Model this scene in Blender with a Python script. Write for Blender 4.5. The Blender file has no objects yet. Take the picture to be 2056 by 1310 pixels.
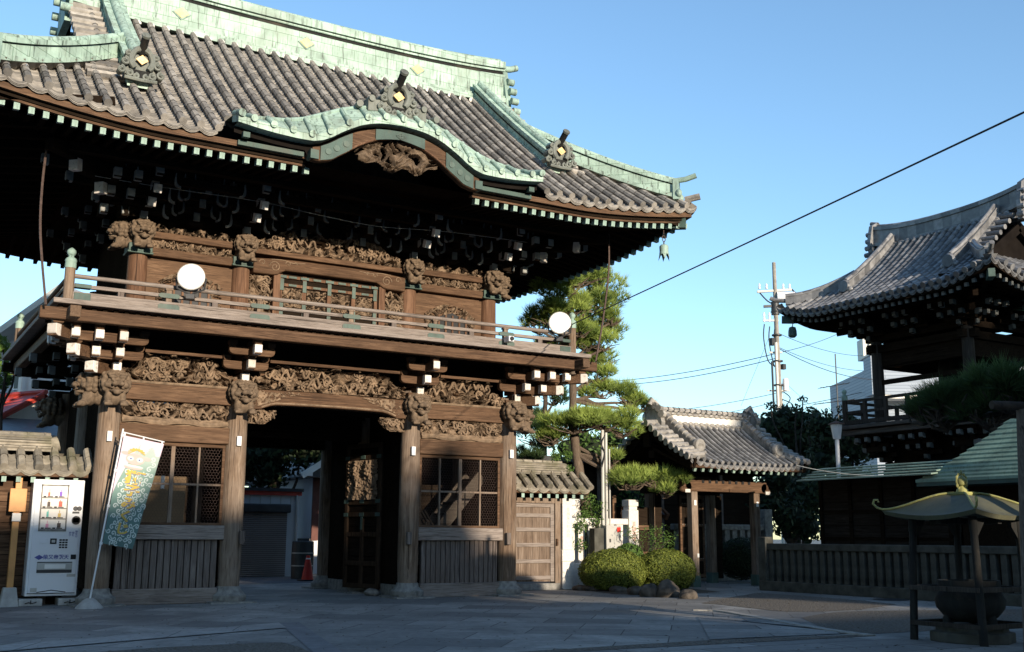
import bpy, math, random
from mathutils import Vector, Matrix, noise
random.seed(7)
S = bpy.context.scene
COL = S.collection
R = math.radians
PI = math.pi

# ------------------------------------------------------------------ camera
YAW, PITCH, ROLL, FPX = 0.536765, 0.189610, 0.005567, 2195.857
EYE = Vector((-6.77882, -17.47883, 1.05))
_cy, _sy = math.cos(YAW), math.sin(YAW)
_f = Vector((_sy*math.cos(PITCH), _cy*math.cos(PITCH), math.sin(PITCH)))
_r0 = Vector((_cy, -_sy, 0)); _u0 = _r0.cross(_f)
_r = math.cos(ROLL)*_r0 + math.sin(ROLL)*_u0
_u = -math.sin(ROLL)*_r0 + math.cos(ROLL)*_u0
cd = bpy.data.cameras.new('camera'); cam = bpy.data.objects.new('camera', cd); COL.objects.link(cam)
cd.sensor_width = 36; cd.lens = 36*FPX/2056; cd.clip_end = 2000; cd.clip_start = .05
m = Matrix(((_r.x, _u.x, -_f.x), (_r.y, _u.y, -_f.y), (_r.z, _u.z, -_f.z))).to_4x4()
m.translation = EYE; cam.matrix_world = m
S.camera = cam

def ray(px, py): return _f + _r*((px-1028)/FPX) + _u*((655-py)/FPX)
def aty(px, py, Y):
    d = ray(px, py); return EYE + d*((Y-EYE.y)/d.y)
def atx(px, py, X):
    d = ray(px, py); return EYE + d*((X-EYE.x)/d.x)
def atz(px, py, Z=0.0):
    d = ray(px, py); return EYE + d*((Z-EYE.z)/d.z)
def atd(px, py, D): return EYE + ray(px, py)*D

# ------------------------------------------------------------------ light
SUN_EL, SUN_AZ = R(11.5), R(1.0)          # sun low, straight in front of the gate (from -y), a touch from +x
w = bpy.data.worlds.new('World'); S.world = w; w.use_nodes = True
nt = w.node_tree; bg = nt.nodes['Background']
sky = nt.nodes.new('ShaderNodeTexSky'); sky.sky_type = 'NISHITA'; sky.sun_disc = False
sky.sun_elevation = SUN_EL; sky.sun_rotation = PI - SUN_AZ
sky.air_density = 1.0; sky.dust_density = .35; sky.ozone_density = 1.6; sky.altitude = 0
air = nt.nodes.new('ShaderNodeMix'); air.data_type = 'RGBA'; air.blend_type = 'MULTIPLY'; air.inputs[0].default_value = 1
air.inputs[7].default_value = (.80, .95, 1.06, 1); nt.links.new(sky.outputs[0], air.inputs[6]); nt.links.new(air.outputs[2], bg.inputs[0]); bg.inputs[1].default_value = .15
sl = bpy.data.lights.new('sun', 'SUN'); sl.energy = 3.9; sl.angle = R(.5); sl.color = (1, .86, .68)
so = bpy.data.objects.new('sun', sl); COL.objects.link(so)
sd = Vector((math.sin(SUN_AZ)*math.cos(SUN_EL), -math.cos(SUN_AZ)*math.cos(SUN_EL), math.sin(SUN_EL)))
so.rotation_euler = sd.to_track_quat('Z', 'Y').to_euler(); so.location = (0, -30, 30)
vs = S.view_settings; vs.view_transform = 'Standard'; vs.look = 'None'; vs.exposure = .9; vs.gamma = 1; vs.use_curve_mapping = False

# ------------------------------------------------------------------ materials
class N:
    def __init__(s, name, rough=.8, metal=0.0, spec=.3):
        s.m = bpy.data.materials.new(name); s.m.use_nodes = True
        s.t = s.m.node_tree; s.n = s.t.nodes; s.l = s.t.links
        s.b = s.n['Principled BSDF']; s.b.inputs['Roughness'].default_value = rough
        s.b.inputs['Metallic'].default_value = metal; s.b.inputs['Specular IOR Level'].default_value = spec
        s.tc = s.n.new('ShaderNodeTexCoord')
    def lk(s, a, b): s.l.new(a, b); return s
    def map(s, scale=(1, 1, 1), rot=(0, 0, 0), gen='Object', loc=(0, 0, 0)):
        k = s.n.new('ShaderNodeMapping'); k.inputs['Scale'].default_value = scale
        k.inputs['Rotation'].default_value = rot; k.inputs['Location'].default_value = loc
        s.l.new(s.tc.outputs[gen], k.inputs[0]); return k.outputs[0]
    def noise(s, v, scale=5, detail=4, dist=0, rough=.55):
        k = s.n.new('ShaderNodeTexNoise'); k.inputs['Scale'].default_value = scale
        k.inputs['Detail'].default_value = detail; k.inputs['Distortion'].default_value = dist
        k.inputs['Roughness'].default_value = rough
        s.l.new(v, k.inputs['Vector']); return k.outputs[0]
    def ramp(s, v, stops):
        k = s.n.new('ShaderNodeValToRGB'); e = k.color_ramp.elements
        while len(e) < len(stops): e.new(.5)
        for a, (p, c) in zip(e, stops):
            a.position = p; a.color = (*c, 1) if len(c) == 3 else c
        s.l.new(v, k.inputs[0]); return k.outputs[0]
    def mix(s, f, a, b, mode='MIX'):
        k = s.n.new('ShaderNodeMix'); k.data_type = 'RGBA'; k.blend_type = mode
        for i, x in ((0, f), (6, a), (7, b)):
            if isinstance(x, (int, float)): k.inputs[i].default_value = x
            elif isinstance(x, tuple): k.inputs[i].default_value = (*x, 1)
            else: s.l.new(x, k.inputs[i])
        return k.outputs[2]
    def mul(s, a, b, op='MULTIPLY'):
        k = s.n.new('ShaderNodeMath'); k.operation = op
        for i, x in ((0, a), (1, b)):
            if isinstance(x, (int, float)): k.inputs[i].default_value = x
            else: s.l.new(x, k.inputs[i])
        return k.outputs[0]
    def attr(s, name='tint'):
        k = s.n.new('ShaderNodeAttribute'); k.attribute_name = name; return k.outputs['Fac']
    def rnd(s):
        return s.n.new('ShaderNodeObjectInfo').outputs['Random']
    def bump(s, h, st=.3, d=.02):
        k = s.n.new('ShaderNodeBump'); k.inputs['Strength'].default_value = st; k.inputs['Distance'].default_value = d
        s.l.new(h, k.inputs['Height']); s.l.new(k.outputs[0], s.b.inputs['Normal'])
    def col(s, c):
        if isinstance(c, tuple): s.b.inputs['Base Color'].default_value = (*c, 1)
        else: s.l.new(c, s.b.inputs['Base Color'])
        return s.m

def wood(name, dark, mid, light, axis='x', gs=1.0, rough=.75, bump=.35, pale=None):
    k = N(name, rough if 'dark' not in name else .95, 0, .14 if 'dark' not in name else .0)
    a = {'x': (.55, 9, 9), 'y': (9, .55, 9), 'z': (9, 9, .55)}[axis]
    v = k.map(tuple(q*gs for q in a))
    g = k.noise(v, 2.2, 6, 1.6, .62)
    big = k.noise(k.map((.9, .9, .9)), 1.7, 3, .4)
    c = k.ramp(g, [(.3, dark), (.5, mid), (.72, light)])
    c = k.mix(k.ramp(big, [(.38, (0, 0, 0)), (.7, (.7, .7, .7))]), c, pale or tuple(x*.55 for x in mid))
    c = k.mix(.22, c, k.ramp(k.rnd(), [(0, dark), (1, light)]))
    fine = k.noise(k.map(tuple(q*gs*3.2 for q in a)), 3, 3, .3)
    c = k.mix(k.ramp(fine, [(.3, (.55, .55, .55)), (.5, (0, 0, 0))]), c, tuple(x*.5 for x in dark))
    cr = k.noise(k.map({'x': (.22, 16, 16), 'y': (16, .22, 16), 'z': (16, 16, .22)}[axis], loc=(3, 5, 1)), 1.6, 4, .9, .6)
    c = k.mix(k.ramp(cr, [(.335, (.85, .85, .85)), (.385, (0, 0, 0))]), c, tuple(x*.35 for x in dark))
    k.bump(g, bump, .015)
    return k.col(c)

def plain(name, c, rough=.7, metal=0.0, var=.25, sc=4, bump=0.0, spec=.3):
    k = N(name, rough, metal, spec)
    n = k.noise(k.map(), sc, 5)
    cc = k.ramp(n, [(.3, tuple(x*(1-var) for x in c)), (.7, tuple(min(1, x*(1+var)) for x in c))])
    if bump: k.bump(n, bump)
    return k.col(cc)

MAT = {}
MAT['wood_x'] = wood('aged timber along x', (.040, .022, .013), (.105, .058, .033), (.205, .125, .075), 'x')
MAT['wood_y'] = wood('aged timber along y', (.07, .043, .027), (.13, .08, .05), (.20, .14, .09), 'y')
MAT['wood_z'] = wood('aged timber along z', (.06, .036, .023), (.155, .102, .068), (.31, .235, .17), 'z', .8, pale=(.25, .205, .17))
MAT['wood_red'] = wood('reddish keyaki timber', (.075, .038, .023), (.16, .085, .05), (.25, .15, .095), 'z', .7)
MAT['wood_grey'] = wood('silvered weathered timber', (.10, .078, .065), (.22, .18, .155), (.36, .31, .275), 'x', pale=(.27, .23, .20))
MAT['wood_grey_z'] = wood('silvered weathered boards', (.07, .055, .048), (.14, .115, .10), (.24, .20, .175), 'z', pale=(.12, .09, .075))
MAT['wood_dark'] = wood('dark soffit timber', (.009, .0065, .005), (.018, .0125, .009), (.03, .021, .015), 'y')  # eave shade is put into this near black colour
MAT['wood_dark_x'] = wood('dark panel timber', (.011, .008, .006), (.022, .0155, .011), (.036, .026, .019), 'x')  # lowered copy of the timber; shade of panels and brackets in the colour
MAT['black_wood'] = plain('near black timber with shade in colour', (.012, .010, .009), .95, spec=.0)  # near black so the shade of recesses is in the colour
MAT['carving'] = plain('carved keyaki relief', (.185, .128, .083), .85, 0, .45, 9)
MAT['carving_old'] = plain('grey brown carved lion wood', (.125, .088, .058), .85, 0, .4, 14, .2)
k_ = N('white gofun paint', .85)
MAT['white'] = k_.col(k_.mix(k_.ramp(k_.noise(k_.map(), 22, 6), [(.52, (0, 0, 0)), (.72, (.7, .7, .7))]), k_.ramp(k_.rnd(), [(0, (.50, .46, .41)), (1, (.74, .70, .66))]), (.30, .25, .20)))
MAT['greywhite'] = plain('faded white edge paint', (.24, .24, .225), .85, 0, .25, 9)
MAT['black'] = plain('blackened metal', (.012, .012, .013), .5, .2)
MAT['gold'] = plain('gilt crest', (.74, .47, .21), .5, .25, .2, 12)
MAT['iron'] = plain('rusty iron rod', (.09, .06, .05), .7, .3, .3, 20)
MAT['stone'] = plain('grey granite', (.20, .19, .172), .85, 0, .4, 12, .3)
MAT['stone_white'] = plain('pale granite', (.62, .58, .53), .85, 0, .12, 30, .15)
MAT['stone_dark'] = plain('fence stone with shade in colour', (.062, .06, .05), .9, 0, .45, 5, .3)  # colour lowered to carry the shade on the fence
MAT['rock'] = plain('garden rock', (.085, .07, .056), .9, 0, .6, 7, .8)
MAT['concrete'] = plain('concrete', (.36, .35, .33), .9, 0, .2, 8, .2)
MAT['plaster'] = plain('white plaster', (.72, .68, .62), .9, 0, .1, 3)
MAT['lens'] = plain('frosted lamp lens', (.86, .87, .88), .25, 0, .03, 3, 0, .5)
MAT['grey_metal'] = plain('grey painted metal', (.40, .39, .36), .45, .1, .1, 3)
MAT['dark_metal'] = plain('dark grey metal', (.05, .05, .052), .5, .4, .2, 5)
MAT['white_metal'] = plain('white enamel sheet', (.66, .665, .68), .35, 0, .03, 2, 0, .5)
MAT['red_paint'] = plain('red painted roof', (.46, .055, .035), .5, 0, .2, 3)
MAT['orange_wood'] = plain('varnished orange wood', (.52, .25, .085), .5, 0, .2, 3)
MAT['cable'] = plain('black cable', (.02, .02, .022), .6)
MAT['rope'] = plain('white cord', (.6, .57, .5), .8)
MAT['bark'] = wood('pine bark', (.06, .045, .034), (.16, .12, .09), (.27, .205, .15), 'z', 2.2, .95, 1.0)
MAT['bark_dark'] = plain('dark bark', (.05, .038, .03), .95, 0, .5, 12, .5)
MAT['glass'] = plain('dark window glass', (.02, .025, .03), .12, 0, .2, 2, 0, .6)
MAT['paper'] = plain('white paper', (.72, .70, .66), .9, 0, .05)
MAT['pvc_red'] = plain('red plastic', (.55, .03, .02), .4)

def copper(name, c, streak=.5, seam=False, rough=.6, dirt=(.05, .055, .045)):
    k = N(name, rough)
    n = k.noise(k.map((1, 1, 1)), 2.6, 6, .6)
    cc = k.ramp(n, [(.25, tuple(x*.62 for x in c)), (.5, c), (.75, tuple(min(1, x*1.3) for x in c))])
    s_ = k.noise(k.map((7, 7, .8)), 2.4, 6, .5, .65)
    cc = k.mix(k.ramp(s_, [(.52, (0, 0, 0)), (.68, (streak,)*3)]), cc, dirt)
    br = k.noise(k.map((1, 1, .6)), 1.3, 6, 1.0, .7); cc = k.mix(k.ramp(br, [(.52, (0, 0, 0)), (.66, (.55, .55, .55))]), cc, tuple(x*.5+.05*y for x, y in zip(c, (1.3, 1.0, .7))))
    if seam:
        b = k.n.new('ShaderNodeTexBrick'); b.inputs['Scale'].default_value = 1
        b.inputs['Brick Width'].default_value = .46; b.inputs['Row Height'].default_value = .215
        b.inputs['Mortar Size'].default_value = .006; b.inputs['Mortar Smooth'].default_value = .2
        b.inputs['Color1'].default_value = (.86, .86, .86, 1); b.inputs['Color2'].default_value = (1, 1, 1, 1)
        b.inputs['Mortar'].default_value = (.45, .5, .45, 1)
        k.l.new(k.map((1, 1, 1), (R(90), 0, 0)), b.inputs['Vector'])
        cc = k.mix(1.0, cc, b.outputs[0], 'MULTIPLY')
    k.bump(n, .15)
    return k.col(cc)
MAT['copper'] = copper('pale verdigris copper', (.36, .48, .40), .85, True)
MAT['copper_p'] = copper('verdigris copper trim', (.26, .365, .31), .85)
MAT['copper_f'] = copper('dull green copper fitting', (.075, .11, .092), .5)
MAT['copper_d'] = copper('dark green copper fitting', (.05, .085, .072), .4)
MAT['copper_g'] = copper('grey green copper roof', (.22, .30, .25), .5)
MAT['oni'] = copper('grey green ridge ornament', (.15, .16, .14), .6)
MAT['dimwhite'] = plain('white paint dimmed for shade', (.13, .135, .13), .85, 0, .25, 9)  # dimmer copy of the white paint, shade put into the colour
MAT['bronze'] = copper('yellow green bronze', (.15, .145, .10), .35, False, .5)
MAT['bronze_y'] = copper('yellow verdigris bronze', (.27, .265, .095), .5, False, .55)
MAT['bronze_k'] = copper('dark bronze', (.011, .011, .0105), .3, False, .85)

def tile(name, dark, light, moss=None, rough=.75, spec=.25, patch=0.0):
    k = N(name, rough, 0, spec)
    c = k.ramp(k.attr(), [(0, dark), (1, light)])
    n = k.noise(k.map(), 9, 5)
    c = k.mix(1.0, c, k.ramp(n, [(.3, (.62, .60, .58)), (.7, (1.15, 1.12, 1.08))]), 'MULTIPLY')
    if moss: c = k.mix(k.ramp(k.noise(k.map(), 2.2, 5), [(.5, (0, 0, 0)), (.66, (.75, .75, .75))]), c, moss)
    k.bump(n, .2, .01)
    return k.col(c)
MAT['tile'] = tile('old brown grey roof tile', (.115, .111, .106), (.40, .375, .34))
MAT['tile_silver'] = tile('silver grey roof tile', (.125, .127, .133), (.31, .31, .312), None, .42, .5)
MAT['tile_tower'] = tile('dark silver tower tile', (.085, .088, .095), (.27, .272, .278), None, .38, .55)
MAT['tile_light'] = tile('pale ibushi tile', (.21, .205, .195), (.41, .39, .36), None, .45, .4)
MAT['tile_wall'] = tile('mossy wall tile', (.15, .14, .12), (.36, .325, .265), (.11, .105, .06))

def leaf(name, c0, c1, trans=.35, rough=.6):
    k = N(name, rough, 0, .25)
    c = k.ramp(k.attr(), [(0, c0), (1, c1)])
    k.col(c)
    t = k.n.new('ShaderNodeBsdfTranslucent'); k.l.new(c, t.inputs[0])
    mx = k.n.new('ShaderNodeMixShader'); mx.inputs[0].default_value = trans
    k.l.new(k.b.outputs[0], mx.inputs[1]); k.l.new(t.outputs[0], mx.inputs[2])
    k.l.new(mx.outputs[0], k.n['Material Output'].inputs[0]); return k.m
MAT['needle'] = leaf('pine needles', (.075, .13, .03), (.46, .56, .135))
MAT['needle_d'] = leaf('dark pine needles', (.03, .055, .022), (.075, .125, .04))
MAT['leaf_bush'] = leaf('azalea leaves', (.045, .068, .012), (.26, .29, .05), .25)
MAT['leaf_green'] = leaf('fresh green leaves', (.05, .10, .02), (.16, .27, .06))
MAT['leaf_dark'] = leaf('dark evergreen leaves', (.012, .022, .010), (.045, .07, .025), .2)
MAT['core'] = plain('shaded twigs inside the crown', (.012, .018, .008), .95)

# ------------------------------------------------------------------ geometry helpers
OFF = {}
class MB:
    def __init__(s): s.v = []; s.f = []; s.mi = []; s.t = []
    def add(s, vs, fs, mat=0, tint=None):
        o = len(s.v); s.v.extend(tuple(p) for p in vs)
        for f in fs:
            s.f.append(tuple(i+o for i in f)); s.mi.append(mat)
            s.t.append(random.random() if tint is None else tint)
        return s
    def b6(s, x0, x1, y0, y1, z0, z1, mat=0, tint=None):
        return s.add([(x, y, z) for z in (z0, z1) for y in (y0, y1) for x in (x0, x1)],
                     [(0, 2, 3, 1), (4, 5, 7, 6), (0, 1, 5, 4), (2, 6, 7, 3), (0, 4, 6, 2), (1, 3, 7, 5)], mat, tint)
    def box(s, c, d, rz=0, mat=0, tint=None, M=None):
        M = M or Matrix.Rotation(rz, 3, 'Z'); c = Vector(c)
        vs = [c + M @ Vector((x*d[0]/2, y*d[1]/2, z*d[2]/2)) for z in (-1, 1) for y in (-1, 1) for x in (-1, 1)]
        return s.add(vs, [(0, 2, 3, 1), (4, 5, 7, 6), (0, 1, 5, 4), (2, 6, 7, 3), (0, 4, 6, 2), (1, 3, 7, 5)], mat, tint)
    def bar(s, p, q, w, h, mat=0, up=(0, 0, 1), tint=None):
        p, q = Vector(p), Vector(q); d = (q-p).normalized(); u = Vector(up)
        sd_ = d.cross(u)
        if sd_.length < 1e-4: sd_ = d.cross(Vector((1, 0, 0)))
        sd_.normalize(); u = sd_.cross(d)
        vs = [c + sd_*(a*w/2) + u*(b*h/2) for c in (p, q) for b in (-1, 1) for a in (-1, 1)]
        return s.add(vs, [(0, 2, 3, 1), (4, 5, 7, 6), (0, 1, 5, 4), (2, 6, 7, 3), (0, 4, 6, 2), (1, 3, 7, 5)], mat, tint)
    def tube(s, pts, r, n=8, cap=True, mat=0, tint=None):
        pts = [Vector(p) for p in pts]; k = len(pts)
        rs = r if isinstance(r, (list, tuple)) else [r]*k
        vs = []; fs = []; pu = None
        for i, p in enumerate(pts):
            d = (pts[min(i+1, k-1)]-pts[max(i-1, 0)]).normalized()
            if pu is None:
                pu = Vector((0, 0, 1)) if abs(d.z) < .9 else Vector((1, 0, 0))
            a = d.cross(pu).normalized(); pu = a.cross(d)
            for j in range(n):
                t = 2*PI*j/n; vs.append(p + (a*math.cos(t) + pu*math.sin(t))*rs[i])
        for i in range(k-1):
            for j in range(n):
                a, b = i*n+j, i*n+(j+1) % n; fs.append((a, b, b+n, a+n))
        if cap: fs.append(tuple(range(n-1, -1, -1))); fs.append(tuple(range((k-1)*n, k*n)))
        return s.add(vs, fs, mat, tint)
    def lathe(s, prof, c=(0, 0, 0), n=16, mat=0, tint=None, axis='z'):
        vs = []; fs = []
        for r, z in prof:
            for j in range(n):
                t = 2*PI*j/n; q = (r*math.cos(t), r*math.sin(t), z)
                if axis == 'y': q = (q[0], z, q[1])
                if axis == 'x': q = (z, q[0], q[1])
                vs.append((q[0]+c[0], q[1]+c[1], q[2]+c[2]))
        for i in range(len(prof)-1):
            for j in range(n):
                a, b = i*n+j, i*n+(j+1) % n; fs.append((a, b, b+n, a+n) if axis != 'y' else (a, a+n, b+n, b))
        fs.append(tuple(range(n-1, -1, -1))); fs.append(tuple(range((len(prof)-1)*n, len(prof)*n)))
        return s.add(vs, fs, mat, tint)
    def prism(s, poly, a0, a1, axis='y', mat=0, tint=None):
        k = len(poly)
        def P(u, v, a): return {'y': (u, a, v), 'x': (a, u, v), 'z': (u, v, a)}[axis]
        vs = [P(u, v, a0) for u, v in poly] + [P(u, v, a1) for u, v in poly]
        fs = [tuple(range(k)), tuple(range(2*k-1, k-1, -1))] + [(i, i+k, (i+1) % k+k, (i+1) % k) for i in range(k)]
        return s.add(vs, fs, mat, tint)
    def grid(s, P, mat=0, tint=None):
        nu, nv = len(P), len(P[0]); vs = [p for row in P for p in row]
        return s.add(vs, [(i*nv+j, (i+1)*nv+j, (i+1)*nv+j+1, i*nv+j+1) for i in range(nu-1) for j in range(nv-1)], mat, tint)
    def ell(s, c, r, nu=10, nv=7, mat=0, tint=None, M=None):
        vs = []; fs = []; c = Vector(c)
        for i in range(nv+1):
            p = PI*i/nv
            for j in range(nu):
                t = 2*PI*j/nu; q = Vector((r[0]*math.sin(p)*math.cos(t), r[1]*math.sin(p)*math.sin(t), r[2]*math.cos(p)))
                vs.append(c + (M @ q if M else q))
        for i in range(nv):
            for j in range(nu):
                a, b = i*nu+j, i*nu+(j+1) % nu; fs.append((a, a+nu, b+nu, b))
        return s.add(vs, fs, mat, tint)
    def mesh(s, name, mats):
        me = bpy.data.meshes.new(name); me.from_pydata([tuple(v) for v in s.v], [], s.f)
        for k in mats: me.materials.append(MAT[k] if isinstance(k, str) else k)
        me.polygons.foreach_set('material_index', s.mi)
        a = me.attributes.new('tint', 'FLOAT', 'FACE'); a.data.foreach_set('value', s.t)
        me.polygons.foreach_set('use_smooth', [True]*len(s.f))
        me.validate(); me.update()
        me.set_sharp_from_angle(angle=R(38))
        return me
    def build(s, name, mats, parent=None, bevel=0, raw=False, remesh=0):
        if not isinstance(mats, (list, tuple)): mats = [mats]
        if parent is not None and not raw:
            o = OFF.get(parent.name)
            if o: s.v = [(v[0]-o[0], v[1]-o[1], v[2]-o[2]) for v in s.v]
        me = s.mesh(name, mats)
        ob = bpy.data.objects.new(name, me); COL.objects.link(ob)
        if parent is not None:
            ob.parent = parent; OFF[ob.name] = OFF.get(parent.name)
        if bevel:
            b = ob.modifiers.new('edge', 'BEVEL'); b.width = bevel; b.segments = 2; b.limit_method = 'ANGLE'; b.angle_limit = R(40)
        return ob

def tag(o, label=None, cat=None, group=None, kind=None):
    if label: o['label'] = label
    if cat: o['category'] = cat
    if group: o['group'] = group
    if kind: o['kind'] = kind
    return o
def thing(name, label, cat, loc=(0, 0, 0), rz=0, group=None):
    o = bpy.data.objects.new(name, None); COL.objects.link(o); o.empty_display_size = .2
    o.location = loc; o.rotation_euler = (0, 0, rz); OFF[o.name] = tuple(loc) if rz == 0 else None
    return tag(o, label, cat, group)
def dup(o, parent=None, loc=None, rz=None, deep=True):
    c = o.copy(); COL.objects.link(c)
    if parent is not None: c.parent = parent
    if loc is not None: c.location = loc
    if rz is not None: c.rotation_euler = (0, 0, rz)
    OFF[c.name] = OFF.get(o.name)
    if deep:
        for ch in list(o.children): dup(ch, c)
    return c
def lerp(a, b, t): return a+(b-a)*t
def interp(tab, x):
    if x <= tab[0][0]: return tab[0][1]
    for (a, p), (b, q) in zip(tab, tab[1:]):
        if x <= b:
            t = (x-a)/(b-a); return p+(q-p)*t
    return tab[-1][1]
def catmull(pts, n=6):
    pts = [Vector(p) for p in pts]; out = []
    for i in range(len(pts)-1):
        p0, p1, p2, p3 = pts[max(i-1, 0)], pts[i], pts[i+1], pts[min(i+2, len(pts)-1)]
        for k in range(n):
            t = k/n
            out.append(.5*((2*p1)+(p2-p0)*t+(2*p0-5*p1+4*p2-p3)*t*t+(3*p1-p0-3*p2+p3)*t**3))
    out.append(pts[-1]); return out
def text(body, size, loc, mat, parent, name='lettering', rot=(R(90), 0, 0), depth=.002, align='CENTER', bold=0.0):
    c = bpy.data.curves.new(name, 'FONT'); c.body = body; c.size = size; c.extrude = depth; c.align_x = align; c.align_y = 'CENTER'; c.offset = bold
    c.resolution_u = 2
    t = bpy.data.objects.new(name, c); COL.objects.link(t)
    bpy.context.view_layer.update()
    me = bpy.data.meshes.new_from_object(t.evaluated_get(bpy.context.evaluated_depsgraph_get()))
    bpy.data.objects.remove(t)
    me.materials.clear(); me.materials.append(MAT[mat] if isinstance(mat, str) else mat)
    o = bpy.data.objects.new(name, me); COL.objects.link(o); o.location = loc; o.rotation_euler = rot
    if parent is not None: o.parent = parent; OFF[o.name] = OFF.get(parent.name)
    return o
def fbm(x, y, z, o=3):
    a = 0; s_ = .5; f = 1
    for _ in range(o):
        a += s_*noise.noise((x*f, y*f, z*f)); s_ *= .5; f *= 2.03
    return a

def carve(name, parent, x0, x1, zb, zt, y, d=.10, seed=0, fr=6.5, res=.011, hole=.16, mat='carving', back=True, bmat='wood_dark_x', ragged=.0, motif=0):
    """pierced relief carving on a plane facing -y: folded ridges with dark gaps between them"""
    zb_ = zb if callable(zb) else (lambda x: zb); zt_ = zt if callable(zt) else (lambda x: zt)
    fr *= 1.75; hole += .06
    n = max(8, int((x1-x0)/res)); mid = (x0+x1)/2; nz = max(6, int((zt_(mid)-zb_(mid))/res))
    P = []; Hh = []
    for i in range(n+1):
        x = lerp(x0, x1, i/n); row = []; hr = []
        a, b = zb_(x), zt_(x)
        b += ragged*fbm(x*5+seed, 3.1, seed)
        for j in range(nz+1):
            z = lerp(a, b, j/nz)
            wx = noise.noise((x*fr*.55+seed, z*fr*.55, 1.7)); wz = noise.noise((x*fr*.55, z*fr*.55+seed, 8.3))
            qx, qz = x*fr+wx*1.9, z*fr*1.15+wz*1.9
            r1 = 1-min(1, abs(noise.noise((qx, qz, seed)))*2.6)
            r2 = 1-min(1, abs(noise.noise((qx*2.1+5, qz*2.1, seed+4)))*2.4)
            h = .62*r1+.38*r2*r1+.18*noise.noise((x*2.2, z*2.2, seed))
            hr.append(h); row.append((x, y-d*max(0, h)**.8, z))
        P.append(row); Hh.append(hr)
    mb = MB(); vs = [p for r_ in P for p in r_]; fs = []; nv = nz+1
    for i in range(n):
        for j in range(nz):
            if (Hh[i][j]+Hh[i+1][j]+Hh[i][j+1]+Hh[i+1][j+1])/4 > hole:
                fs.append((i*nv+j, (i+1)*nv+j, (i+1)*nv+j+1, i*nv+j+1))
    mb.add(vs, fs, 0)
    rm = random.Random(seed*13+5)
    for q in range(motif):      # scrolling clouds and sinuous bodies laid over the relief
        cx = rm.uniform(x0+.05, x1-.05); a, b = zb_(cx), zt_(cx); r0 = min(.10, (b-a)*.34)*rm.uniform(.6, 1); cz = rm.uniform(a+r0*.8, b-r0*.8); ph = rm.uniform(0, 6.28); sg = rm.choice((-1, 1))
        if q % 3 == 0:
            P = [(cx+sg*r0*(2.6*(t_/9-.5)), y-d*.92-.02*math.sin(t_*1.3+ph), cz+r0*.75*math.sin(t_*.95+ph)) for t_ in range(10)]
            mb.tube(catmull(P, 2), [r0*.30*(1-abs(k_/18-.35)) for k_ in range(19)], 7)
            for t_ in range(3): mb.ell(P[1+3*t_], (r0*.26, r0*.2, r0*.3), 7, 5)
        elif q % 3 == 1:
            for k_ in range(6):
                a_ = ph+k_*1.05; rr_ = r0*.62; M3 = Matrix.Rotation(-a_, 3, 'Y')
                mb.ell((cx+rr_*math.cos(a_), y-d*.78-.012*(k_ % 2), cz+rr_*math.sin(a_)), (r0*.40, r0*.20, r0*.24), 7, 5, M=M3)
            mb.ell((cx, y-d*.85, cz), (r0*.3, r0*.22, r0*.3), 8, 6)
        else:
            mb.tube([(cx+sg*r0*(1-k_/15)*math.cos(ph+k_*.52), y-d*.86-.03*k_/13, cz+r0*(1-k_/15)*math.sin(ph+k_*.52)) for k_ in range(14)], [r0*.20*(1-k_/22) for k_ in range(14)], 6)
            mb.ell((cx, y-d*.95, cz), (r0*.2, r0*.16, r0*.2), 7, 5)
    if back:
        mb.grid([[(x_, y+.012, zb_(x_)), (x_, y+.012, zt_(x_)-.01)] for x_ in [lerp(x0, x1, q/12) for q in range(13)]], 1)
    return mb.build(name, [mat, bmat], parent)
# ------------------------------------------------------------------ roofs
class Roof:
    """hip-and-gable tiled roof, centre at (cx, cy), ridge along local x, front is -y. ze eave height."""
    def __init__(s, ex, ey, ze, slope, curve, ytop, lift=.28, gable=False, xg=3.5, xe=None):
        s.ex, s.ey, s.ze, s.sl, s.cu, s.ytop, s.lift, s.gable, s.xg = ex, ey, ze, slope, curve, ytop, lift, gable, xg
        s.ct = 2.6*(ex/6.1)
    def L(s, c, t): return s.lift*max(0, 1-c/s.ct)**1.6*max(0, 1-t/(s.ey*.75))**1.3
    def f(s, t): return s.ze + s.sl*t + s.cu*t*t
    def front(s, x, t): return s.f(t) + s.L(s.ex-abs(x), t)
    def side(s, y, t): return s.f(t) + s.L(s.ey-abs(y), t)

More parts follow.
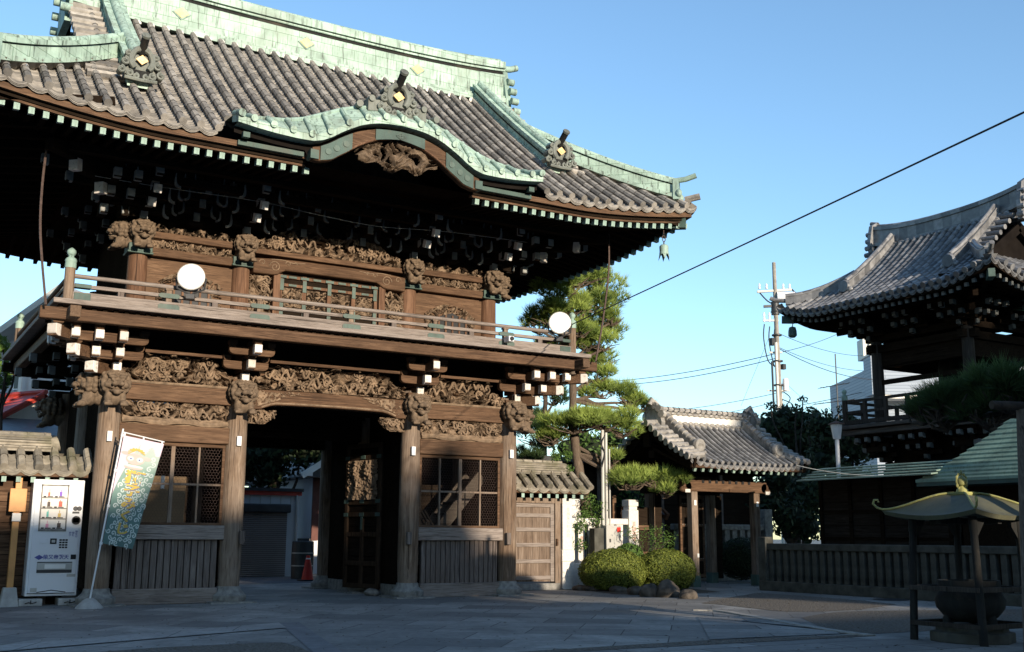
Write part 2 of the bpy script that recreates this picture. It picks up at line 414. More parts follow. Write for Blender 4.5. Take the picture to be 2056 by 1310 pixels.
def tile_row(mb, P, r=.07, seg=.29):
    """one column of round cover tiles along the polyline P (eave first)"""
    P = [Vector(p) for p in P]
    L = [0]
    for a, b in zip(P, P[1:]): L.append(L[-1]+(b-a).length)
    n = max(1, round(L[-1]/seg))
    def at(l):
        for i in range(len(P)-1):
            if l <= L[i+1] or i == len(P)-2:
                return P[i].lerp(P[i+1], (l-L[i])/max(1e-6, L[i+1]-L[i]))
    base = random.random()*.35
    for k in range(n):
        a, b = at(L[-1]*k/n), at(L[-1]*(k+1)/n)
        mb.tube([a, b], [r*1.07, r*.93], 8, cap=(k == 0), tint=min(1, base+random.random()*.62))
def pan(mb, xa, xb, fz, t1, t0=0, step=.10, dip=.055, edge=.07, P=None):
    """concave pan tiles between two cover rows; P(x, t, dz) gives the point"""
    us = (0, .25, .5, .75, 1); n = max(1, int((t1-t0)/step)); rows = []
    for k in range(n):
        a, b = t0+(t1-t0)*k/n, t0+(t1-t0)*(k+1)/n; tn = .1+random.random()*.75
        lo = [P(lerp(xa, xb, u), a, .02-dip*(1-(2*u-1)**2)) for u in us]
        hi = [P(lerp(xa, xb, u), b, -.004-dip*(1-(2*u-1)**2)) for u in us]
        dn = [P(lerp(xa, xb, u), a, -.006-dip*(1-(2*u-1)**2)) for u in us]
        mb.grid([lo, hi], 0, tn); mb.grid([dn, lo], 0, tn*.7)
    for q in range(3):      # stacked lips at the eave
        e0 = [P(lerp(xa, xb, u), t0+.012*q, -.004-q*edge/3-dip*(1-(2*u-1)**2)) for u in us]
        e1 = [P(lerp(xa, xb, u), t0+.012*q, -.004-(q+.8)*edge/3-dip*(1-(2*u-1)**2)) for u in us]
        mb.grid([e1, e0], 0, .15+random.random()*.6)

def roof_tiles(rf, name, parent, mat, sp, r=.07, t0f=None, sides=(1, -1), step=.10, seg=.29, raw=False):
    """all tile columns of the front slope and of the two side skirts, one mesh"""
    mb = MB(); n = round(2*rf.ex/sp); xs = [-rf.ex+2*rf.ex*i/n for i in range(n+1)]
    tt = rf.ey-rf.ytop
    def tmax(x): return tt if abs(x) <= rf.xg else (max(0, min(tt, rf.ex-abs(x))) if not rf.gable else tt)
    def P(x, t, dz): return (x, -rf.ey+t, rf.front(x, t)+dz)
    for i, x in enumerate(xs):
        t0 = t0f(x) if t0f else 0; t1 = tmax(x)
        if i % 1 == 0 and t1-t0 > .2:
            tile_row(mb, [(x, -rf.ey+t, rf.front(x, t)+.045) for t in [lerp(t0-.03, t1, k/10) for k in range(11)]], r, seg)
        if i < n:
            xm = (x+xs[i+1])/2; t0 = max(t0f(x), t0f(xs[i+1])) if t0f else 0; t1 = max(tmax(x), tmax(xs[i+1]))
            if t1-t0 > .08: pan(mb, x, xs[i+1], None, t1, t0, step, P=P)
    if not rf.gable:
        m_ = round(2*rf.ey/sp); ys = [-rf.ey+2*rf.ey*i/m_ for i in range(m_+1)]; tg = rf.ex-rf.xg
        for sg in sides:
            Q = lambda y, t, dz: (sg*(rf.ex-t), y, rf.side(y, t)+dz)
            for i, y in enumerate(ys):
                t1 = max(0, min(tg, rf.ey-abs(y)))
                if t1 > .2: tile_row(mb, [(sg*(rf.ex-t), y, rf.side(y, t)+.045) for t in [lerp(-.03, t1, k/8) for k in range(9)]], r, seg)
                if i < m_:
                    t1 = max(t1, max(0, min(tg, rf.ey-abs(ys[i+1]))))
                    if t1 > .08: pan(mb, y, ys[i+1], None, t1, 0, step, P=Q)
    # rear slope, plain rolled courses
    G = []
    for i in range(33):
        x = lerp(-rf.ex, rf.ex, i/32); t1 = tmax(x)
        G.append([(x, rf.ey-t, rf.front(x, t)) for t in [lerp(0, t1, k/8) for k in range(9)]])
    mb.grid(G, 0, .4)
    return mb.build(name, [mat], parent, raw=raw)

def onigawara(parent, name, loc, s=1.0, rz=0, mats=('oni', 'bronze_k', 'gold'), crest=True, horn=True):
    """ridge-end ornament facing -y: arched frame with lobes, side scrolls, cloud base, crest in a recess, horn on top"""
    mb = MB()
    ring = [(.19*math.cos(t)*1.05, -.05, .10+.23*math.sin(t)) for t in [R(-50)+R(280)*k/18 for k in range(19)]]
    mb.tube(ring, [.05+.018*math.sin(k*1.05)**2 for k in range(19)], 8, mat=0)
    mb.lathe([(.24, .03), (.24, .10), (.0, .10)], (0, 0, .10), 20, 1, axis='y')
    mb.prism([(-.30, -.2), (.30, -.2), (.24, .06), (.2, .26), (0, .34), (-.2, .26), (-.24, .06)], .02, .12, mat=0)
    for sg in (-1, 1):
        for cx, cz, rr, n in ((.31, .03, .085, 1), (.37, -.15, .075, 1), (.22, -.2, .07, 1), (.1, -.24, .06, 1), (.27, .2, .055, 1)):
            sp = []
            for k in range(15):
                a = R(90)+k*R(34); q = rr*(1-k/17)
                sp.append((sg*(cx+q*math.cos(a)), -.04-.004*k, cz+q*math.sin(a)))
            mb.tube(sp, [.032*(1-k/40) for k in range(15)], 6, mat=0)
            mb.ell((sg*cx, -.06, cz), (.03, .04, .03), 8, 5, 0)
            mb.tube([(sg*cx, -.02, cz), (sg*cx, .14, cz)], rr*.8, 8, mat=0)
    mb.tube([(-.3, -.05, -.29), (0, -.07, -.31), (.3, -.05, -.29)], .035, 6, mat=0)
    mb.prism([(-.26, -.3), (.26, -.3), (.2, -.1), (-.2, -.1)], -.03, .06, mat=1)
    if horn:
        mb.tube(catmull([(0, .02, .26), (0, -.05, .33), (0, -.17, .42), (0, -.28, .50)], 3), [.075]*10, 10, mat=1)
        mb.tube([(0, -.265, .49), (0, -.305, .518)], .086, 10, mat=0)
    M_ = Matrix.Rotation(rz, 4, 'Z')
    mb.v = [tuple(M_ @ Vector((x*s, y*s, z*s)) + Vector(loc)) for x, y, z in mb.v]
    o = mb.build(name, mats[:2], parent)
    if crest:
        g = MB(); d = .115
        g.prism([(-d, 0), (0, -d*.85), (d, 0), (0, d*.85)], -.075, -.05)
        g.prism([(-d*.5, 0), (0, -d*.42), (d*.5, 0), (0, d*.42)], -.085, -.075)
        g.v = [tuple(M_ @ Vector((x*s, y*s, (z+.10)*s)) + Vector(loc)) for x, y, z in g.v]
        g.build('crest', mats[2], o)
    return o

def ridge_body(mb, pts, w, h, layers, mat=0, capr=None):
    """stacked courses following pts; layers = list of (z0, z1, width factor)"""
    for z0, z1, k in layers:
        for a, b in zip(pts, pts[1:]):
            a, b = Vector(a), Vector(b); d = (b-a); sd_ = Vector((-d.y, d.x, 0)).normalized()*(w*k/2)
            up = Vector((0, 0, 1))
            vs = [a-sd_+up*z0*h, a+sd_+up*z0*h, b-sd_+up*z0*h, b+sd_+up*z0*h, a-sd_+up*z1*h, a+sd_+up*z1*h, b-sd_+up*z1*h, b+sd_+up*z1*h]
            mb.add(vs, [(0, 1, 3, 2), (4, 6, 7, 5), (0, 4, 5, 1), (2, 3, 7, 6), (0, 2, 6, 4), (1, 5, 7, 3)], mat)
    if capr: mb.tube([Vector(p)+Vector((0, 0, h+capr*.3)) for p in pts], capr, 10, mat=mat)

def lion_mesh():
    """carved lion head beam end, facing -y, fused by a voxel remesh"""
    mb = MB()
    E_ = lambda c, r: mb.ell(c, r, 14, 10)
    E_((0, .10, -.05), (.15, .24, .19)); E_((0, -.12, -.10), (.15, .11, .14))
    for s_ in (-1, 1):
        E_((s_*.10, -.17, -.13), (.062, .08, .11)); E_((s_*.115, -.24, -.215), (.068, .07, .05))
        for k in range(4): E_((s_*.115-.045+.03*k, -.295, -.235), (.019, .035, .03))
        E_((s_*.07, -.285, .175), (.068, .05, .03)); E_((s_*.066, -.30, .13), (.032, .028, .026))
        E_((s_*.13, -.22, .06), (.055, .06, .05)); E_((s_*.045, -.345, .065), (.05, .045, .035))
        E_((s_*.17, -.14, .21), (.045, .03, .06)); E_((s_*.035, -.36, .095), (.02, .022, .018))
        for k in range(3): E_((s_*(.055+.02*k), -.34+.012*k, .005), (.009, .012, .02))
    E_((0, -.16, .11), (.155, .15, .13)); E_((0, -.32, .085), (.05, .06, .04)); E_((0, -.27, -.035), (.105, .075, .028)); E_((0, -.30, -.06), (.06, .04, .035))
    for row, (rad, y, n, rr) in enumerate(((.185, -.17, 13, .046), (.195, -.08, 13, .05), (.17, .02, 11, .05), (.11, -.23, 6, .036))):
        for k in range(n):
            a = R(-35)+R(250)*k/(n-1)
            E_((rad*math.cos(a), y-.01*(k % 2), .10+rad*.9*math.sin(a)), (rr, rr*.9, rr))
    for k in range(5): E_((.06*(k-2), -.25, .235-.008*abs(k-2)), (.034, .045, .03))
    me = mb.mesh('lion_raw', ['carving_old'])
    o = bpy.data.objects.new('lion_raw', me); COL.objects.link(o)
    rm = o.modifiers.new('r', 'REMESH'); rm.mode = 'VOXEL'; rm.voxel_size = .0115; rm.use_smooth_shade = True
    bpy.context.view_layer.update()
    m2 = bpy.data.meshes.new_from_object(o.evaluated_get(bpy.context.evaluated_depsgraph_get()))
    bpy.data.objects.remove(o); m2.name = 'lion_carving'
    if not m2.materials: m2.materials.append(MAT['carving_old'])
    m2.attributes.new('tint', 'FLOAT', 'FACE')
    return m2
LION = lion_mesh()
def lion(parent, loc, rz=0, s=1.0):
    o = bpy.data.objects.new('lion_carving', LION); COL.objects.link(o); o.parent = parent
    of = OFF.get(parent.name) or (0, 0, 0)
    o.location = (loc[0]-of[0], loc[1]-of[1], loc[2]-of[2]); o.rotation_euler = (0, 0, rz); o.scale = (s, s, s); return o
# ------------------------------------------------------------------ THE TEMPLE GATE
G = thing('temple_gate', 'large two storey carved wooden temple gate with green copper ridges and a brown tiled roof', 'temple gate')
CX = [-3.53, -1.555, 1.555, 3.53]; GD = 3.82
def column(x, y, front=True):
    mb = MB(); mb.lathe([(.168, .25), (.178, .6), (.176, 2.0), (.165, 3.2), (.158, 3.55)], (x, y, 0), 24)
    c = mb.build('column', 'wood_z', G)
    b = MB(); b.lathe([(.27, .025), (.285, .06), (.285, .115), (.255, .135), (.20, .19), (.185, .25), (.15, .252)], (x, y, 0), 24)
    b.b6(x-.36, x+.36, y-.36, y+.36, -.02, .026)
    b.build('base_stone', 'stone', c)
    return c
for x in CX:
    for y in (0, GD/2, GD): column(x, y)

def beam(name, x0, x1, y0, y1, z0, z1, mat='wood_x', bevel=.012):
    mb = MB(); mb.b6(x0, x1, y0, y1, z0, z1); return mb.build(name, mat, G, bevel)
def chicken_wire(x0, x1, z0, z1, y, parent, a=.036):
    mb = MB(); w_ = .0028; hx = a*math.sqrt(3); j = 0; z = z0
    def seg(p, q):
        d = Vector((q[0]-p[0], 0, q[1]-p[1])); nn = Vector((-d.z, 0, d.x)).normalized()*w_/2
        vs = [(p[0]-nn.x, y, p[1]-nn.z), (q[0]-nn.x, y, q[1]-nn.z), (q[0]+nn.x, y, q[1]+nn.z), (p[0]+nn.x, y, p[1]+nn.z)]
        mb.add(vs, [(0, 1, 2, 3)])
    while z < z1-a*1.5:
        x = x0+(hx/2 if j % 2 else 0)
        while x < x1-hx*.6:
            c = (x, z); L_ = (x-hx/2, z+a/2); Rr = (x+hx/2, z+a/2); U = (x+hx/2, z+a*1.5)
            if x-hx/2 > x0: seg(c, L_)
            if x+hx/2 < x1: seg(c, Rr); seg(Rr, U)
            x += hx
        z += a*1.5; j += 1
    return mb.build('wire_mesh', 'iron', parent)

for sg, xa, xb in ((-1, CX[0], CX[1]), (1, CX[2], CX[3])):
    a, b = xa+.17, xb-.17
    s_ = MB(); s_.b6(xa+.2, xb-.2, -.10, .10, .0, .235); s_.build('sill_plank', 'wood_grey', G, .012)
    sl_ = MB(); n = 16 if sg > 0 else 15
    for k in range(n):
        x = lerp(a+.05, b-.05, (k+.5)/n); wd = (b-a)/n*.80
        sl_.b6(x-wd/2, x+wd/2, -.055-random.random()*.006, .0, .225, .97)
    sl_.build('slatted_skirt', 'wood_grey_z', G, .004)
    beam('waist_rail', a-.03, b+.03, -.12, .06, .965, 1.185, 'wood_grey')
    for x in (xa, xb):
        p = MB(); p.box((x+(.12 if x < 0 else -.08), -.20, 1.0), (.085, .07, .21)); p.build('rail_peg', 'wood_grey_z', G, .01)
    wd_ = MB(); wd_.b6(a, a+.045, -.04, .03, 1.19, 2.45); wd_.b6(b-.045, b, -.04, .03, 1.19, 2.45); wd_.b6(a, b, -.042, .03, 2.40, 2.46); wd_.b6(a, b, -.042, .03, 1.185, 1.225)
    fr = wd_.build('window_frame', 'wood_x', G, .005)
    mu = MB(); w4 = (b-a)/4
    for k in (1, 2, 3):
        h_ = .03 if k == 2 else .014
        mu.b6(a+k*w4-h_, a+k*w4+h_, -.034, .01, 1.22, 2.41)
    mu.b6(a+.04, b-.04, -.028, .006, 1.80, 1.83)
    mu.build('muntin', 'wood_z', fr)
    chicken_wire(a+.04, b-.04, 1.22, 2.41, -.012, fr, .029)
    beam('head_beam', a-.03, b+.03, -.11, .10, 2.46, 2.72)
    carve('carved_panel', G, a-.01, b+.01, lambda x: 2.80, lambda x: 3.075, -.0, .11, seed=11+sg, fr=7, hole=.10, motif=15)
    mb = MB(); mb.tube(catmull([(lerp(a, b, k/8), -.085-.02*math.sin(k*2.1), 2.765+.02*math.sin(k*1.7)) for k in range(9)], 3), .042, 6)
    mb.tube(catmull([(lerp(a, b, k/8), -.075, 2.80+.022*math.sin(k*2.9+1)) for k in range(9)], 3), .03, 6)
    mb.b6(a-.01, b+.01, -.06, .05, 2.72, 2.79); mb.build('cloud_ledge', 'carving', G)
    beam('tie_beam', a-.05, b+.05, -.12, .12, 3.085, 3.355)
    mb = MB(); mb.tube([(a-.05, -.12, 3.362), (b+.05, -.12, 3.362)], .022, 6); mb.build('moulding', 'carving', G)
    m_ = (a+b)/2; hw = (b-a)/2
    carve('carved_frieze', G, a-.05, b+.05, 3.385, lambda x: 3.56+.25*(1 if abs(x-m_) < hw*.62 else max(0, 1-(abs(x-m_)-hw*.62)/(hw*.3))), .0, .17, seed=23+sg*3, fr=5.6, hole=.12, ragged=.09, motif=18)
    st = MB()
    for k, (o_, t_) in enumerate(((.0, 3.60), (.16, 3.665), (.30, 3.72))): st.b6(xa+.0+o_*1.1+.1, xb-.1-o_*1.1, .02+k*.015, .10, t_-.2, t_)
    st.build('stepped_board', 'wood_x', G, .006)
    # room behind the window
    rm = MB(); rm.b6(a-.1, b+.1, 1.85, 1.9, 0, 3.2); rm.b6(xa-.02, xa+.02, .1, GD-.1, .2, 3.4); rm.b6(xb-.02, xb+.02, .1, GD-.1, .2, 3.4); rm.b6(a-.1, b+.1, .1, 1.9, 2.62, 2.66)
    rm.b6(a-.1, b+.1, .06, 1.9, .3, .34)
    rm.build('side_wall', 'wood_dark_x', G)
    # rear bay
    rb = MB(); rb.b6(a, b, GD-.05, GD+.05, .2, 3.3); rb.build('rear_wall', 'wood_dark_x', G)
    pst = MB(); pst.b6(xa+sg*-.0-.06, xa+.06, .3, GD-.3, 0, .2) if sg > 0 else pst.b6(xb-.06, xb+.06, .3, GD-.3, 0, .2)
    pst.build('plinth_stone', 'stone', G)
for sx in (-1, 1):     # dark boarded outer sides
    mb = MB()
    for k in range(24): mb.b6(sx*3.53-.03, sx*3.53+.03, .14+k*.15, .14+k*.15+.143, .2, 3.6)
    mb.build('outer_boards', 'wood_dark_x', G)

# centre bay
def lintel_bottom(x):
    a = abs(x); return 3.05 if a > 1.22 else lerp(3.13, 3.05, max(0, (a-.95)/.27)**1.5) + .02*(1-(a/1.22)**2)
mb = MB(); top = [(x, 3.375+.012*(1-(x/1.4)**2)) for x in [lerp(-1.4, 1.4, k/24) for k in range(25)]]
bot = [(x, lintel_bottom(x)) for x in [lerp(1.4, -1.4, k/32) for k in range(33)]]
mb.prism(bot+top, -.13, .13); LT = mb.build('lintel', 'wood_x', G, .012)
mb = MB(); mb.tube([(x, -.125, lintel_bottom(x)+.03) for x in [lerp(-1.2, 1.2, k/30) for k in range(31)]], .014, 6); mb.build('lintel_edge', 'carving', LT)
for sg in (-1, 1):
    carve('lintel_carving', LT, min(sg*.55, sg*1.4), max(sg*.55, sg*1.4), lambda x: 3.36-.27*min(1, max(.12, (abs(x)-.5)/.8)), lambda x: 3.365, -.125, .035, seed=31+sg, fr=11, hole=.34, back=False)
    carve('corbel_carving', G, min(sg*.92, sg*1.40), max(sg*.92, sg*1.40), lambda x: 3.05-.23*min(1, max(.05, (abs(x)-.90)/.22))**.6, lambda x: 3.055, -.02, .09, seed=41+sg, fr=9, hole=.1, motif=6)
carve('carved_frieze', G, -1.38, 1.38, 3.395, lambda x: 3.60+.20*(1 if abs(x) < .95 else max(0, 1-(abs(x)-.95)/.25)), .0, .18, seed=57, fr=5.4, hole=.12, ragged=.10, motif=30)
st = MB()
for k, (o_, t_) in enumerate(((.0, 3.60), (.16, 3.665), (.30, 3.72))): st.b6(-1.4+o_*1.1, 1.4-o_*1.1, .02+k*.015, .10, t_-.2, t_)
st.build('stepped_board', 'wood_x', G, .006)
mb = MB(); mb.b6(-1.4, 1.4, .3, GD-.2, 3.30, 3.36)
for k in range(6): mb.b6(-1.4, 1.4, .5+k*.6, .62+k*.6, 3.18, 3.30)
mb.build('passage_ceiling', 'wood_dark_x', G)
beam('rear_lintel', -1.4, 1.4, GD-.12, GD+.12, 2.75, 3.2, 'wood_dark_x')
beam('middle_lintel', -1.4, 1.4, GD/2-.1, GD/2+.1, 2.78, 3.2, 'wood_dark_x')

# open door leaf: hinge at the right inner wall, swung inwards
D0, D1 = Vector((1.50, .98)), Vector((1.263, 2.05)); dd = (D1-D0); dw = dd.length; dn = Vector((-dd.y, dd.x)).normalized()
if dn.x > 0: dn = -dn
door = bpy.data.objects.new('door', None); COL.objects.link(door); door.parent = G; OFF['door'] = None
door.location = (D0.x, D0.y, 0); door.rotation_euler = (0, 0, math.atan2(dd.y, dd.x))
sgn = -1 if (Matrix.Rotation(math.atan2(dd.y, dd.x), 2) @ Vector((0, 1))).dot(dn) < 0 else 1
def dbox(x0, x1, z0, z1, y0, y1): return (x0, x1, min(sgn*y0, sgn*y1), max(sgn*y0, sgn*y1), z0, z1)
mb = MB()
mb.b6(*dbox(0, dw, .10, 2.72, 0, .03))
mb.build('door_board', 'wood_dark_x', door, raw=True)
mb = MB()
for x in (0, dw/2-.04, dw-.09): mb.b6(*dbox(x, x+.09, .10, 2.72 if x != dw/2-.04 else 1.35, .02, .07))
for z in (.10, .50, 1.02, 1.38, 1.60, 2.42, 2.64): mb.b6(*dbox(0, dw, z, z+.085, .02, .068))
mb.build('door_rail', wood('dark door frame', (.03, .02, .013), (.055, .036, .024), (.085, .058, .04), 'z'), door, .006, raw=True)
mb = MB()
for x in (.0, dw/2-.06, dw-.11):
    for z in (1.38, 1.62, 2.43): mb.b6(*dbox(x, x+.13, z+.008, z+.075, .06, .078))
mb.b6(*dbox(dw/2-.03, dw/2+.03, 1.15, 1.38, .06, .078))
mb.build('door_fitting', 'copper_d', door, raw=True)
cv = MB(); nx, nz = 80, 66; Pp = []
for i in range(nx+1):
    row = []
    for j in range(nz+1):
        x = .09+(dw-.18)*i/nx; z = 1.69+.72*j/nz
        h = .03+.03*(1-abs(noise.noise((x*15, z*15, 3)))*2)+.025*noise.noise((x*27, z*27, 9))+.05*max(0, 1-abs(x-.33-.08*math.sin(z*9))/.12)*(.5+.5*math.sin(z*12))+.05*max(0, 1-abs(x-.72-.05*math.sin(z*11+2))/.13)
        row.append((x, sgn*(.03+h), z))
    Pp.append(row)
cv.grid(Pp); cv.build('door_carving', 'carving', door, raw=True)
door2 = dup(door, G, (-1.50, .98, 0), PI-math.atan2(dd.y, dd.x), deep=False)
mb = MB(); mb.b6(*dbox(0, dw, .10, 2.72, 0, .03)); mb.build('door_board', 'wood_dark_x', door2, raw=True)

# things stored inside the side bays stay top level
def bracket_arm(mb, p, q, w_=.115, h_=.15, mat=0):
    mb.bar(p, q, w_, h_, mat)
def lat_arm(mb, cx, y, z, L_=.74, w_=.10, h_=.13):
    """arm along x with rounded lower ends and three bearing blocks"""
    hl = L_/2; pr = [(-hl, h_/2), (-hl, 0)] + [(-hl+.09*(1-math.cos(t)), -h_/2*math.sin(t)) for t in (R(30), R(60), R(90))]
    poly = [(cx+u, z+v) for u, v in pr] + [(cx-u, z+v) for u, v in reversed(pr)]
    mb.prism(poly, y-w_/2, y+w_/2, mat=0)
    for s_ in (-1, 0, 1):
        c = cx+s_*(hl-.06); block(mb, c, y, z+h_/2)
def block(mb, x, y, z, s=.13):
    a, b = s*.34, s*.5
    mb.add([(x-a, y-a, z), (x+a, y-a, z), (x+a, y+a, z), (x-a, y+a, z)]+[(x-b, y-b, z+.04), (x+b, y-b, z+.04), (x+b, y+b, z+.04), (x-b, y+b, z+.04)]+[(x-b, y-b, z+.09), (x+b, y-b, z+.09), (x+b, y+b, z+.09), (x-b, y+b, z+.09)],
           [(3, 2, 1, 0), (0, 1, 5, 4), (1, 2, 6, 5), (2, 3, 7, 6), (3, 0, 4, 7), (4, 5, 9, 8), (5, 6, 10, 9), (6, 7, 11, 10), (7, 4, 8, 11), (8, 9, 10, 11)])
def white_tip(p, d, w_, h_, parent, mat='white'):
    """painted end block of a bracket arm: rounded toe"""
    p = Vector(p); d = (Vector(d).normalized()+Vector((random.uniform(-.03, .03), random.uniform(-.03, .03), 0))).normalized(); p += Vector((random.uniform(-.006, .006), 0, random.uniform(-.006, .006)))
    mb = MB(); sd_ = Vector((-d.y, d.x, 0))
    prof = [(-.10, h_/2), (.012, h_/2), (.012, -h_*.28), (-.015, -h_*.45), (-.05, -h_/2-.003), (-.10, -h_/2-.003)]
    k = len(prof); vs = []
    for a in (-1, 1):
        vs += [p + d*u + sd_*(a*(w_/2+.003)) + Vector((0, 0, v)) for u, v in prof]
    mb.add(vs, [tuple(range(k)), tuple(range(2*k-1, k-1, -1))]+[(i, i+k, (i+1) % k+k, (i+1) % k) for i in range(k)])
    return mb.build('painted_end', mat, parent, .008)
T1, T2, T3 = (.36, 3.52), (.66, 3.70), (.96, 3.90)
def lower_bracket(x, corner=0):
    mb = MB(); tips = []
    block(mb, x, -.05, 3.42, .3)
    xs3 = [x] if not corner else [x+corner*.06, x+corner*.39, x+corner*.72]
    xs2 = [x] if not corner else [x+corner*.04, x+corner*.38]
    for xx, (l, z) in [(x, T1)]+[(q, T2) for q in xs2]+[(q, T3) for q in xs3]:
        bracket_arm(mb, (xx, .1, z), (xx, -l, z)); tips.append(((xx, -l, z), (0, -1, 0), .115, .15)); block(mb, xx, -l+.07, z+.075)
    lat_arm(mb, x, -.30, 3.715); lat_arm(mb, x, -.60, 3.905)
    if corner:
        for d_, z in ((.42, 3.50), (.74, 3.69), (1.06, 3.89)):
            p = (x+corner*d_, -d_, z); mb.bar((x, 0, z), p, .15, .17); tips.append((p, (corner, -1, 0), .15, .17))
            block(mb, x+corner*(d_-.08), -d_+.08, z+.085, .15)
        for yy, (l, z) in [(0, T1), (-.04, T2), (-.38, T2), (-.06, T3), (-.39, T3), (-.72, T3)]:
            bracket_arm(mb, (x, yy, z), (x+corner*l, yy, z)); tips.append(((x+corner*l, yy, z), (corner, 0, 0), .115, .15))
    o = mb.build('bracket_set', 'wood_x', G, .006)
    for t in tips: white_tip(*t, o, 'white')
for x, c in zip(CX, (-1, 0, 0, 1)): lower_bracket(x, c)
def side_bracket(x, y, sg, upper=False):
    mb = MB(); tips = []; z0 = 0 if not upper else 2.55
    for l, z in (T1, T2, T3):
        mb.bar((x, y, z+z0), (x+sg*l, y, z+z0), .115, .15); tips.append(((x+sg*l, y, z+z0), (sg, 0, 0), .115, .15))
    for l, z in ((.3, 3.715), (.6, 3.905)):
        mb.bar((x+sg*l, y-.37, z+z0), (x+sg*l, y+.37, z+z0), .10, .13)
        for e in (-.31, .31): tips.append(((x+sg*l, y+e*1.2, z+z0), (0, 1 if e > 0 else -1, 0), .10, .13))
    o = mb.build('bracket_set', 'wood_dark_x', G, .006)
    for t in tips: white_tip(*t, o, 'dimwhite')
for sx in (-1, 1):
    for y in (GD/2, GD): side_bracket(sx*3.53, y, sx)
for x, rz in ((-3.53, -.0), (-1.555, 0), (1.555, 0), (3.53, 0)): lion(G, (x, -.17, 3.19), rz)
lion(G, (-3.72, .0, 3.19), R(-90)); lion(G, (3.72, .0, 3.19), R(90)); lion(G, (-3.72, GD, 3.19), R(-90))
# outer boards above the frieze and the thin lit rail between the brackets
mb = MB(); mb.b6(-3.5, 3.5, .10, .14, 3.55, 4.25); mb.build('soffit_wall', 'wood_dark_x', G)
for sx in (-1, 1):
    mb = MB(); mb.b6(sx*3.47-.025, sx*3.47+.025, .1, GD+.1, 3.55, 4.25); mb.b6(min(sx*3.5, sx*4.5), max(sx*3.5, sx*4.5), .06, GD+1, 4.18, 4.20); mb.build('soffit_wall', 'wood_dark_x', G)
for a, b in ((-3.14, -1.95), (-1.16, 1.16), (1.95, 3.14)):
    mb = MB(); mb.b6(a, b, -.36, -.30, 3.795, 3.84); mb.build('bracket_rail', 'wood_x', G)
mb = MB()
for k in range(10): mb.b6(-4.5, 4.5, -.98+k*.105, -.98+k*.105+.10, 4.18, 4.20)
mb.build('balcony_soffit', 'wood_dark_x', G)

# balcony
mb = MB(); mb.b6(-4.78, 4.78, -1.14, -.99, 4.035, 4.205); mb.build('balcony_beam', 'wood_x', G, .012)
for sx in (-1, 1):
    mb = MB(); mb.b6(sx*4.35-.075, sx*4.35+.075, -1.42, GD+1.42, 4.037, 4.203); mb.build('balcony_beam', 'wood_y', G, .012)
mb = MB(); mb.b6(-4.6, 4.6, GD+.99, GD+1.14, 4.035, 4.2); mb.build('balcony_beam', 'wood_dark_x', G, .012)
mb = MB(); mb.b6(-4.62, 4.62, -1.19, .2, 4.262, 4.335); mb.b6(-4.62, -3.4, .2, GD+1.19, 4.262, 4.335); mb.b6(3.4, 4.62, .2, GD+1.19, 4.262, 4.335); mb.b6(-3.4, 3.4, GD-.2, GD+1.19, 4.262, 4.335)
mb.build('balcony_floor', 'wood_grey', G, .01)
mb = MB()
for k in range(60): mb.b6(-4.5+k*.1525-.03, -4.5+k*.1525+.03, -1.05, .2, 4.205, 4.262)
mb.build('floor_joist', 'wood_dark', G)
RX, RY = 4.39, -.89
def rail(x0, y0, x1, y1):
    v = Vector((x1-x0, y1-y0, 0)); n_ = v.normalized(); P = lambda t, z: (x0+n_.x*t, y0+n_.y*t, z); L_ = v.length
    ax = 'wood_grey' if abs(v.x) > abs(v.y) else 'wood_y'
    mb = MB(); mb.bar(P(.0, 4.425), P(L_, 4.425), .10, .14); mb.bar(P(0, 4.588), P(L_, 4.588), .07, .055)
    mb.tube([P(.0, 4.732), P(L_, 4.732)], .034, 10)
    return mb.build('railing', ax, G, .006)
rf_ = rail(-RX, RY, RX, RY); rail(-RX, GD+.89, RX, GD+.89); rail(-RX, RY, -RX, GD+.89); rail(RX, RY, RX, GD+.89)
for x, main in ((-3.665, 0), (-2.97, 1), (-2.27, 0), (-1.56, 1), (-.79, 0), (-.01, 1), (.76, 0), (1.545, 1), (2.25, 0), (2.95, 1), (3.67, 0)):
    mb = MB(); mb.b6(x-.045, x+.045, RY-.04, RY+.04, 4.49, 4.565)
    if main: mb.b6(x-.042, x+.042, RY-.038, RY+.038, 4.61, 4.69); mb.b6(x-.058, x+.058, RY-.05, RY+.05, 4.675, 4.70)
    p = mb.build('rail_post', 'wood_grey_z' if not main else 'wood_z', rf_, .004)
    if main:
        mb = MB()
        for z, w_, h_ in ((4.585, .155, .07), (4.40, .16, .105)):
            mb.prism([(x-w_, z-h_/2+.02), (x-w_+.03, z-h_/2), (x+w_-.03, z-h_/2), (x+w_, z-h_/2+.02), (x+w_, z+h_/2-.02), (x+w_-.03, z+h_/2), (x-w_+.03, z+h_/2), (x-w_, z+h_/2-.02)], RY-.062, RY-.03)
        mb.build('copper_fitting', 'copper_f', p)
def corner_post(x, y):
    mb = MB(); mb.lathe([(.075, 4.335), (.073, 4.92)], (x, y, 0), 18); p = mb.build('corner_post', 'wood_z', G)
    mb = MB(); mb.lathe([(.078, 4.84), (.080, 4.87), (.078, 4.93), (.083, 4.94), (.083, 4.955), (.07, 4.985), (.04, 5.005), (.036, 5.02), (.055, 5.045), (.066, 5.075), (.06, 5.105), (.035, 5.13), (.004, 5.15)], (x, y, 0), 18)
    mb.build('post_finial', 'copper_p', p)
    if y < 0:
        mb = MB()
        for z, h_ in ((4.588, .06), (4.425, .11)):
            sx = -1 if x > 0 else 1
            mb.b6(min(x+sx*.07, x+sx*.30), max(x+sx*.07, x+sx*.30), y-.06, y+.06, z-h_/2, z+h_/2)
        mb.build('copper_fitting', 'copper_d', p, .006)
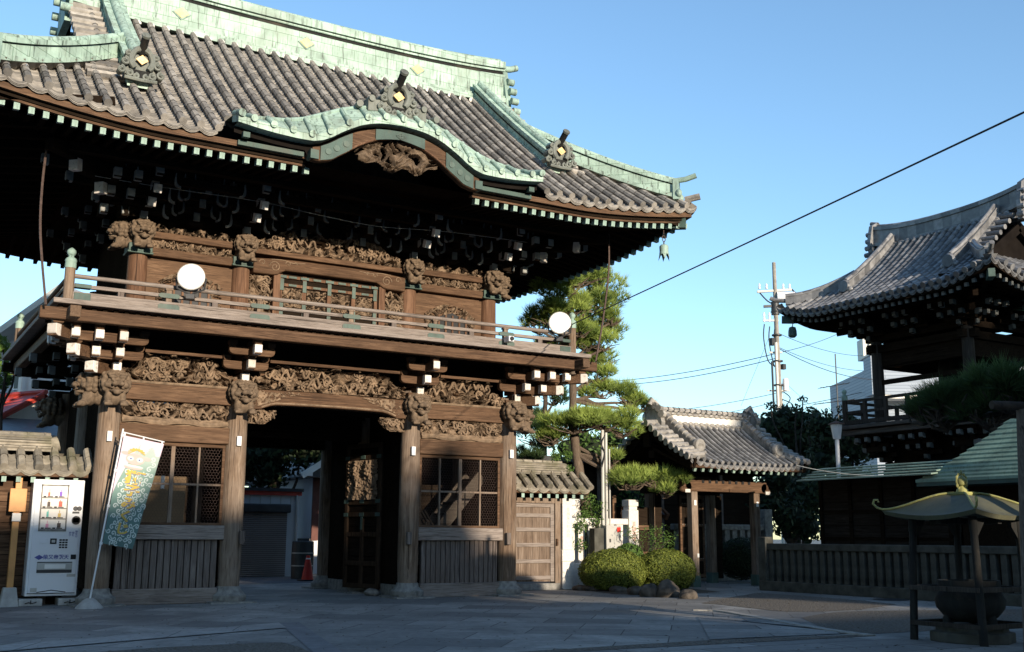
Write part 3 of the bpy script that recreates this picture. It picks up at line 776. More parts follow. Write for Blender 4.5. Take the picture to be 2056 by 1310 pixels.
for x in (-RX, RX):
    for y in (RY, GD+.89): corner_post(x, y)

# upper storey
UX = [-3.23, -1.55, 1.55, 3.23]; UY = .25
for x in UX:
    for y in (UY, GD-UY):
        mb = MB(); mb.lathe([(.155, 4.33), (.157, 4.8), (.15, 5.45)], (x, y, 0), 22); c = mb.build('upper_column', 'wood_red', G)
        if y == UY:
            mb = MB(); mb.b6(x-.20, x+.20, y-.2, y+.16, 5.44, 5.475); mb.b6(x-.185, x+.185, y-.188, y+.15, 5.475, 5.60); mb.build('column_cap', 'copper_d', c, .008)
            mb = MB(); mb.lathe([(.165, 4.345), (.165, 4.47)], (x, y, 0), 20)
            mb.prism([(x-.22, 4.345), (x+.22, 4.345), (x+.16, 4.48), (x-.16, 4.48)], y-.175, y-.15); mb.build('column_shoe', 'copper_f', c)
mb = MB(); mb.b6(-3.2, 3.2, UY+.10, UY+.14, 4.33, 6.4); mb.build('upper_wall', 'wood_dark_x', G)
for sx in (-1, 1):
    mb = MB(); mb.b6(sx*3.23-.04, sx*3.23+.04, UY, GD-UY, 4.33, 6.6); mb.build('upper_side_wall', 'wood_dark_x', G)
for sg, xa, xb in ((-1, UX[0], UX[1]), (1, UX[2], UX[3])):
    a, b = xa+.14, xb-.14; c0 = (a+b)/2
    beam('upper_beam', a-.03, b+.03, UY-.14, UY+.1, 5.44, 5.575)
    carve('dragon_carving', G, a, b, 5.585, 5.735, UY-.0, .11, seed=71+sg, fr=8, res=.012, hole=.12, motif=10)
    beam('upper_cornice', a-.1, b+.1, UY-.15, UY+.1, 5.735, 5.845)
    carve('wave_carving', G, a, b, 5.85, lambda x: 5.90+.10*abs(math.sin(x*9)), UY-.02, .10, seed=81+sg, fr=9, res=.012, hole=.25)
    beam('wall_panel', a, b, UY-.02, UY+.08, 4.36, 5.44, 'wood_x')
    beam('lower_rail', a, b, UY-.08, UY+.08, 4.36, 4.52)
    # cusped window with carved surround
    W_ = .62 if sg < 0 else .60
    def arch(x, k=1.0): return 5.05+.22*k-.16*(abs(x-c0)/(W_*.75))**2.2
    carve('window_carving', G, c0-W_*.85, c0+W_*.85, 4.56, lambda x: arch(x, .9), UY-.02, .10, seed=91+sg, fr=9, res=.012, hole=.2, ragged=.05, back=False)
    mb = MB(); mb.prism([(c0-.36, 4.58), (c0+.36, 4.58), (c0+.33, 4.86), (c0+.24, 5.0), (c0, 5.08), (c0-.24, 5.0), (c0-.33, 4.86)], UY-.16, UY-.125)
    wn = mb.build('window', 'black', G)
    mb = MB()
    for k in range(5): mb.b6(c0-.28+k*.14-.017, c0-.28+k*.14+.017, UY-.185, UY-.155, 4.58, 5.03)
    mb.build('window_bar', 'wood_red', wn)
# centre bay of the upper storey
beam('upper_cornice', -1.46, 1.46, UY-.16, UY+.1, 5.71, 5.80)
mb = MB()
tp = [(x, 5.66-.05*(abs(x)/1.4)**3) for x in [lerp(-1.4, 1.4, k/20) for k in range(21)]]
bt = [(x, 5.46 if abs(x) < .85 else lerp(5.46, 5.36, (abs(x)-.85)/.15) if abs(x) < 1.0 else 5.36) for x in [lerp(1.4, -1.4, k/40) for k in range(41)]]
mb.prism(bt+tp, UY-.22, UY+.05); ab = mb.build('arched_beam', 'wood_x', G, .018)
mb = MB()
for sg in (-1, 1):
    for cx, cz, r0, n in ((1.03, 5.50, .10, 22), (.8, 5.575, .05, 14), (.66, 5.59, .035, 12), (1.25, 5.55, .06, 14)):
        mb.tube([(sg*(cx+r0*(1-k/n)*math.cos(k*.55)), UY-.222, cz+r0*(1-k/n)*math.sin(k*.55)) for k in range(n-2)], .008, 5)
    mb.tube(catmull([(sg*1.1, UY-.222, 5.62), (sg*.9, UY-.222, 5.63), (sg*.72, UY-.222, 5.60), (sg*.5, UY-.222, 5.62)], 4), .008, 5)
mb.build('scroll_carving', 'carving', ab)
carve('crown_carving', G, -1.38, 1.38, 5.805, lambda x: 6.13+.12*math.exp(-((x-.55)/.35)**2)+.12*math.exp(-((x+.55)/.35)**2)-.2*max(0, (abs(x)-.8)/.6), UY-.02, .16, seed=101, fr=5.2, hole=.12, ragged=.08, motif=27)
for sg in (-1, 1):
    mb = MB(); x = sg*.97; mb.b6(x-.06, x+.06, UY-.18, UY+.06, 4.34, 5.40); mb.build('door_post', 'wood_red', G, .006)
    carve('side_carving', G, min(sg*1.04, sg*1.42), max(sg*1.04, sg*1.42), 4.42, 5.34, UY-.02, .12, seed=111+sg, fr=6.5, hole=.14, motif=11)
ud = MB(); ud.b6(-.91, .91, UY-.06, UY+.08, 4.34, 5.46); UD = ud.build('upper_door', 'wood_dark_x', G)
mb = MB()
for x in (-.885, -.455, 0, .455, .885): mb.b6(x-.035, x+.035, UY-.10, UY-.05, 4.36, 5.42)
for z in (4.40, 4.56, 4.82, 5.24, 5.38): mb.b6(-.9, .9, UY-.098, UY-.05, z-.025, z+.025)
mb.build('door_rail', 'wood_red', UD, .003)
for k in range(4):
    x0 = -.885+.43*k+.04; x0 += .02*k*.3
    carve('door_carving', UD, x0, x0+.35, 4.86, 5.19, UY-.05, .07, seed=121+k*7, fr=13, res=.011, hole=.2)
def fit(*q): mb = MB(); mb.b6(*q); mb.build('copper_fitting', 'copper_f', UD)
for x in (-.455, 0, .455, .86, -.86):
    for z in (5.24, 5.38, 4.82, 4.56, 4.40):
        if z in (5.24, 4.82, 4.56): fit(x-.033, x+.033, UY-.115, UY-.095, z-.10, z+.10)
        else: fit(x-.075, x+.075, UY-.117, UY-.095, z-.022, z+.022)
for x in (-.67, -.23, .23, .67):
    for z in (5.24, 5.38, 4.82, 4.56): fit(x-.07, x+.07, UY-.113, UY-.095, z-.018, z+.018)
for x in UX: lion(G, (x, UY-.15, 5.72), 0, .86)
lion(G, (-3.40, UY, 5.72), R(-90), .86); lion(G, (3.40, UY, 5.72), R(90), .86)

# upper brackets: dark, with pale painted edges and white ends on the tail rafters
def s_edge(mb, x, y, z, s=1, fl=1):
    """curved pale painted toe under a dark arm"""
    P = [(0, .10), (.0, .0), (.012, -.06), (.045, -.095), (.075, -.10), (.075, -.135), (.03, -.13), (-.015, -.10), (-.03, -.06), (-.03, .0), (-.015, .10)]
    P = [(x+a*s*fl, z+b*s) for a, b in P]
    mb.prism(P if fl > 0 else P[::-1], y-.02, y+.02)
def upper_bracket(x, corner=0):
    mb = MB(); tips = []; e = MB()
    block(mb, x, UY-.05, 5.86, .34)
    for i, (l, z) in enumerate(((.25, 6.04), (.6, 6.20), (.95, 6.36), (1.25, 6.52))):
        yy = UY-l
        mb.bar((x, UY, z), (x, yy, z), .11, .15)
        if i < 3: lat_arm(mb, x, yy+.04, z+.11, .84-.1*(i == 2), .09, .12)
        for s_ in (-1, 1):
            if i < 3:
                for q in ((x+s_*.30, yy-.03, z+.13, 1, s_), (x+s_*.46, yy+.06, z+.20, .8, s_)): e = MB(); s_edge(e, *q); tips.append(('edge', e))
        tips.append(((x, yy, z), (0, -1, 0), .11, .15, 'greywhite'))
    for (y0, z0, y1, z1) in ((UY, 6.42, UY-.80, 6.13), (UY, 6.62, UY-1.15, 6.25)):
        mb.bar((x, y0, z0), (x, y1, z1), .10, .13)
        t = MB(); d = Vector((0, y1-y0, z1-z0)).normalized(); t.bar(Vector((x, y1, z1))-d*.10, Vector((x, y1, z1))+d*.012, .106, .136); tips.append(t)
    if corner:
        for k, (l, z) in enumerate(((.35, 6.05), (.8, 6.22), (1.25, 6.38), (1.65, 6.50))):
            p = (x+corner*l, UY-l, z); mb.bar((x, UY, z+.12), p, .14, .17)
            if k in (1, 2):
                t = MB(); t.bar((x+corner*(l-.07), UY-l+.07, z+.008), (x+corner*(l+.01), UY-l-.01, z), .146, .176); tips.append(t)
            mb.bar((x, UY-.3*k, z), (x+corner*(l), UY-.3*k, z), .11, .15)
            tips.append(((x+corner*l, UY-.3*k, z), (corner, 0, 0), .11, .15, 'greywhite'))
            for dx in (.32, .62):
                if k < 3: mb.bar((x+corner*dx, UY, z), (x+corner*dx, UY-l, z), .11, .15); tips.append(((x+corner*dx, UY-l, z), (0, -1, 0), .11, .15, 'greywhite'))
    o = mb.build('bracket_set', 'wood_dark_x', G)
    for t in tips:
        if isinstance(t, MB): t.build('painted_end', 'white', o)
        elif t[0] == 'edge': t[1].build('painted_edge', 'greywhite', o)
        else: white_tip(t[0], t[1], t[2], t[3], o, t[4])
def filler_bracket(x):
    mb = MB(); es = []
    block(mb, x, UY-.05, 6.02, .24)
    for i, (l, z) in enumerate(((.22, 6.16), (.55, 6.30), (.88, 6.44))):
        mb.bar((x, UY, z), (x, UY-l, z), .09, .13); lat_arm(mb, x, UY-l+.04, z+.10, .66, .08, .11)
        for s_ in (-1, 1): e = MB(); s_edge(e, x+s_*.24, UY-l-.02, z+.12, .9, s_); es.append(e)
        e = MB(); e.b6(x-.05, x+.05, UY-l-.012, UY-l+.02, z-.07, z+.07); es.append(e)
    o = mb.build('bracket_set', 'wood_dark_x', G, .006)
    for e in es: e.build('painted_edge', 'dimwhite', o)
for x in (-2.39, -.55, .55, 2.39): filler_bracket(x)
for x, c in zip(UX, (-1, 0, 0, 1)): upper_bracket(x, c)
for sx in (-1, 1): side_bracket(sx*3.23, GD/2, sx, True); side_bracket(sx*3.23, GD-UY, sx, True)
# ------------------------------------------------------------------ gate roof
RC = 1.91
MR = Roof(6.1, 4.41, 6.76, .70, .0235, .36, .28, False, 4.15)
ZK = [(0, 7.41), (.2, 7.40), (.4, 7.375), (.55, 7.335), (.7, 7.28), (.85, 7.20), (1.0, 7.11), (1.15, 7.005), (1.3, 6.925), (1.45, 6.885), (1.7, 6.88), (2.0, 6.893), (2.3, 6.92), (2.6, 6.96)]
ZU = [(0, 7.64), (.35, 7.63), (.7, 7.57), (1.07, 7.41), (1.4, 7.24), (1.7, 7.145), (2.0, 7.10), (2.3, 7.07), (2.6, 7.05)]
def zk(x): return interp(ZK, abs(x))
def zu(x): return interp(ZU, abs(x))
YF = -2.74; YU = YF+.32
def kz_(x, y): return lerp(zk(x), zu(x), (y-YF)/.32) if y < YU else zu(x)+.10*(y-YU)
def t0f(x):
    if abs(x) > 2.60: return 0
    t = 0
    while MR.front(x, t)+.0 < kz_(x, RC-MR.ey+t) and t < 2: t += .02
    return t
o = roof_tiles(MR, 'roof_tiles', G, 'tile', .252, .055, t0f, step=.085, raw=True); o.location = (0, RC, 0)

def path_strip(mb, fn, a, b, n, w_, h_, mat=0):
    pts = [Vector(fn(lerp(a, b, k/n))) for k in range(n+1)]
    for p, q in zip(pts, pts[1:]): mb.bar(p, q, w_, h_, mat)
def front_line(yo, zo): return lambda x: (x, RC-MR.ey+yo, MR.front(x, 0)+zo)
def side_line(sx, xo, zo): return lambda y: (sx*(MR.ex-xo), RC+y, MR.side(y, 0)+zo)
def eave_strip(name, off, zo, w_, h_, mat):
    mb = MB()
    for a, b in ((-6.1+off, -1.42), (1.42, 6.1-off)): path_strip(mb, front_line(off, zo), a, b, 22, w_, h_)
    for sx in (-1, 1): path_strip(mb, side_line(sx, off, zo), -4.41+off, 4.41-off, 26, w_, h_)
    path_strip(mb, lambda x: (x, RC+MR.ey-off, MR.front(x, 0)+zo), -6+off, 6-off, 20, w_, h_)
    return mb.build(name, mat, G)
eave_strip('eave_board', .085, -.125, .05, .085, 'wood_x')
eave_strip('eave_shadow_board', .16, -.19, .05, .06, 'wood_dark_x')  # dark strip standing for the shaded gap between the eave boards
eave_strip('eave_board', .19, -.235, .06, .045, 'wood_x')
# soffit
mb = MB()
FR_ = (0, .2, .4, .7, 1)
mb.grid([[(x, RC-MR.ey+.14+t, MR.front(x, 0)-.215+.16*t) for t in [q*min(2.9, max(.06, 6.0-abs(x)+.05)) for q in FR_]] for x in [lerp(-5.96, 5.96, i/50) for i in range(51)]])
for sx in (-1, 1): mb.grid([[(sx*(MR.ex-.14-t), RC+y, MR.side(y, 0)-.22+.16*t) for t in [q*min(2.9, max(.06, 4.31-abs(y)+.05)) for q in FR_]] for y in [lerp(-4.27, 4.27, i/40) for i in range(41)]])
mb.grid([[(x, RC+MR.ey-.14-t, MR.front(x, 0)-.215+.16*t) for t in [q*min(2.9, max(.06, 6.0-abs(x)+.05)) for q in FR_]] for x in [lerp(-5.96, 5.96, i/50) for i in range(51)]])
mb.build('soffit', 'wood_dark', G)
def rafter(p, d, parent=G, cap=True):
    x, y, z = p
    mb = MB(); q = Vector((0, 0, 0)); e = Vector(d)*1.5+Vector((0, 0, .24)); mb.bar(q, e, .068, .082)
    me = mb.mesh('rafter', ['wood_dark']); cm = MB(); cm.bar(q-e.normalized()*.012, q+e.normalized()*.10, .076, .09)
    return me, cm.mesh('rafter_cap', ['copper_p'])
RM, RCM = rafter((0, 0, 0), (0, 1, 0))
def place_rafter(loc, rz, capm=True):
    o = bpy.data.objects.new('rafter', RM); COL.objects.link(o); o.parent = G; o.location = loc; o.rotation_euler = (0, 0, rz)
    if capm:
        c = bpy.data.objects.new('rafter_cap', RCM); COL.objects.link(c); c.parent = o
for k in range(66):
    x = -5.98+k*.184
    if abs(x) > 1.38: place_rafter((x, RC-MR.ey+.20, MR.front(x, 0)-.305), 0)
for k in range(36):
    y = -4.2+k*.24; place_rafter((MR.ex-.2, RC+y, MR.side(y, 0)-.305), PI/2)
mb = MB()
for k in range(46):
    y = -4.2+k*.187
    if k % 2 == 0: mb.bar((-MR.ex+.12, RC+y, MR.side(y, 0)-.33), (-MR.ex+1.9, RC+y, MR.side(y, 0)-.05), .10, .12)
    x = -5.9+k*.262; mb.bar((x, RC+MR.ey-.2, MR.front(x, 0)-.305), (x, RC+MR.ey-1.7, MR.front(x, 0)-.065), .07, .085)
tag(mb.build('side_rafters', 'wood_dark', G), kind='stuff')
for sx in (-1, 1):
    for sy in (-1, 1):
        c0 = Vector((sx*4.1, RC+sy*2.4, 6.86)); c1 = Vector((sx*5.93, RC+sy*4.24, 6.755))
        mb = MB(); mb.bar(c0, c1, .15, .20); cb = mb.build('corner_rafter', 'wood_dark', G)
        d = (c1-c0).normalized(); mb = MB(); mb.bar(c1-d*.28, c1+d*.03, .165, .215); mb.build('rafter_cap', 'copper_d', cb)
# purlin seen at the wall head
mb = MB(); mb.b6(-4.6, 4.6, -1.30, -1.16, 6.50, 6.62); mb.b6(-4.2, 4.2, -.72, -.62, 6.42, 6.54); mb.build('eave_purlin', 'wood_dark_x', G)

# karahafu: undulating gable over the middle of the eave
XS = [lerp(-2.58, 2.58, k/72) for k in range(73)]
mb = MB()
rows = []
for x in XS:
    ye = max(RC-MR.ey+t0f(x)+.12, YU+.1)
    ys = [YF, YF+.16, YU]+[lerp(YU, ye, q/4) for q in (1, 2, 3, 4)]
    rows.append([(x, y, kz_(x, y)) for y in ys])
mb.grid(rows, 0)
mb.grid([[(x, YF, zk(x)-.105), (x, YF, zk(x))] for x in XS], 0)
mb.grid([[(x, YF, zk(x)-.105), (x, YF+.2, zk(x)-.105)] for x in XS], 0)
for sg in (-1, 1): mb.grid([[(sg*2.58, y, kz_(2.58, y)-.105), (sg*2.58, y, kz_(2.58, y))] for y in (YF, YF+.1, YU)])
KB = mb.build('curved_gable_roof', 'copper', G)
mb = MB(); mb.grid([[(x, YF+.20, zk(x)-(.34 if abs(x) < 1.45 else .20)), (x, YF+.20, zk(x)-.05)] for x in XS]); mb.grid([[(x, YF+.22, zk(x)-.24), (x, YF+1.3, zk(x)-.18)] for x in XS if abs(x) < 1.5]); mb.build('gable_recess', 'black_wood', KB)
mb = MB()
for k in range(17):
    x = -2.36+k*.295
    dz = (zk(x+.02)-zk(x-.02))/.04; n_ = Vector((-dz, 0, 1)).normalized()*.03
    P = [(x+n_.x, y, kz_(x, y)+n_.z) for y in (YF-.03, YF+.15, YU-.03)]
    mb = MB(); mb.tube(P, .040, 10)
    mb.tube([(P[0][0], YF-.045, P[0][2]-.006), (P[0][0], YF-.02, P[0][2])], .052, 10); mb.build('copper_roll', 'copper', KB)
mb = MB()
for sg in (-1, 1):
    mb.tube([(sg*2.54, YF-.05, zk(2.54)+.03), (sg*2.54, YU, zu(2.54)+.03)], .055, 10)
    mb.tube([(sg*x, YU+.02, zu(x)+.01) for x in (2.55, 2.2, 1.8, 1.5, 1.2, .9, .6, .3, 0)], .04, 8)
mb.build('copper_ridge_roll', 'copper_p', KB)
KBT = [(0, .25), (.57, .37), (.88, .43), (1.1, .44), (1.35, .37), (1.45, .33)]
def kb_bot(x): return zk(x)-interp(KBT, abs(x))-.02
def kb_top(x): return zk(x)-.17
XH = [lerp(-1.42, 1.42, k/48) for k in range(49)]
mb = MB(); mb.prism([(x, kb_bot(x)) for x in XH]+[(x, kb_top(x)) for x in reversed(XH)], -2.64, -2.52); HB = mb.build('gable_board', 'wood_x', KB, .006)
mb = MB(); mb.tube([(x, -2.645, kb_bot(x)+.02) for x in XH], .014, 6); mb.build('board_edge', 'wood_red', HB)
mb = MB()
for a, b, e in ((-1.30, -.80, .02), (.80, 1.30, .02), (-.42, .42, .015)):
    xs = [lerp(a, b, k/14) for k in range(15)]
    mb.prism([(x, kb_bot(x)+.012-(.05*(1-abs(x)/.42) if abs(a) < .5 else 0)) for x in xs]+[(x, kb_top(x)-.005) for x in reversed(xs)], -2.665, -2.64)
for sg in (-1, 1):
    mb.b6(min(sg*1.33, sg*1.46), max(sg*1.33, sg*1.46), -2.68, -2.5, zk(1.4)-.36, zk(1.4)-.22)
    mb.b6(min(sg*1.50, sg*2.50), max(sg*1.50, sg*2.50), -2.50, -2.44, 6.60, 6.67)
    mb.box((sg*2.42, -2.60, 6.72), (.10, .08, .08))
mb.build('copper_fitting', 'copper_d', HB)
for x in (-1.05, 1.05, -.9, .9, -1.18, 1.18): mb = MB(); mb.lathe([(.05, -.008), (.05, 0), (.02, .0)], (x, -2.67, (kb_bot(x)+kb_top(x))/2), 10, axis='y'); mb.build('raised_crest', 'copper_f', HB)
mb = MB()
for s_ in (.8, .5, .25):
    d_ = .10*s_; P = [(-d_, 0), (0, -d_*.62), (d_, 0), (0, d_*.62), (-d_, 0)]
    for (a, b), (c, d) in zip(P, P[1:]): mb.bar((a, -2.672, 7.155+b), (c, -2.672, 7.155+d), .012, .012)
mb.build('raised_crest', 'copper_f', HB)
def gz(x, s): return 6.86+.25*math.sqrt(max(0, 1-(x/.72)**2))*(1 if s > 0 else -1)*(1 if s > 0 else .95)
carve('bird_carving', KB, -.71, .71, lambda x: gz(x, -1)+.05*math.sin(x*14), lambda x: gz(x, 1), -2.46, .14, seed=141, fr=4.2, hole=.10, back=False, mat='carving_old')
onigawara(KB, 'onigawara', (0, -2.50, 7.77), .84, 0, ('oni', 'bronze_k', 'gold'))
mb = MB(); mb.prism([(x, zu(x)+.12) for x in (-.5, -.25, 0, .25, .5)]+[(x, zu(x)-.06) for x in (.5, .25, 0, -.25, -.5)], -2.52, -2.3)
for sg in (-1, 1):
    mb.tube([(sg*.66, -2.58, 7.60), (sg*.58, -2.1, 7.64)], .055, 10); mb.tube([(sg*.45, -2.56, 7.74), (sg*.42, -2.1, 7.78)], .05, 10)
mb.tube([(0, -2.4, 7.75), (0, -1.2, 7.85)], .12, 10)
mb.build('gable_ridge', 'oni', KB)

# ridges
ridge_pts = [(lerp(-4.4, 4.4, k/24), RC, 9.98+.16*abs(lerp(-1, 1, k/24))**3) for k in range(25)]
mb = MB(); ridge_body(mb, ridge_pts, .50, 1.0, [(0, .10, 1.5), (.10, .17, 1.3), (.17, .68, 1.0), (.76, .80, 1.0), (.82, .97, 1.12)], 0, .10)
mr = mb.build('main_ridge', 'copper', G)
mb = MB(); ridge_body(mb, ridge_pts, .50, 1.0, [(.68, .76, .86), (.80, .82, .9)], 0); mb.build('ridge_groove', 'bronze_k', mr)
gc = MB()
mb = MB()
for px, py in ((365, 27), (615, 87), (838, 140)):
    p = aty(px, py, RC-.26)
    mb.prism([(p.x-.17, p.z), (p.x, p.z-.135), (p.x+.17, p.z), (p.x, p.z+.135)], RC-.272, RC-.249); gc.prism([(p.x-.135, p.z), (p.x, p.z-.105), (p.x+.135, p.z), (p.x, p.z+.105)], RC-.284, RC-.272)
mb.build('crest_mount', 'copper_p', mr); gc.build('gold_crest', 'gold', mr)
for k in range(29):   # pale plaster wedges under the ridge between tile rows
    x = -3.528+k*.252; mb = MB(); mb.ell((x, RC-.385, 10.0+random.uniform(-.01, .01)), (random.uniform(.055, .08), .02, random.uniform(.04, .06)), 8, 5); mb.build('ridge_plaster', 'plaster', mr)
for sx in (-1, 1):
    mb = MB()
    x = sx*4.42
    mb.prism([(RC-.42, 9.72), (RC+.42, 9.72), (RC+.36, 10.3), (RC+.22, 10.9), (RC, 11.05), (RC-.22, 10.9), (RC-.36, 10.3)], x-.06, x+.06, 'x')
    mb.tube([(x, RC, 11.06), (x+sx*.25, RC, 11.10), (x+sx*.42, RC, 11.17)], .07, 10)
    for z, y in ((10.65, .3), (10.4, .4), (10.15, .48), (9.9, .55)):
        mb.tube([(x, RC-y, z), (x+sx*.16, RC-y, z)], .075, 10); mb.tube([(x, RC+y, z), (x+sx*.16, RC+y, z)], .075, 10)
    mb.build('ridge_end', 'copper_p', mr)
    # descending ridges
    for sy in (-1, 1):
        kp = [(sx*3.73, RC+sy*(MR.ey-t), MR.front(3.73, t)+.05) for t in [lerp(4.05, 1.06, k/10) for k in range(11)]]
        mb = MB(); ridge_body(mb, kp, .27, .36, [(0, .25, 1.25), (.25, .8, 1), (.8, 1.0, 1.35)], 0, .075)
        kr = mb.build('descending_ridge', 'copper', G)
        if sy < 0:
            mb = MB(); ridge_body(mb, kp, .27, .36, [(.52, .62, 1.06)], 0); mb.build('ridge_groove', 'bronze_k', kr)
            onigawara(kr, 'onigawara', (sx*3.73, RC-MR.ey+1.0, MR.front(3.73, 1.0)+.41), .78)
        hp = [(sx*(MR.ex-d), RC+sy*(MR.ey-d), MR.front(MR.ex-d, d)+.05) for d in [lerp(2.3, .28, k/12) for k in range(13)]]
        mb = MB(); ridge_body(mb, hp, .25, .34, [(0, .22, 1.25), (.22, .72, 1), (.78, 1.0, 1.3)], 0, .06); hr = mb.build('corner_ridge', 'copper', G)
        if sy < 0:
            mb = MB(); ridge_body(mb, hp, .25, .34, [(.70, .80, .9)], 0); mb.build('ridge_groove', 'bronze_k', hr)
            e = Vector(hp[-1]); d = Vector((sx, sy, 0)).normalized()
            mb = MB(); M_ = Matrix.Rotation(math.atan2(d.y, d.x), 3, 'Z')
            mb.box(e+d*.03+Vector((0, 0, .16)), (.10, .36, .40), M=M_)
            mb.tube([e-d*.05+Vector((0, 0, .36)), e+d*.2+Vector((0, 0, .38)), e+d*.40+Vector((0, 0, .44))], .055, 8)
            for q in (-.17, .17):
                v = M_ @ Vector((.06, q, .07)); mb.ell(e+v+d*.03, (.06, .06, .08), 8, 6)
            mb.build('ridge_end', 'copper_p', hr)
            mb = MB(); mb.tube([e+d*.18+Vector((0, 0, -.02)), e+d*.46+Vector((0, 0, .03))], .062, 10); mb.build('corner_tile', 'tile', hr)
    # gable: rake tiles, barge board, wall
    for sy in (-1, 1):
        mb = MB()
        for k in range(14):
            t = 1.3+k*.215; y = RC+sy*(MR.ey-t); z = MR.f(t)+.05
            mb.tube([(sx*3.9, y, z+.015), (sx*4.44, y, z-.01)], .072, 8)
        mb.build('gable_tiles', 'tile', G)
    mb = MB()
    for sy in (-1, 1):
        tp = [(RC+sy*(MR.ey-t), MR.f(t)-.03) for t in [lerp(.9, 4.41, k/10) for k in range(11)]]
        for (a, b), (c, d) in zip(tp, tp[1:]): mb.bar((sx*4.32, a, b-.1), (sx*4.32, c, d-.1), .07, .22)
    mb.build('barge_board', 'wood_dark', G)
    mb = MB(); mb.prism([(RC-2.6, 7.9), (RC+2.6, 7.9), (RC, 10.0)], sx*4.08-.03, sx*4.08+.03, 'x'); mb.build('gable_wall', 'wood_dark', G)
# sagging iron rods from eave to balcony corners, thin wire under the eave
for pts in ([(1222, 470), (1222, 545), (1211, 640), (1196, 726)], [(96, 280), (85, 370), (81, 470), (92, 612)]):
    P = [aty(px, py, -1.30) for px, py in pts]; mb = MB(); mb.tube(catmull(P, 6), .018, 6); mb.build('iron_rod', 'iron', G)
mb = MB(); mb.tube(catmull([aty(px, py, -.75) for px, py in ((180, 352), (330, 377), (520, 405), (640, 432), (760, 455), (900, 466), (1080, 490))], 5), .004, 4); mb.build('eave_wire', 'rope', G)
# ------------------------------------------------------------------ things on and around the gate
def floodlight(p, label, yaw=0):
    t = thing('floodlight', label, 'floodlight', tuple(p), 0, 'round floodlights on the balcony rail')
    M_ = Matrix.Rotation(yaw, 3, 'Z')
    def rot(mb): mb.v = [tuple(M_ @ Vector(v)) for v in mb.v]; return mb
    mb = MB(); mb.lathe([(.19, -.035), (.205, -.03), (.205, .0), (.195, .02), (.16, .10), (.10, .17), (.07, .20), (.0, .205)], (0, 0, 0), 28, axis='y'); rot(mb).build('lamp_housing', 'grey_metal', t, raw=True)
    mb = MB(); mb.lathe([(.0, -.052), (.10, -.05), (.188, -.037), (.188, -.02)], (0, 0, 0), 28, axis='y'); rot(mb).build('lens', 'lens', t, raw=True)
    mb = MB(); mb.tube([(-.215, .04, 0), (-.2, .05, -.17), (0, .06, -.26), (.2, .05, -.17), (.215, .04, 0)], .016, 6); mb.box((0, .10, -.29), (.12, .16, .07)); rot(mb).build('yoke', 'dark_metal', t, raw=True)
    return t
floodlight(aty(384, 557, -1.16), 'round white floodlight on the balcony rail in front of the left upper window', R(-18))
floodlight(aty(1124, 649, -1.06), 'round white floodlight beside the right corner post of the balcony', R(-30))
p = aty(1022, 682, -1.10)
t = thing('security_camera', 'small white security camera fixed to the balcony rail', 'camera', tuple(p))
mb = MB(); mb.box((0, 0, 0), (.11, .19, .10)); mb.build('camera_body', 'white_metal', t, .012, raw=True)
mb = MB(); mb.lathe([(.036, -.12), (.04, -.09)], (.0, 0, 0), 14, axis='y'); mb.build('lens', 'black', t, raw=True)
mb = MB(); mb.tube([(0, .05, .02), (0, .16, -.02), (0, .2, -.08)], .02, 6); mb.build('bracket', 'grey_metal', t, raw=True)
# wind bell under the right eave corner
p = Vector((5.50, -2.26, 6.47)); t = thing('wind_bell', 'small green bronze wind bell hanging under the right eave corner', 'wind bell', tuple(p))
mb = MB(); mb.lathe([(.02, -.17), (.06, -.18), (.085, -.21), (.082, -.30), (.088, -.36), (.084, -.362), (.07, -.30), (.0, -.22)], (0, 0, 0), 18)
for k in range(6):
    a = k*PI/3; c, s_ = math.cos(a), math.sin(a)
    mb.add([(.086*math.cos(a-.42), .086*math.sin(a-.42), -.355), (.086*math.cos(a+.42), .086*math.sin(a+.42), -.355), (.118*c, .118*s_, -.475)], [(0, 1, 2)])
mb.build('bell', 'copper_p', t, raw=True)
mb = MB(); mb.tube([(.035*math.cos(q), 0, -.06+.05*math.sin(q)*1.2) for q in [R(-80)+R(340)*k/12 for k in range(13)]], .008, 5); mb.tube([(0, 0, -.11), (0, 0, -.19)], .012, 6); mb.tube([(0, 0, .02), (0, 0, .1)], .008, 5); mb.build('hook', 'iron', t, raw=True)
for (px, py), lab in (((480, 886), 'small white box on the gate post left of the passage'), ((830, 906), 'small white box on the gate post right of the passage'), ((1027, 912), 'small white box on the rightmost gate post'), ((220, 876), 'small beige box on the leftmost gate post above the banner')):
    p = aty(px, py, -.2); t = thing('door_sensor', lab, 'wall box', tuple(p), 0, 'small boxes on the gate posts')
    mb = MB(); mb.box((0, 0, 0), (.075, .045, .155)); mb.build('case', 'white_metal' if px > 300 else 'plaster', t, .008, raw=True)
    mb = MB(); mb.box((0, -.025, .02), (.045, .008, .07)); mb.build('cover', 'plaster', t, raw=True)

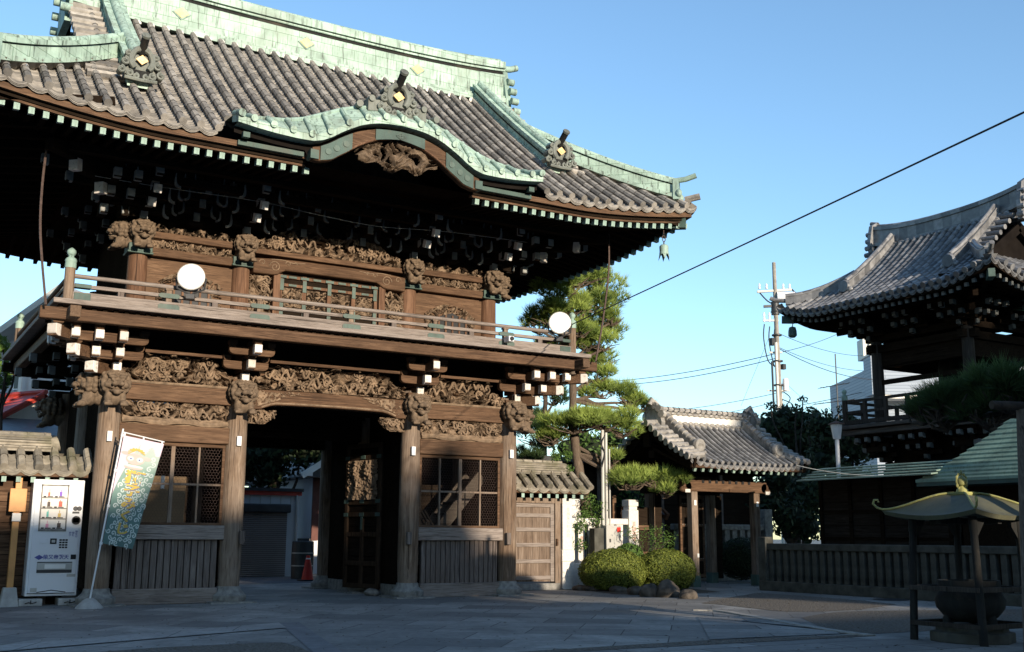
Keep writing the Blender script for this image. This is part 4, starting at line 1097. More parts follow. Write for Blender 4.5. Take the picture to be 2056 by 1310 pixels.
# stairs and cartons behind the windows
STW = wood('stair timber dimmed for shade', (.03, .022, .016), (.07, .055, .042), (.12, .098, .078), 'x')  # stair colour lowered; the shade of the bay is in it
t = thing('wooden_stairs', 'wooden stairs inside the right window bay', 'stairs', (2.5, .9, .34))
mb = MB()
mb.v = []
for y in (.55, 1.05): mb.bar((1.95, y, .6), (3.3, y, 2.15), .05, .22)
mb.build('stringer', STW, t)
mb = MB()
for k in range(7): mb.b6(1.98+k*.19, 2.25+k*.19, .55, 1.05, .78+k*.215, .81+k*.215)
mb.build('tread', STW, t)
t = thing('folding_trestle', 'leaning wooden slats stacked at the left of the right window bay', 'trestle', (1.95, .5, 1.2))
mb = MB()
for k in range(5): mb.bar((1.72+k*.09, .45, 1.62-k*.03), (2.0+k*.07, .4, 1.15), .04, .03)
mb.build('slat', 'wood_x', t)
for loc, d, lab in (((-2.55, .75, .34), (.75, .5, 1.62), 'tall brown carton behind the left window mesh'), ((-3.05, .6, .34), (.3, .4, 1.1), 'smaller brown carton at the far left behind the window mesh')):
    t = thing('carton', lab, 'carton', loc)
    mb = MB(); mb.box((0, 0, d[2]/2), d); mb.build('box', plain('kraft card', (.19, .125, .07), .9, 0, .1), t, .01, raw=True)
    mb = MB(); mb.box((0, 0, d[2]), (.06, d[1]+.004, .006)); mb.b6(-.03, .03, -d[1]/2-.004, -d[1]/2, d[2]-.2, d[2]+.003); mb.build('tape', 'plaster', t, raw=True)

# vending machine
V = Vector((-4.115, .62, 0)); VW, VD, VZ0, VZ1 = .72, .62, .14, 1.845
t = thing('vending_machine', 'white charm vending machine standing on concrete blocks beside the gate', 'vending machine', (V.x, V.y, 0))
y0 = -.32
mb = MB(); mb.b6(-VW/2, VW/2, y0, y0+VD, VZ0, VZ1); mb.build('cabinet', 'white_metal', t, .012, raw=True)
mb = MB(); mb.b6(-VW/2+.035, VW/2-.035, y0-.012, y0, VZ0+.04, VZ1-.05); FR = mb.build('front_panel', 'white_metal', t, .006, raw=True)
mb = MB(); wx0, wx1, wz0, wz1 = -.25, .14, 1.08, 1.77
for a in ((wx0, wx1, wz0, wz0+.02), (wx0, wx1, wz1-.02, wz1), (wx0, wx0+.02, wz0, wz1), (wx1-.02, wx1, wz0, wz1)): mb.b6(a[0], a[1], y0-.022, y0-.012, a[2], a[3])
for k in range(4): mb.b6(wx0+.02, wx1-.02, y0-.020, y0-.012, 1.10+k*.155, 1.115+k*.155)
mb.build('display_frame', 'stone', FR, raw=True)
mb = MB(); mb.b6(wx0+.02, wx1-.02, y0-.0145, y0-.0125, wz0+.02, wz1-.02); mb.build('display_window', 'plaster', FR, raw=True)
cols = [('charm red', (.6, .12, .08)), ('charm purple', (.2, .1, .45)), ('charm teal', (.15, .45, .38)), ('charm ochre', (.55, .38, .12)), ('charm pink', (.7, .3, .4)), ('charm dark', (.08, .06, .05))]
cm = [plain(n, c, .6) for n, c in cols]
for r_ in range(4):
    for c in range(2):
        x = wx0+.12+c*.16; z = 1.135+r_*.155; mi = [4, 5, 2, 3, 5, 0, 0, 1][r_*2+c]
        mb = MB(); mb.b6(x-.022, x+.018+.01*(c-r_ % 2), y0-.022, y0-.014, z, z+.055+.012*((r_*2+c) % 3)); mb.tube([(x-.002, y0-.018, z+.06), (x-.002, y0-.018, z+.10)], .005, 5); mb.build('charm', cm[mi], FR, raw=True)
        mb = MB(); mb.b6(x-.085, x-.045, y0-.024, y0-.012, z-.018, z+.0); mb.b6(x-.03, x+.05, y0-.023, y0-.012, z-.016, z-.004); mb.build('button', 'black', FR, raw=True)
mb = MB(); mb.b6(-.07, .02, y0-.02, y0-.01, .895, .975); mb.b6(-.05, .0, y0-.026, y0-.02, .915, .955, 1); mb.build('card_reader', ['black', 'grey_metal'], FR, raw=True)
mb = MB(); mb.b6(-.22, -.12, y0-.016, y0-.01, .895, .975); mb.build('coin_plate', 'white_metal', FR, .004, raw=True)
mb = MB()
for i in range(3):
    for j in range(4): mb.box((.075+i*.042, y0-.016, .845+j*.036), (.032, .012, .022))
mb.build('keypad', 'black', FR, raw=True)
mb = MB(); mb.lathe([(.055, -.02), (.05, 0)], (.27, y0-.01, 1.245), 18, axis='y'); mb.b6(.215, .325, y0-.03, y0-.01, 1.2, 1.29); mb.build('coin_slot', 'black', FR, .02, raw=True)
mb = MB(); mb.lathe([(.035, -.014), (.035, 0)], (.25, y0-.01, 1.42), 14, axis='y'); mb.lathe([(.035, -.014), (.035, 0)], (.305, y0-.01, 1.42), 14, axis='y'); mb.b6(.21, .31, y0-.018, y0-.01, 1.345, 1.375); mb.build('note_slot', 'dark_metal', FR, raw=True)
mb = MB(); mb.b6(-.225, .265, y0-.024, y0-.01, .475, .635); mb.build('delivery_slot', 'dark_metal', FR, .006, raw=True)
mb = MB(); mb.b6(-.225, .265, y0-.027, y0-.022, .52, .62); mb.build('slot_flap', 'grey_metal', FR, .004, raw=True)
mb = MB(); mb.b6(-.12, .17, y0-.032, y0-.026, .535, .60); mb.build('price_card', 'paper', FR, raw=True)
mb = MB(); mb.b6(.235, .31, y0-.018, y0-.01, .67, .74); mb.build('stand_for_notice', 'black', FR, raw=True)
mb = MB(); mb.b6(.20, .32, y0-.016, y0-.01, .415, .455); mb.b6(-.29, -.20, y0-.016, y0-.01, .20, .26); mb.build('notice_plate', 'grey_metal', FR, raw=True)
mb = MB(); mb.b6(-.33, .33, y0-.016, y0-.008, .175, .185); mb.tube([(-.2, y0-.014, .195), (0, y0-.014, .225), (.2, y0-.014, .195)], .006, 5); mb.build('kick_line', 'black', FR, raw=True)
INK = plain('indigo ink', (.09, .10, .30), .6)
text('柴又帝釈天', .072, (.03, y0-.0145, .70), INK, FR, depth=.001, bold=.0015)
mb = MB(); mb.prism([(-.27, .70), (-.205, .737), (-.14, .70), (-.205, .663)], y0-.018, y0-.012); mb.build('diamond_mark', INK, FR, raw=True)
for k, tx in enumerate(('御守', '御札', '御朱印')): text('\n'.join(tx), .036, (.20+.045*k, y0-.0145, 1.04), INK, FR, depth=.001)
text('お守り自動販売機', .03, (.0, y0-.0145, 1.80-.0), 'grey_metal', FR, depth=.001)
for sx in (-.27, .27):
    b = thing('concrete_block', 'grey concrete block under the %s side of the white vending machine' % ('left' if sx < 0 else 'right'), 'concrete block', (V.x+sx, V.y-.16, 0), 0, 'blocks under the vending machine')
    mb = MB(); mb.b6(-.16, .16, -.2, .2, 0, .105); mb.build('block', 'concrete', b, .012, raw=True)
    mb = MB(); mb.tube([(-.08, -.205, .04), (-.03, -.207, .055), (.02, -.207, .04), (.08, -.205, .06)], .007, 5); mb.tube([(0, -.206, .03), (0, -.206, .085)], .008, 5); mb.build('lifting_hook', 'black', b, raw=True)

# banner on a leaning pole
B0 = Vector((-3.715, -.56, 0)); PT = aty(247, 868, -.60) - B0
t = thing('banner', 'green and pink fortune slip banner on a leaning white pole', 'banner', tuple(B0))
pol = MB(); pol.tube([(0, 0, .10), PT+Vector((0, 0, .05))], .013, 8); pol.build('pole', 'white_metal', t, raw=True)
tp = PT; ax = (PT-Vector((0, 0, .1))).normalized(); rt = Vector((ax.z, 0, -ax.x))
aR = aty(330, 888, -.56)-B0; aL = aty(220, 866, -.42)-B0
mb = MB(); mb.tube([PT, aR], .009, 6); mb.build('crossbar', 'white_metal', t, raw=True)
c00, c10 = PT+ax*-.045, aR-ax*.03
c01, c11 = aty(203, 1091, -.57)-B0, aty(266, 1103, -.54)-B0
c01 = c01+rt*.02; c00 = c00+rt*.02
def cloth(u, v, dz=0):
    a = c00.lerp(c10, u); b = c01.lerp(c11, u); q = a.lerp(b, v)
    return q + Vector((0, -dz+.018*math.sin(u*5+v*4)*math.sin(PI*v)-.008*math.sin(v*13+u*3), 0))
def ribbon(mb, uv, w_, dz=.004):
    """flat stroke painted on the cloth"""
    for (a, b), (c, d) in zip(uv, uv[1:]):
        du, dv = (c-a)*.42, (d-b)*1.32; l = math.hypot(du, dv) or 1; nu, nv = -dv/l*w_/2/.42, du/l*w_/2/1.32
        e = .15
        a2, b2, c2, d2 = a-(c-a)*e, b-(d-b)*e, c+(c-a)*e, d+(d-b)*e
        mb.add([cloth(a2-nu, b2-nv, dz), cloth(c2-nu, d2-nv, dz), cloth(c2+nu, d2+nv, dz), cloth(a2+nu, b2+nv, dz)], [(0, 1, 2, 3)])
kk = N('printed banner cloth', .9, 0, .1)
zc = kk.n.new('ShaderNodeSeparateXYZ'); kk.l.new(kk.tc.outputs['UV'], zc.inputs[0])
CLB = kk.col(kk.ramp(zc.outputs[1], [(0, (.095, .165, .155)), (.35, (.13, .215, .195)), (.70, (.22, .32, .27)), (.80, (.34, .42, .37)), (1, (.42, .45, .43))]))
mb = MB(); nu_, nv_ = 14, 30
mb.grid([[cloth(i/nu_, j/nv_) for j in range(nv_+1)] for i in range(nu_+1)]); cl = mb.build('cloth', CLB, t, raw=True)
uvl = cl.data.uv_layers.new(name='UVMap')
for poly in cl.data.polygons:
    for li in poly.loop_indices:
        vi = cl.data.loops[li].vertex_index; uvl.data[li].uv = ((vi//(nv_+1))/nu_, 1-(vi % (nv_+1))/nv_)
PINK = plain('pink banner print', (.58, .47, .55), .9, 0, .04); CREAM = plain('pale swirl print', (.50, .57, .54), .9, 0, .04)
SALM = plain('salmon print', (.60, .38, .35), .9, 0, .04); YEL = plain('yellow print', (.50, .37, .09), .9, 0, .04)
mb = MB()
edge = lambda v: (.50*(1-v/.55)**1.2 if v < .55 else 0)
mb.add([cloth(u, v, .002) for v in [k/24*.55 for k in range(25)] for u in (0, edge(v))], [(2*k, 2*k+1, 2*k+3, 2*k+2) for k in range(24)])
mb.add([cloth(u, v, .0022) for v in [k/8*.13 for k in range(9)] for u in (.45, 1-.0)], [(2*k, 2*k+1, 2*k+3, 2*k+2) for k in range(8)])
mb.build('pink_print', PINK, cl, raw=True)
mb = MB(); rr = random.Random(3)
for i in range(19):
    for j in range(6):
        u = (j+.5+(.5 if i % 2 else 0))/6+rr.uniform(-.03, .03); v = .10+(i+.5)/21+rr.uniform(-.008, .008)
        if u > .97 or u < edge(v)+.10 or v > .985 or (v < .14 and u > .5): continue
        if .10 < v < .31 and .06 < u < .78: continue
        s_ = rr.choice((-1, 1)); a0 = rr.uniform(0, 6)
        ribbon(mb, [(u+s_*.068*(1-k/13)*math.cos(a0+k*.62), v+.023*(1-k/13)*math.sin(a0+k*.62)) for k in range(12)], .013)
        e = a0; ribbon(mb, [(u+s_*.068*math.cos(a0), v+.023*math.sin(a0)), (u+s_*(.068*math.cos(a0)+.05*math.sin(a0)), v+.023*math.sin(a0)-.02*math.cos(a0))], .012)
mb.build('swirl_print', CREAM, cl, raw=True)
mb = MB()
def disc(u, v, ru, rv, n=16, dz=.006):
    mb.add([cloth(u, v, dz)]+[cloth(u+ru*math.cos(2*PI*k/n), v+rv*math.sin(2*PI*k/n), dz) for k in range(n)], [(0, 1+k, 1+(k+1) % n) for k in range(n)])
disc(.40, .195, .24, .052); disc(.40, .275, .24, .016); disc(.14, .155, .12, .016); disc(.66, .175, .13, .016); mb.build('mask_print', SALM, cl, raw=True)
mb = MB()
for u in (.28, .52): disc(u, .195, .085, .022, 14, .009)
disc(.40, .262, .26, .011, 14, .009)
mb.build('mask_eyes', CREAM, cl, raw=True)
mb = MB()
for u in (.29, .51): disc(u, .197, .022, .008, 10, .012)
mb.build('mask_pupils', INK, cl, raw=True)
mb = MB()
for k in range(9): ribbon(mb, [(.40, .105), (.40+.19*math.cos(R(200-k*25)), .135-.04*math.sin(R(200-k*25)))], .012, .010)
mb.build('mane_print', YEL, cl, raw=True)
# lettering follows the cloth
UDv = (c01-c00).normalized()
for k, ch in enumerate('獅子みくじ'):
    tt_ = text(ch, .175 if k == 0 else .15, (0, 0, 0), YEL, cl, depth=.0, bold=.006)
    me = tt_.data; tt_.rotation_euler = (0, 0, 0); vc = .375+.118*k; uc = .50
    for v_ in me.vertices: v_.co = cloth(uc+v_.co.x/.42*1.25, vc-v_.co.y/1.32, .012)
    me.update(); tb = me.copy(); ob = bpy.data.objects.new('lettering_outline', tb); COL.objects.link(ob); ob.parent = cl
    tb.materials.clear(); tb.materials.append(INK)
    for v_ in tb.vertices: v_.co += Vector((.006, .003, -.008))
mb = MB()
for q in (0, .33, .66, 1): 
    p = c00.lerp(c01, q)-rt*.02; mb.tube([p-ax*.02, p+ax*.02], .022, 8)
for q in (.05, .5, .95):
    p = PT.lerp(aR, q); mb.tube([p, p-ax*.05], .014, 6)
mb.build('cloth_loop', 'white_metal', t, raw=True)
mb = MB(); mb.lathe([(.20, 0), (.19, .02), (.10, .11), (.05, .14), (.0, .14)], (0, 0, 0), 9); mb.build('pole_base', 'concrete', t, raw=True)

# notice post far left
t = thing('notice_post', 'orange wooden notice board on a post in a concrete foot', 'notice post', (-4.67, .40, 0))
mb = MB(); mb.b6(-.045, .045, -.045, .045, .2, 1.86); mb.build('post', 'orange_wood', t, .006, raw=True)
mb = MB(); mb.b6(-.115, .115, -.085, -.05, 1.36, 1.70); mb.build('board', 'orange_wood', t, .006, raw=True)
mb = MB(); mb.b6(-.06, .06, -.08, -.05, 1.22, 1.34); mb.build('name_plate', 'plaster', t, .004, raw=True)
mb = MB(); mb.add([(-.13, -.13, 0), (.13, -.13, 0), (.13, .13, 0), (-.13, .13, 0), (-.085, -.085, .27), (.085, -.085, .27), (.085, .085, .27), (-.085, .085, .27)], [(0, 1, 5, 4), (1, 2, 6, 5), (2, 3, 7, 6), (3, 0, 4, 7), (4, 5, 6, 7)]); mb.build('concrete_foot', 'concrete', t, .01, raw=True)

# ------------------------------------------------------------------ tiled boundary walls
def tiled_wall(name, label, x0, x1, yr, ridge_x1, wall=True, hip=0):
    t = thing(name, label, 'wall', ((x0+x1)/2, yr, 0)); cx = (x0+x1)/2
    rf = Roof((x1-x0)/2, .44, 1.99, .80, .05, .10, 0, True, (x1-x0)/2)
    o = roof_tiles(rf, 'roof_tiles', t, 'tile_wall', .235, .062, None, (), .13, .22, True)
    z = 2.27; mb = MB(); L_ = (x1-x0)/2; R_ = ridge_x1-cx
    for k, (zz, w_) in enumerate(((0, .17), (.085, .14), (.17, .12))):
        mb.b6(-L_, R_, -w_, w_, z+zz, z+zz+.06)
        mb.tube([(-L_, -w_, z+zz+.055), (R_, -w_, z+zz+.055)], .022, 6); mb.tube([(-L_, w_, z+zz+.055), (R_, w_, z+zz+.055)], .022, 6)
    n = int((R_+L_)/.235)
    for k in range(n):
        x = -L_+.15+k*.235; mb.tube([(x, -.02, z+.245), (x+.03, -.02, z+.245)], .055, 8); mb.tube([(x+.115, -.185, z+.05), (x+.14, -.185, z+.05)], .03, 8)
    mb.tube([(-L_, 0, z+.25), (R_, 0, z+.25)], .05, 8); mb.tube([(R_, 0, z+.1), (R_+.12, 0, z+.14)], .12, 10)
    mb.build('ridge_tiles', 'tile_wall', t, raw=True)
    mb = MB(); mb.b6(-L_, L_, -.39, -.34, 1.885, 1.955); mb.b6(-L_, L_, .34, .39, 1.885, 1.955); mb.build('eave_board', 'wood_x', t, .006, raw=True)
    mb = MB()
    for k in range(int(2*L_/.2)): mb.b6(-L_+.08+k*.2, -L_+.14+k*.2, -.345, .345, 1.80, 1.875)
    mb.build('rafters', 'wood_dark', t, raw=True)
    mb = MB()
    for k in range(int(2*L_/.2)): mb.b6(-L_+.077+k*.2, -L_+.143+k*.2, -.355, -.33, 1.795, 1.88)
    mb.build('rafter_caps', 'copper_p', t, raw=True)
    mb = MB(); mb.b6(-L_, L_, -.36, .36, 1.875, 1.885); mb.build('soffit', 'wood_dark', t, raw=True)
    return t, rf
wr, _ = tiled_wall('boundary_wall', 'tile roofed boundary wall right of the gate with a small wooden door', 3.62, 6.08, 1.42, 5.66)
def wbox(mb, *a): return mb.b6(*a)
X0 = 4.85-.0
mb = MB(); c = 4.85
mb.b6(3.62-c, 4.10-c, -.06, .06, 0, 1.85); mb.b6(4.10-c, 5.60-c, -.05, .05, 1.70, 1.86); mb.build('wall_panel', 'wood_dark_x', wr, raw=True)
mb = MB(); mb.b6(5.45-c, 5.58-c, -.10, .10, 0, 1.80); mb.b6(4.08-c, 5.62-c, -.085, .085, 1.70, 1.80); mb.b6(4.0-c, 4.13-c, -.1, .1, 0, 1.80)
for k in range(9): mb.b6(4.2-c+k*.16, 4.26-c+k*.16, -.09, .09, 1.80, 1.86)
mb.build('door_frame', 'wood_z', wr, .008, raw=True)
mb = MB()
for k in range(8): mb.b6(4.13-c+k*.165, 4.13-c+k*.165+.162, -.03, .0, .16, 1.70)
wd = mb.build('door', wood('water stained door boards', (.075, .05, .035), (.15, .105, .075), (.33, .26, .205), 'z', .8, pale=(.23, .175, .135)), wr, raw=True)
mb = MB()
for z in (.20, .52, .84, 1.14, 1.42, 1.62): mb.b6(4.13-c, 5.45-c, -.055, -.028, z, z+.075)
mb.b6(5.36-c, 5.45-c, -.06, -.028, .16, 1.70)
mb.build('door_batten', 'wood_grey', wd, .005, raw=True)
mb = MB(); mb.b6(5.46-c, 5.50-c, -.14, -.1, .86, 1.0); mb.build('door_latch', 'wood_x', wd, .005, raw=True)
mb = MB(); mb.b6(4.0-c, 5.56-c, -.12, .14, 0, .13); mb.build('sill_stone', 'stone', wr, .01, raw=True)
wl, _ = tiled_wall('boundary_wall', 'mossy tile roofed boundary wall behind the white vending machine', -9.2, -3.72, .66, -4.25)
mb = MB(); mb.b6(-2.7, 2.55, -.06, .06, 0, 1.86); mb.build('wall_panel', 'wood_dark_x', wl, raw=True)
mb = MB()
for k in range(11): mb.b6(-2.7, 2.5, -.075, -.06, .12+k*.155, .12+k*.155+.148)
mb.build('boarding', 'wood_x', wl, .004, raw=True)
mb = MB()
for k in range(5): mb.b6(-2.6+k*1.2, -2.48+k*1.2, -.10, .1, 0, 1.85)
mb.build('wall_post', 'wood_grey_z', wl, .006, raw=True)

# engraved pillar beside the wall door
t = thing('stone_pillar', 'tall pale engraved stone pillar beside the small wooden door', 'pillar', (5.72, 1.40, 0))
mb = MB(); mb.b6(-.115, .115, -.115, .115, .78, 1.86); mb.build('shaft', 'stone_white', t, .012, raw=True)
mb = MB(); mb.b6(-.14, .14, -.14, .14, .55, .78); mb.b6(-.128, .128, -.128, .128, 0, .55); mb.build('pedestal', 'stone_white', t, .012, raw=True)
ETCH = plain('engraved grey', (.42, .39, .36), .9, 0, .1)
text('\n'.join('奉納柴又町内会'), .085, (.02, -.117, 1.32), ETCH, t, depth=.0005)
# stone fence with red inscriptions
TM = thing('stone_fence', 'pale stone fence with engraved pillars behind the clipped bushes', 'stone fence', (6.9, 2.05, 0))
mb = MB(); mb.b6(5.95-6.9, 8.0-6.9, -.12, .12, .0, .50); mb.build('base_course', 'stone_white', TM, .01, raw=True)
mb = MB(); mb.b6(6.05-6.9, 7.85-6.9, -.09, .09, 1.30, 1.43); mb.build('top_rail', 'stone_white', TM, .02, raw=True)
RED = plain('faded red inscription', (.48, .22, .17), .9, 0, .1)
for k, x in enumerate((6.02, 6.28, 6.54, 6.80, 7.06, 7.30, 7.54)):
    mb = MB(); mb.b6(x-6.9-.085, x-6.9+.085, -.075, .075, .50, 1.30); ps = mb.build('fence_slab', 'stone_white', TM, .008, raw=True)
    text('\n'.join(('宮内人', '竹内正', '寿々子', '川千家', '高木屋', '井上栄', '大和家')[k]), .105, (x-6.9, -.078, .90), RED, ps, depth=.0005)
for x, s_ in ((7.88, 1), (5.98, 0), (6.62, 2)):
    mb = MB(); mb.b6(x-6.9-.13, x-6.9+.13, -.13 if s_ != 2 else .25, .13 if s_ != 2 else .5, 0, 1.62); mb.b6(x-6.9-.11, x-6.9+.11, -.11 if s_ != 2 else .27, .11 if s_ != 2 else .48, 1.62, 1.70); mb.b6(x-6.9-.13, x-6.9+.13, -.13 if s_ != 2 else .25, .13 if s_ != 2 else .5, 1.70, 1.84); fp = mb.build('fence_pillar', 'stone_white', TM, .012, raw=True)
    if s_ == 1: text('\n'.join('真間恒雄'), .11, (x-6.9, -.133, 1.15), RED, fp, depth=.0005)
# electric cabinet with conduit poles
t = thing('electric_cabinet', 'grey electric cabinet on a tall steel conduit pole', 'electric cabinet', (7.02, 1.62, 0))
mb = MB(); mb.b6(-.17, .21, -.11, .10, .66, 1.28); mb.build('cabinet', 'grey_metal', t, .01, raw=True)
mb = MB(); mb.b6(-.44, -.2, -.06, .14, .60, 1.22); mb.build('side_cabinet', 'stone_dark', t, .01, raw=True)
mb = MB(); mb.b6(.10, .19, -.118, -.108, 1.14, 1.24); mb.build('warning_sign', 'pvc_red', t, raw=True)
mb = MB()
for x, y, r_, z1 in ((-.06, .16, .04, 3.3), (.04, .17, .035, 3.25), (.12, .16, .018, 2.9)): mb.tube([(x, y, 0), (x, y, z1)], r_, 10)
for x in (-.05, .0, .06, .12): mb.tube([(x, -.0, 0), (x, -.0, .66)], .016, 6)
mb.build('conduit_pole', 'grey_metal', t, raw=True)
mb = MB(); mb.tube(catmull([(-.02, .12, 3.2), (-.12, .1, 3.0), (-.05, .1, 2.8), (-.12, .1, 2.5)], 4), .012, 5); mb.build('loose_cable', 'cable', t, raw=True)
mb = MB(); mb.b6(-.10, -.06, -.118, -.108, .93, 1.0); mb.build('cabinet_lock', 'dark_metal', t, raw=True)

# ------------------------------------------------------------------ small tiled gate on the right
SGx, SGy = 9.75, 1.75
SG = thing('side_gate', 'small wooden side gate with a silver tiled gable roof and open door', 'side gate', (SGx, SGy, 0))
srf = Roof(1.66, 1.55, 2.56, .50, .10, .16, .10, True, 1.66); srf.ct = .9
roof_tiles(srf, 'roof_tiles', SG, 'tile_silver', .165, .042, None, (), .15, .15, True)
def sgf(t): return srf.f(t)
mb = MB(); rl = 1.32; zr = sgf(1.39)-.02
mb.b6(-rl, rl, -.15, .15, zr, zr+.12); mb.b6(-rl, rl, -.11, .11, zr+.30, zr+.36)
for k in range(17):
    x = -rl+.05+k*(2*rl-.1)/16
    for y in (-.155, .155): mb.ell((x, y, zr+.05), (.07, .03, .05), 8, 5); mb.ell((x, y, zr+.12), (.07, .03, .045), 8, 5)
    for y in (-.12, .12): mb.ell((x, y, zr+.33), (.07, .03, .04), 8, 5); mb.ell((x+.08, y, zr+.39), (.06, .03, .035), 8, 5)
    mb.tube([(x-.07, 0, zr+.42), (x+.07, 0, zr+.42)], [.075, .065], 8)
rb = mb.build('ridge_tiles', 'tile_light', SG, raw=True)
mb = MB(); mb.b6(-rl, rl, -.10, .10, zr+.12, zr+.30); mb.build('ridge_plaster', 'plaster', rb, raw=True)
for sx in (-1, 1):
    mb = MB(); x = sx*(rl+.03)
    for k in range(7):
        a = R(-10+k*28); mb.tube([(x-sx*.0, .30*math.cos(a), zr+.16+.30*math.sin(a)), (x+sx*.10, .33*math.cos(a), zr+.16+.33*math.sin(a))], .085, 8)
    mb.prism([(-.30, zr-.16), (.30, zr-.16), (.33, zr+.1), (.22, zr+.42), (0, zr+.56), (-.22, zr+.42), (-.33, zr+.1)], x, x+sx*.10, 'x')
    mb.tube([(x-sx*.06, 0, zr+.5), (x+sx*.12, 0, zr+.62), (x+sx*.17, 0, zr+.5)], .06, 8)
    mb.build('onigawara', 'tile_light', SG, raw=True)
    for sy in (-1, 1):
        mb = MB()
        kp = [(sx*1.14, sy*(1.55-t), sgf(t)+.06) for t in [lerp(1.42, .42, k/8) for k in range(9)]]
        ridge_body(mb, kp, .15, .13, [(0, 1, 1)], 0)
        for k, p in enumerate(kp): mb.tube([(p[0], p[1]-sy*0, p[2]+.15), (p[0], p[1]+sy*.115, p[2]+.085)], [.075, .082], 10)
        e = kp[-1]; mb.lathe([(.13, -.06), (.15, -.03), (.15, .03), (.10, .05)], (e[0], e[1]+sy*.06, e[2]+.12), 14, axis='y'); mb.tube([(e[0], e[1]+sy*.04, e[2]-.04), (e[0]+.15, e[1]+sy*.1, e[2]-.03)], .05, 8); mb.tube([(e[0], e[1]+sy*.04, e[2]-.04), (e[0]-.15, e[1]+sy*.1, e[2]-.03)], .05, 8)
        mb.build('descending_ridge', 'tile_light', SG, raw=True)
        mb = MB()
        for k in range(9):
            t_ = .05+k*.17; y = sy*(1.55-t_); z = srf.front(1.6, t_)
            mb.tube([(sx*1.30, y, z+.07), (sx*1.73, y, z+.035)], .072, 10)
            mb.lathe([(.075, -.012), (.075, .012)], (sx*1.735, y, z+.035), 12, axis='x')
        for q in (1.32, 1.46): mb.tube([(sx*q, sy*(1.55-t), srf.front(q, t)+.06) for t in (0, .4, .8, 1.2, 1.4)], .05, 8)
        mb.build('verge_tiles', 'tile_light', SG, raw=True)
    mb = MB()
    for sy in (-1, 1):
        tp = [(sy*(1.55-t), srf.front(1.6, t)-.10) for t in [lerp(-.02, 1.55, k/8) for k in range(9)]]
        for (a, b), (c, d) in zip(tp, tp[1:]): mb.bar((sx*1.58, a, b), (sx*1.58, c, d), .06, .20)
    mb.prism([(-.12, sgf(1.5)-.55), (.12, sgf(1.5)-.55), (.09, sgf(1.5)-.15), (-.09, sgf(1.5)-.15)], sx*1.60-.03, sx*1.60+.03, 'x')
    mb.build('barge_board', 'wood_dark', SG, raw=True)
mb = MB(); mb.grid([[(x, -1.5+q*1.5, 2.49+q*.62) for q in (0, .5, 1)] for x in (-1.6, 0, 1.6)]); mb.grid([[(x, 1.5-q*1.5, 2.49+q*.62) for q in (0, .5, 1)] for x in (-1.6, 0, 1.6)]); mb.build('soffit', 'wood_dark', SG, raw=True)
mb = MB(); mb.b6(-1.62, 1.62, -1.52, -1.46, 2.47, 2.53); mb.build('eave_board', 'wood_x', SG, .004, raw=True)
for k in range(15):
    x = -1.5+k*.2143; mb = MB(); mb.bar((x, -1.46, 2.43), (x, -.1, 2.95), .055, .06); r_ = mb.build('rafter', 'wood_dark', SG, raw=True)
    mb = MB(); mb.bar((x, -1.475, 2.425), (x, -1.42, 2.446), .062, .068); mb.build('rafter_cap', 'copper_g', r_, raw=True)
GP = {}
for sx in (-1, 1):
    for y, h in ((-.64, 2.2), (.85, 2.2)):
        mb = MB(); mb.b6(sx*.90-.085, sx*.90+.085, y-.085, y+.085, .1, h); c = mb.build('gate_post', 'wood_z', SG, .012, raw=True)
        mb = MB(); mb.b6(sx*.90-.098, sx*.90+.098, y-.098, y+.098, 0, .24); mb.build('copper_shoe', 'copper_d', c, raw=True)
        if y < 0:
            mb = MB(); mb.b6(sx*.90-.03, sx*.90+.03, y-.10, y-.088, 1.72, 1.83); mb.build('paper_charm', 'paper', c, raw=True)
            mb = MB(); mb.b6(sx*.90+.02, sx*.90+.07, y-.10, y-.088, .62, .70); mb.build('number_plate', 'paper', c, raw=True)
mb = MB(); mb.b6(-1.18, 1.18, -.76, -.54, 2.02, 2.26)
sb = mb.build('front_beam', 'wood_x', SG, .015, raw=True)
for sx in (-1, 1):
    mb = MB(); mb.lathe([(.11, -.06), (.13, 0), (.11, .06)], (sx*1.12, -.70, 2.12), 14, axis='y'); mb.ell((sx*1.2, -.72, 2.06), (.10, .07, .07), 10, 7); mb.build('beam_nose', 'wood_x', sb, raw=True)
    mb = MB(); mb.b6(sx*1.16-.05, sx*1.16+.09, -.79, -.77, 1.99, 2.06); mb.build('painted_end', 'white', sb, raw=True)
mb = MB()
for k in range(8): mb.b6(-.72+k*.19, -.66+k*.19, -.775, -.745, 2.20, 2.27)
mb.build('beam_notch', 'black', sb, raw=True)
mb = MB(); mb.b6(-1.1, 1.1, .74, .96, 2.02, 2.26); mb.b6(-1.0, -.8, -.7, .9, 2.05, 2.2); mb.b6(.8, 1.0, -.7, .9, 2.05, 2.2)
mb.b6(-1.2, 1.2, -.72, -.58, 2.40, 2.52); mb.b6(-1.5, 1.5, -.1, .1, 2.75, 2.92); mb.build('cross_beam', 'wood_dark_x', SG, .01, raw=True)
for q in ((-.82, -.6, .80, .9, .1, 2.05), (-2.0, -.98, .80, .88, .1, 1.7), (.98, 1.2, .80, .88, .1, 2.0)): mb = MB(); mb.b6(*q); mb.build('side_panel', 'wood_dark_x', SG, raw=True)
mb = MB(); mb.b6(-2.0, -1.0, .76, .80, .62, .72); mb.b6(-2.0, -1.0, .76, .80, 1.2, 1.3); mb.b6(-2.05, -1.95, .7, .9, 0, 1.95); mb.build('panel_rail', 'wood_x', SG, .006, raw=True)
dl = bpy.data.objects.new('door', None); COL.objects.link(dl); dl.parent = SG; dl.location = (.62, .80, 0); dl.rotation_euler = (0, 0, R(186)); OFF['door'] = None
mb = MB(); mb.b6(0, .80, -.02, .02, .12, 2.0); mb.build('door_board', 'wood_dark_x', dl, raw=True)
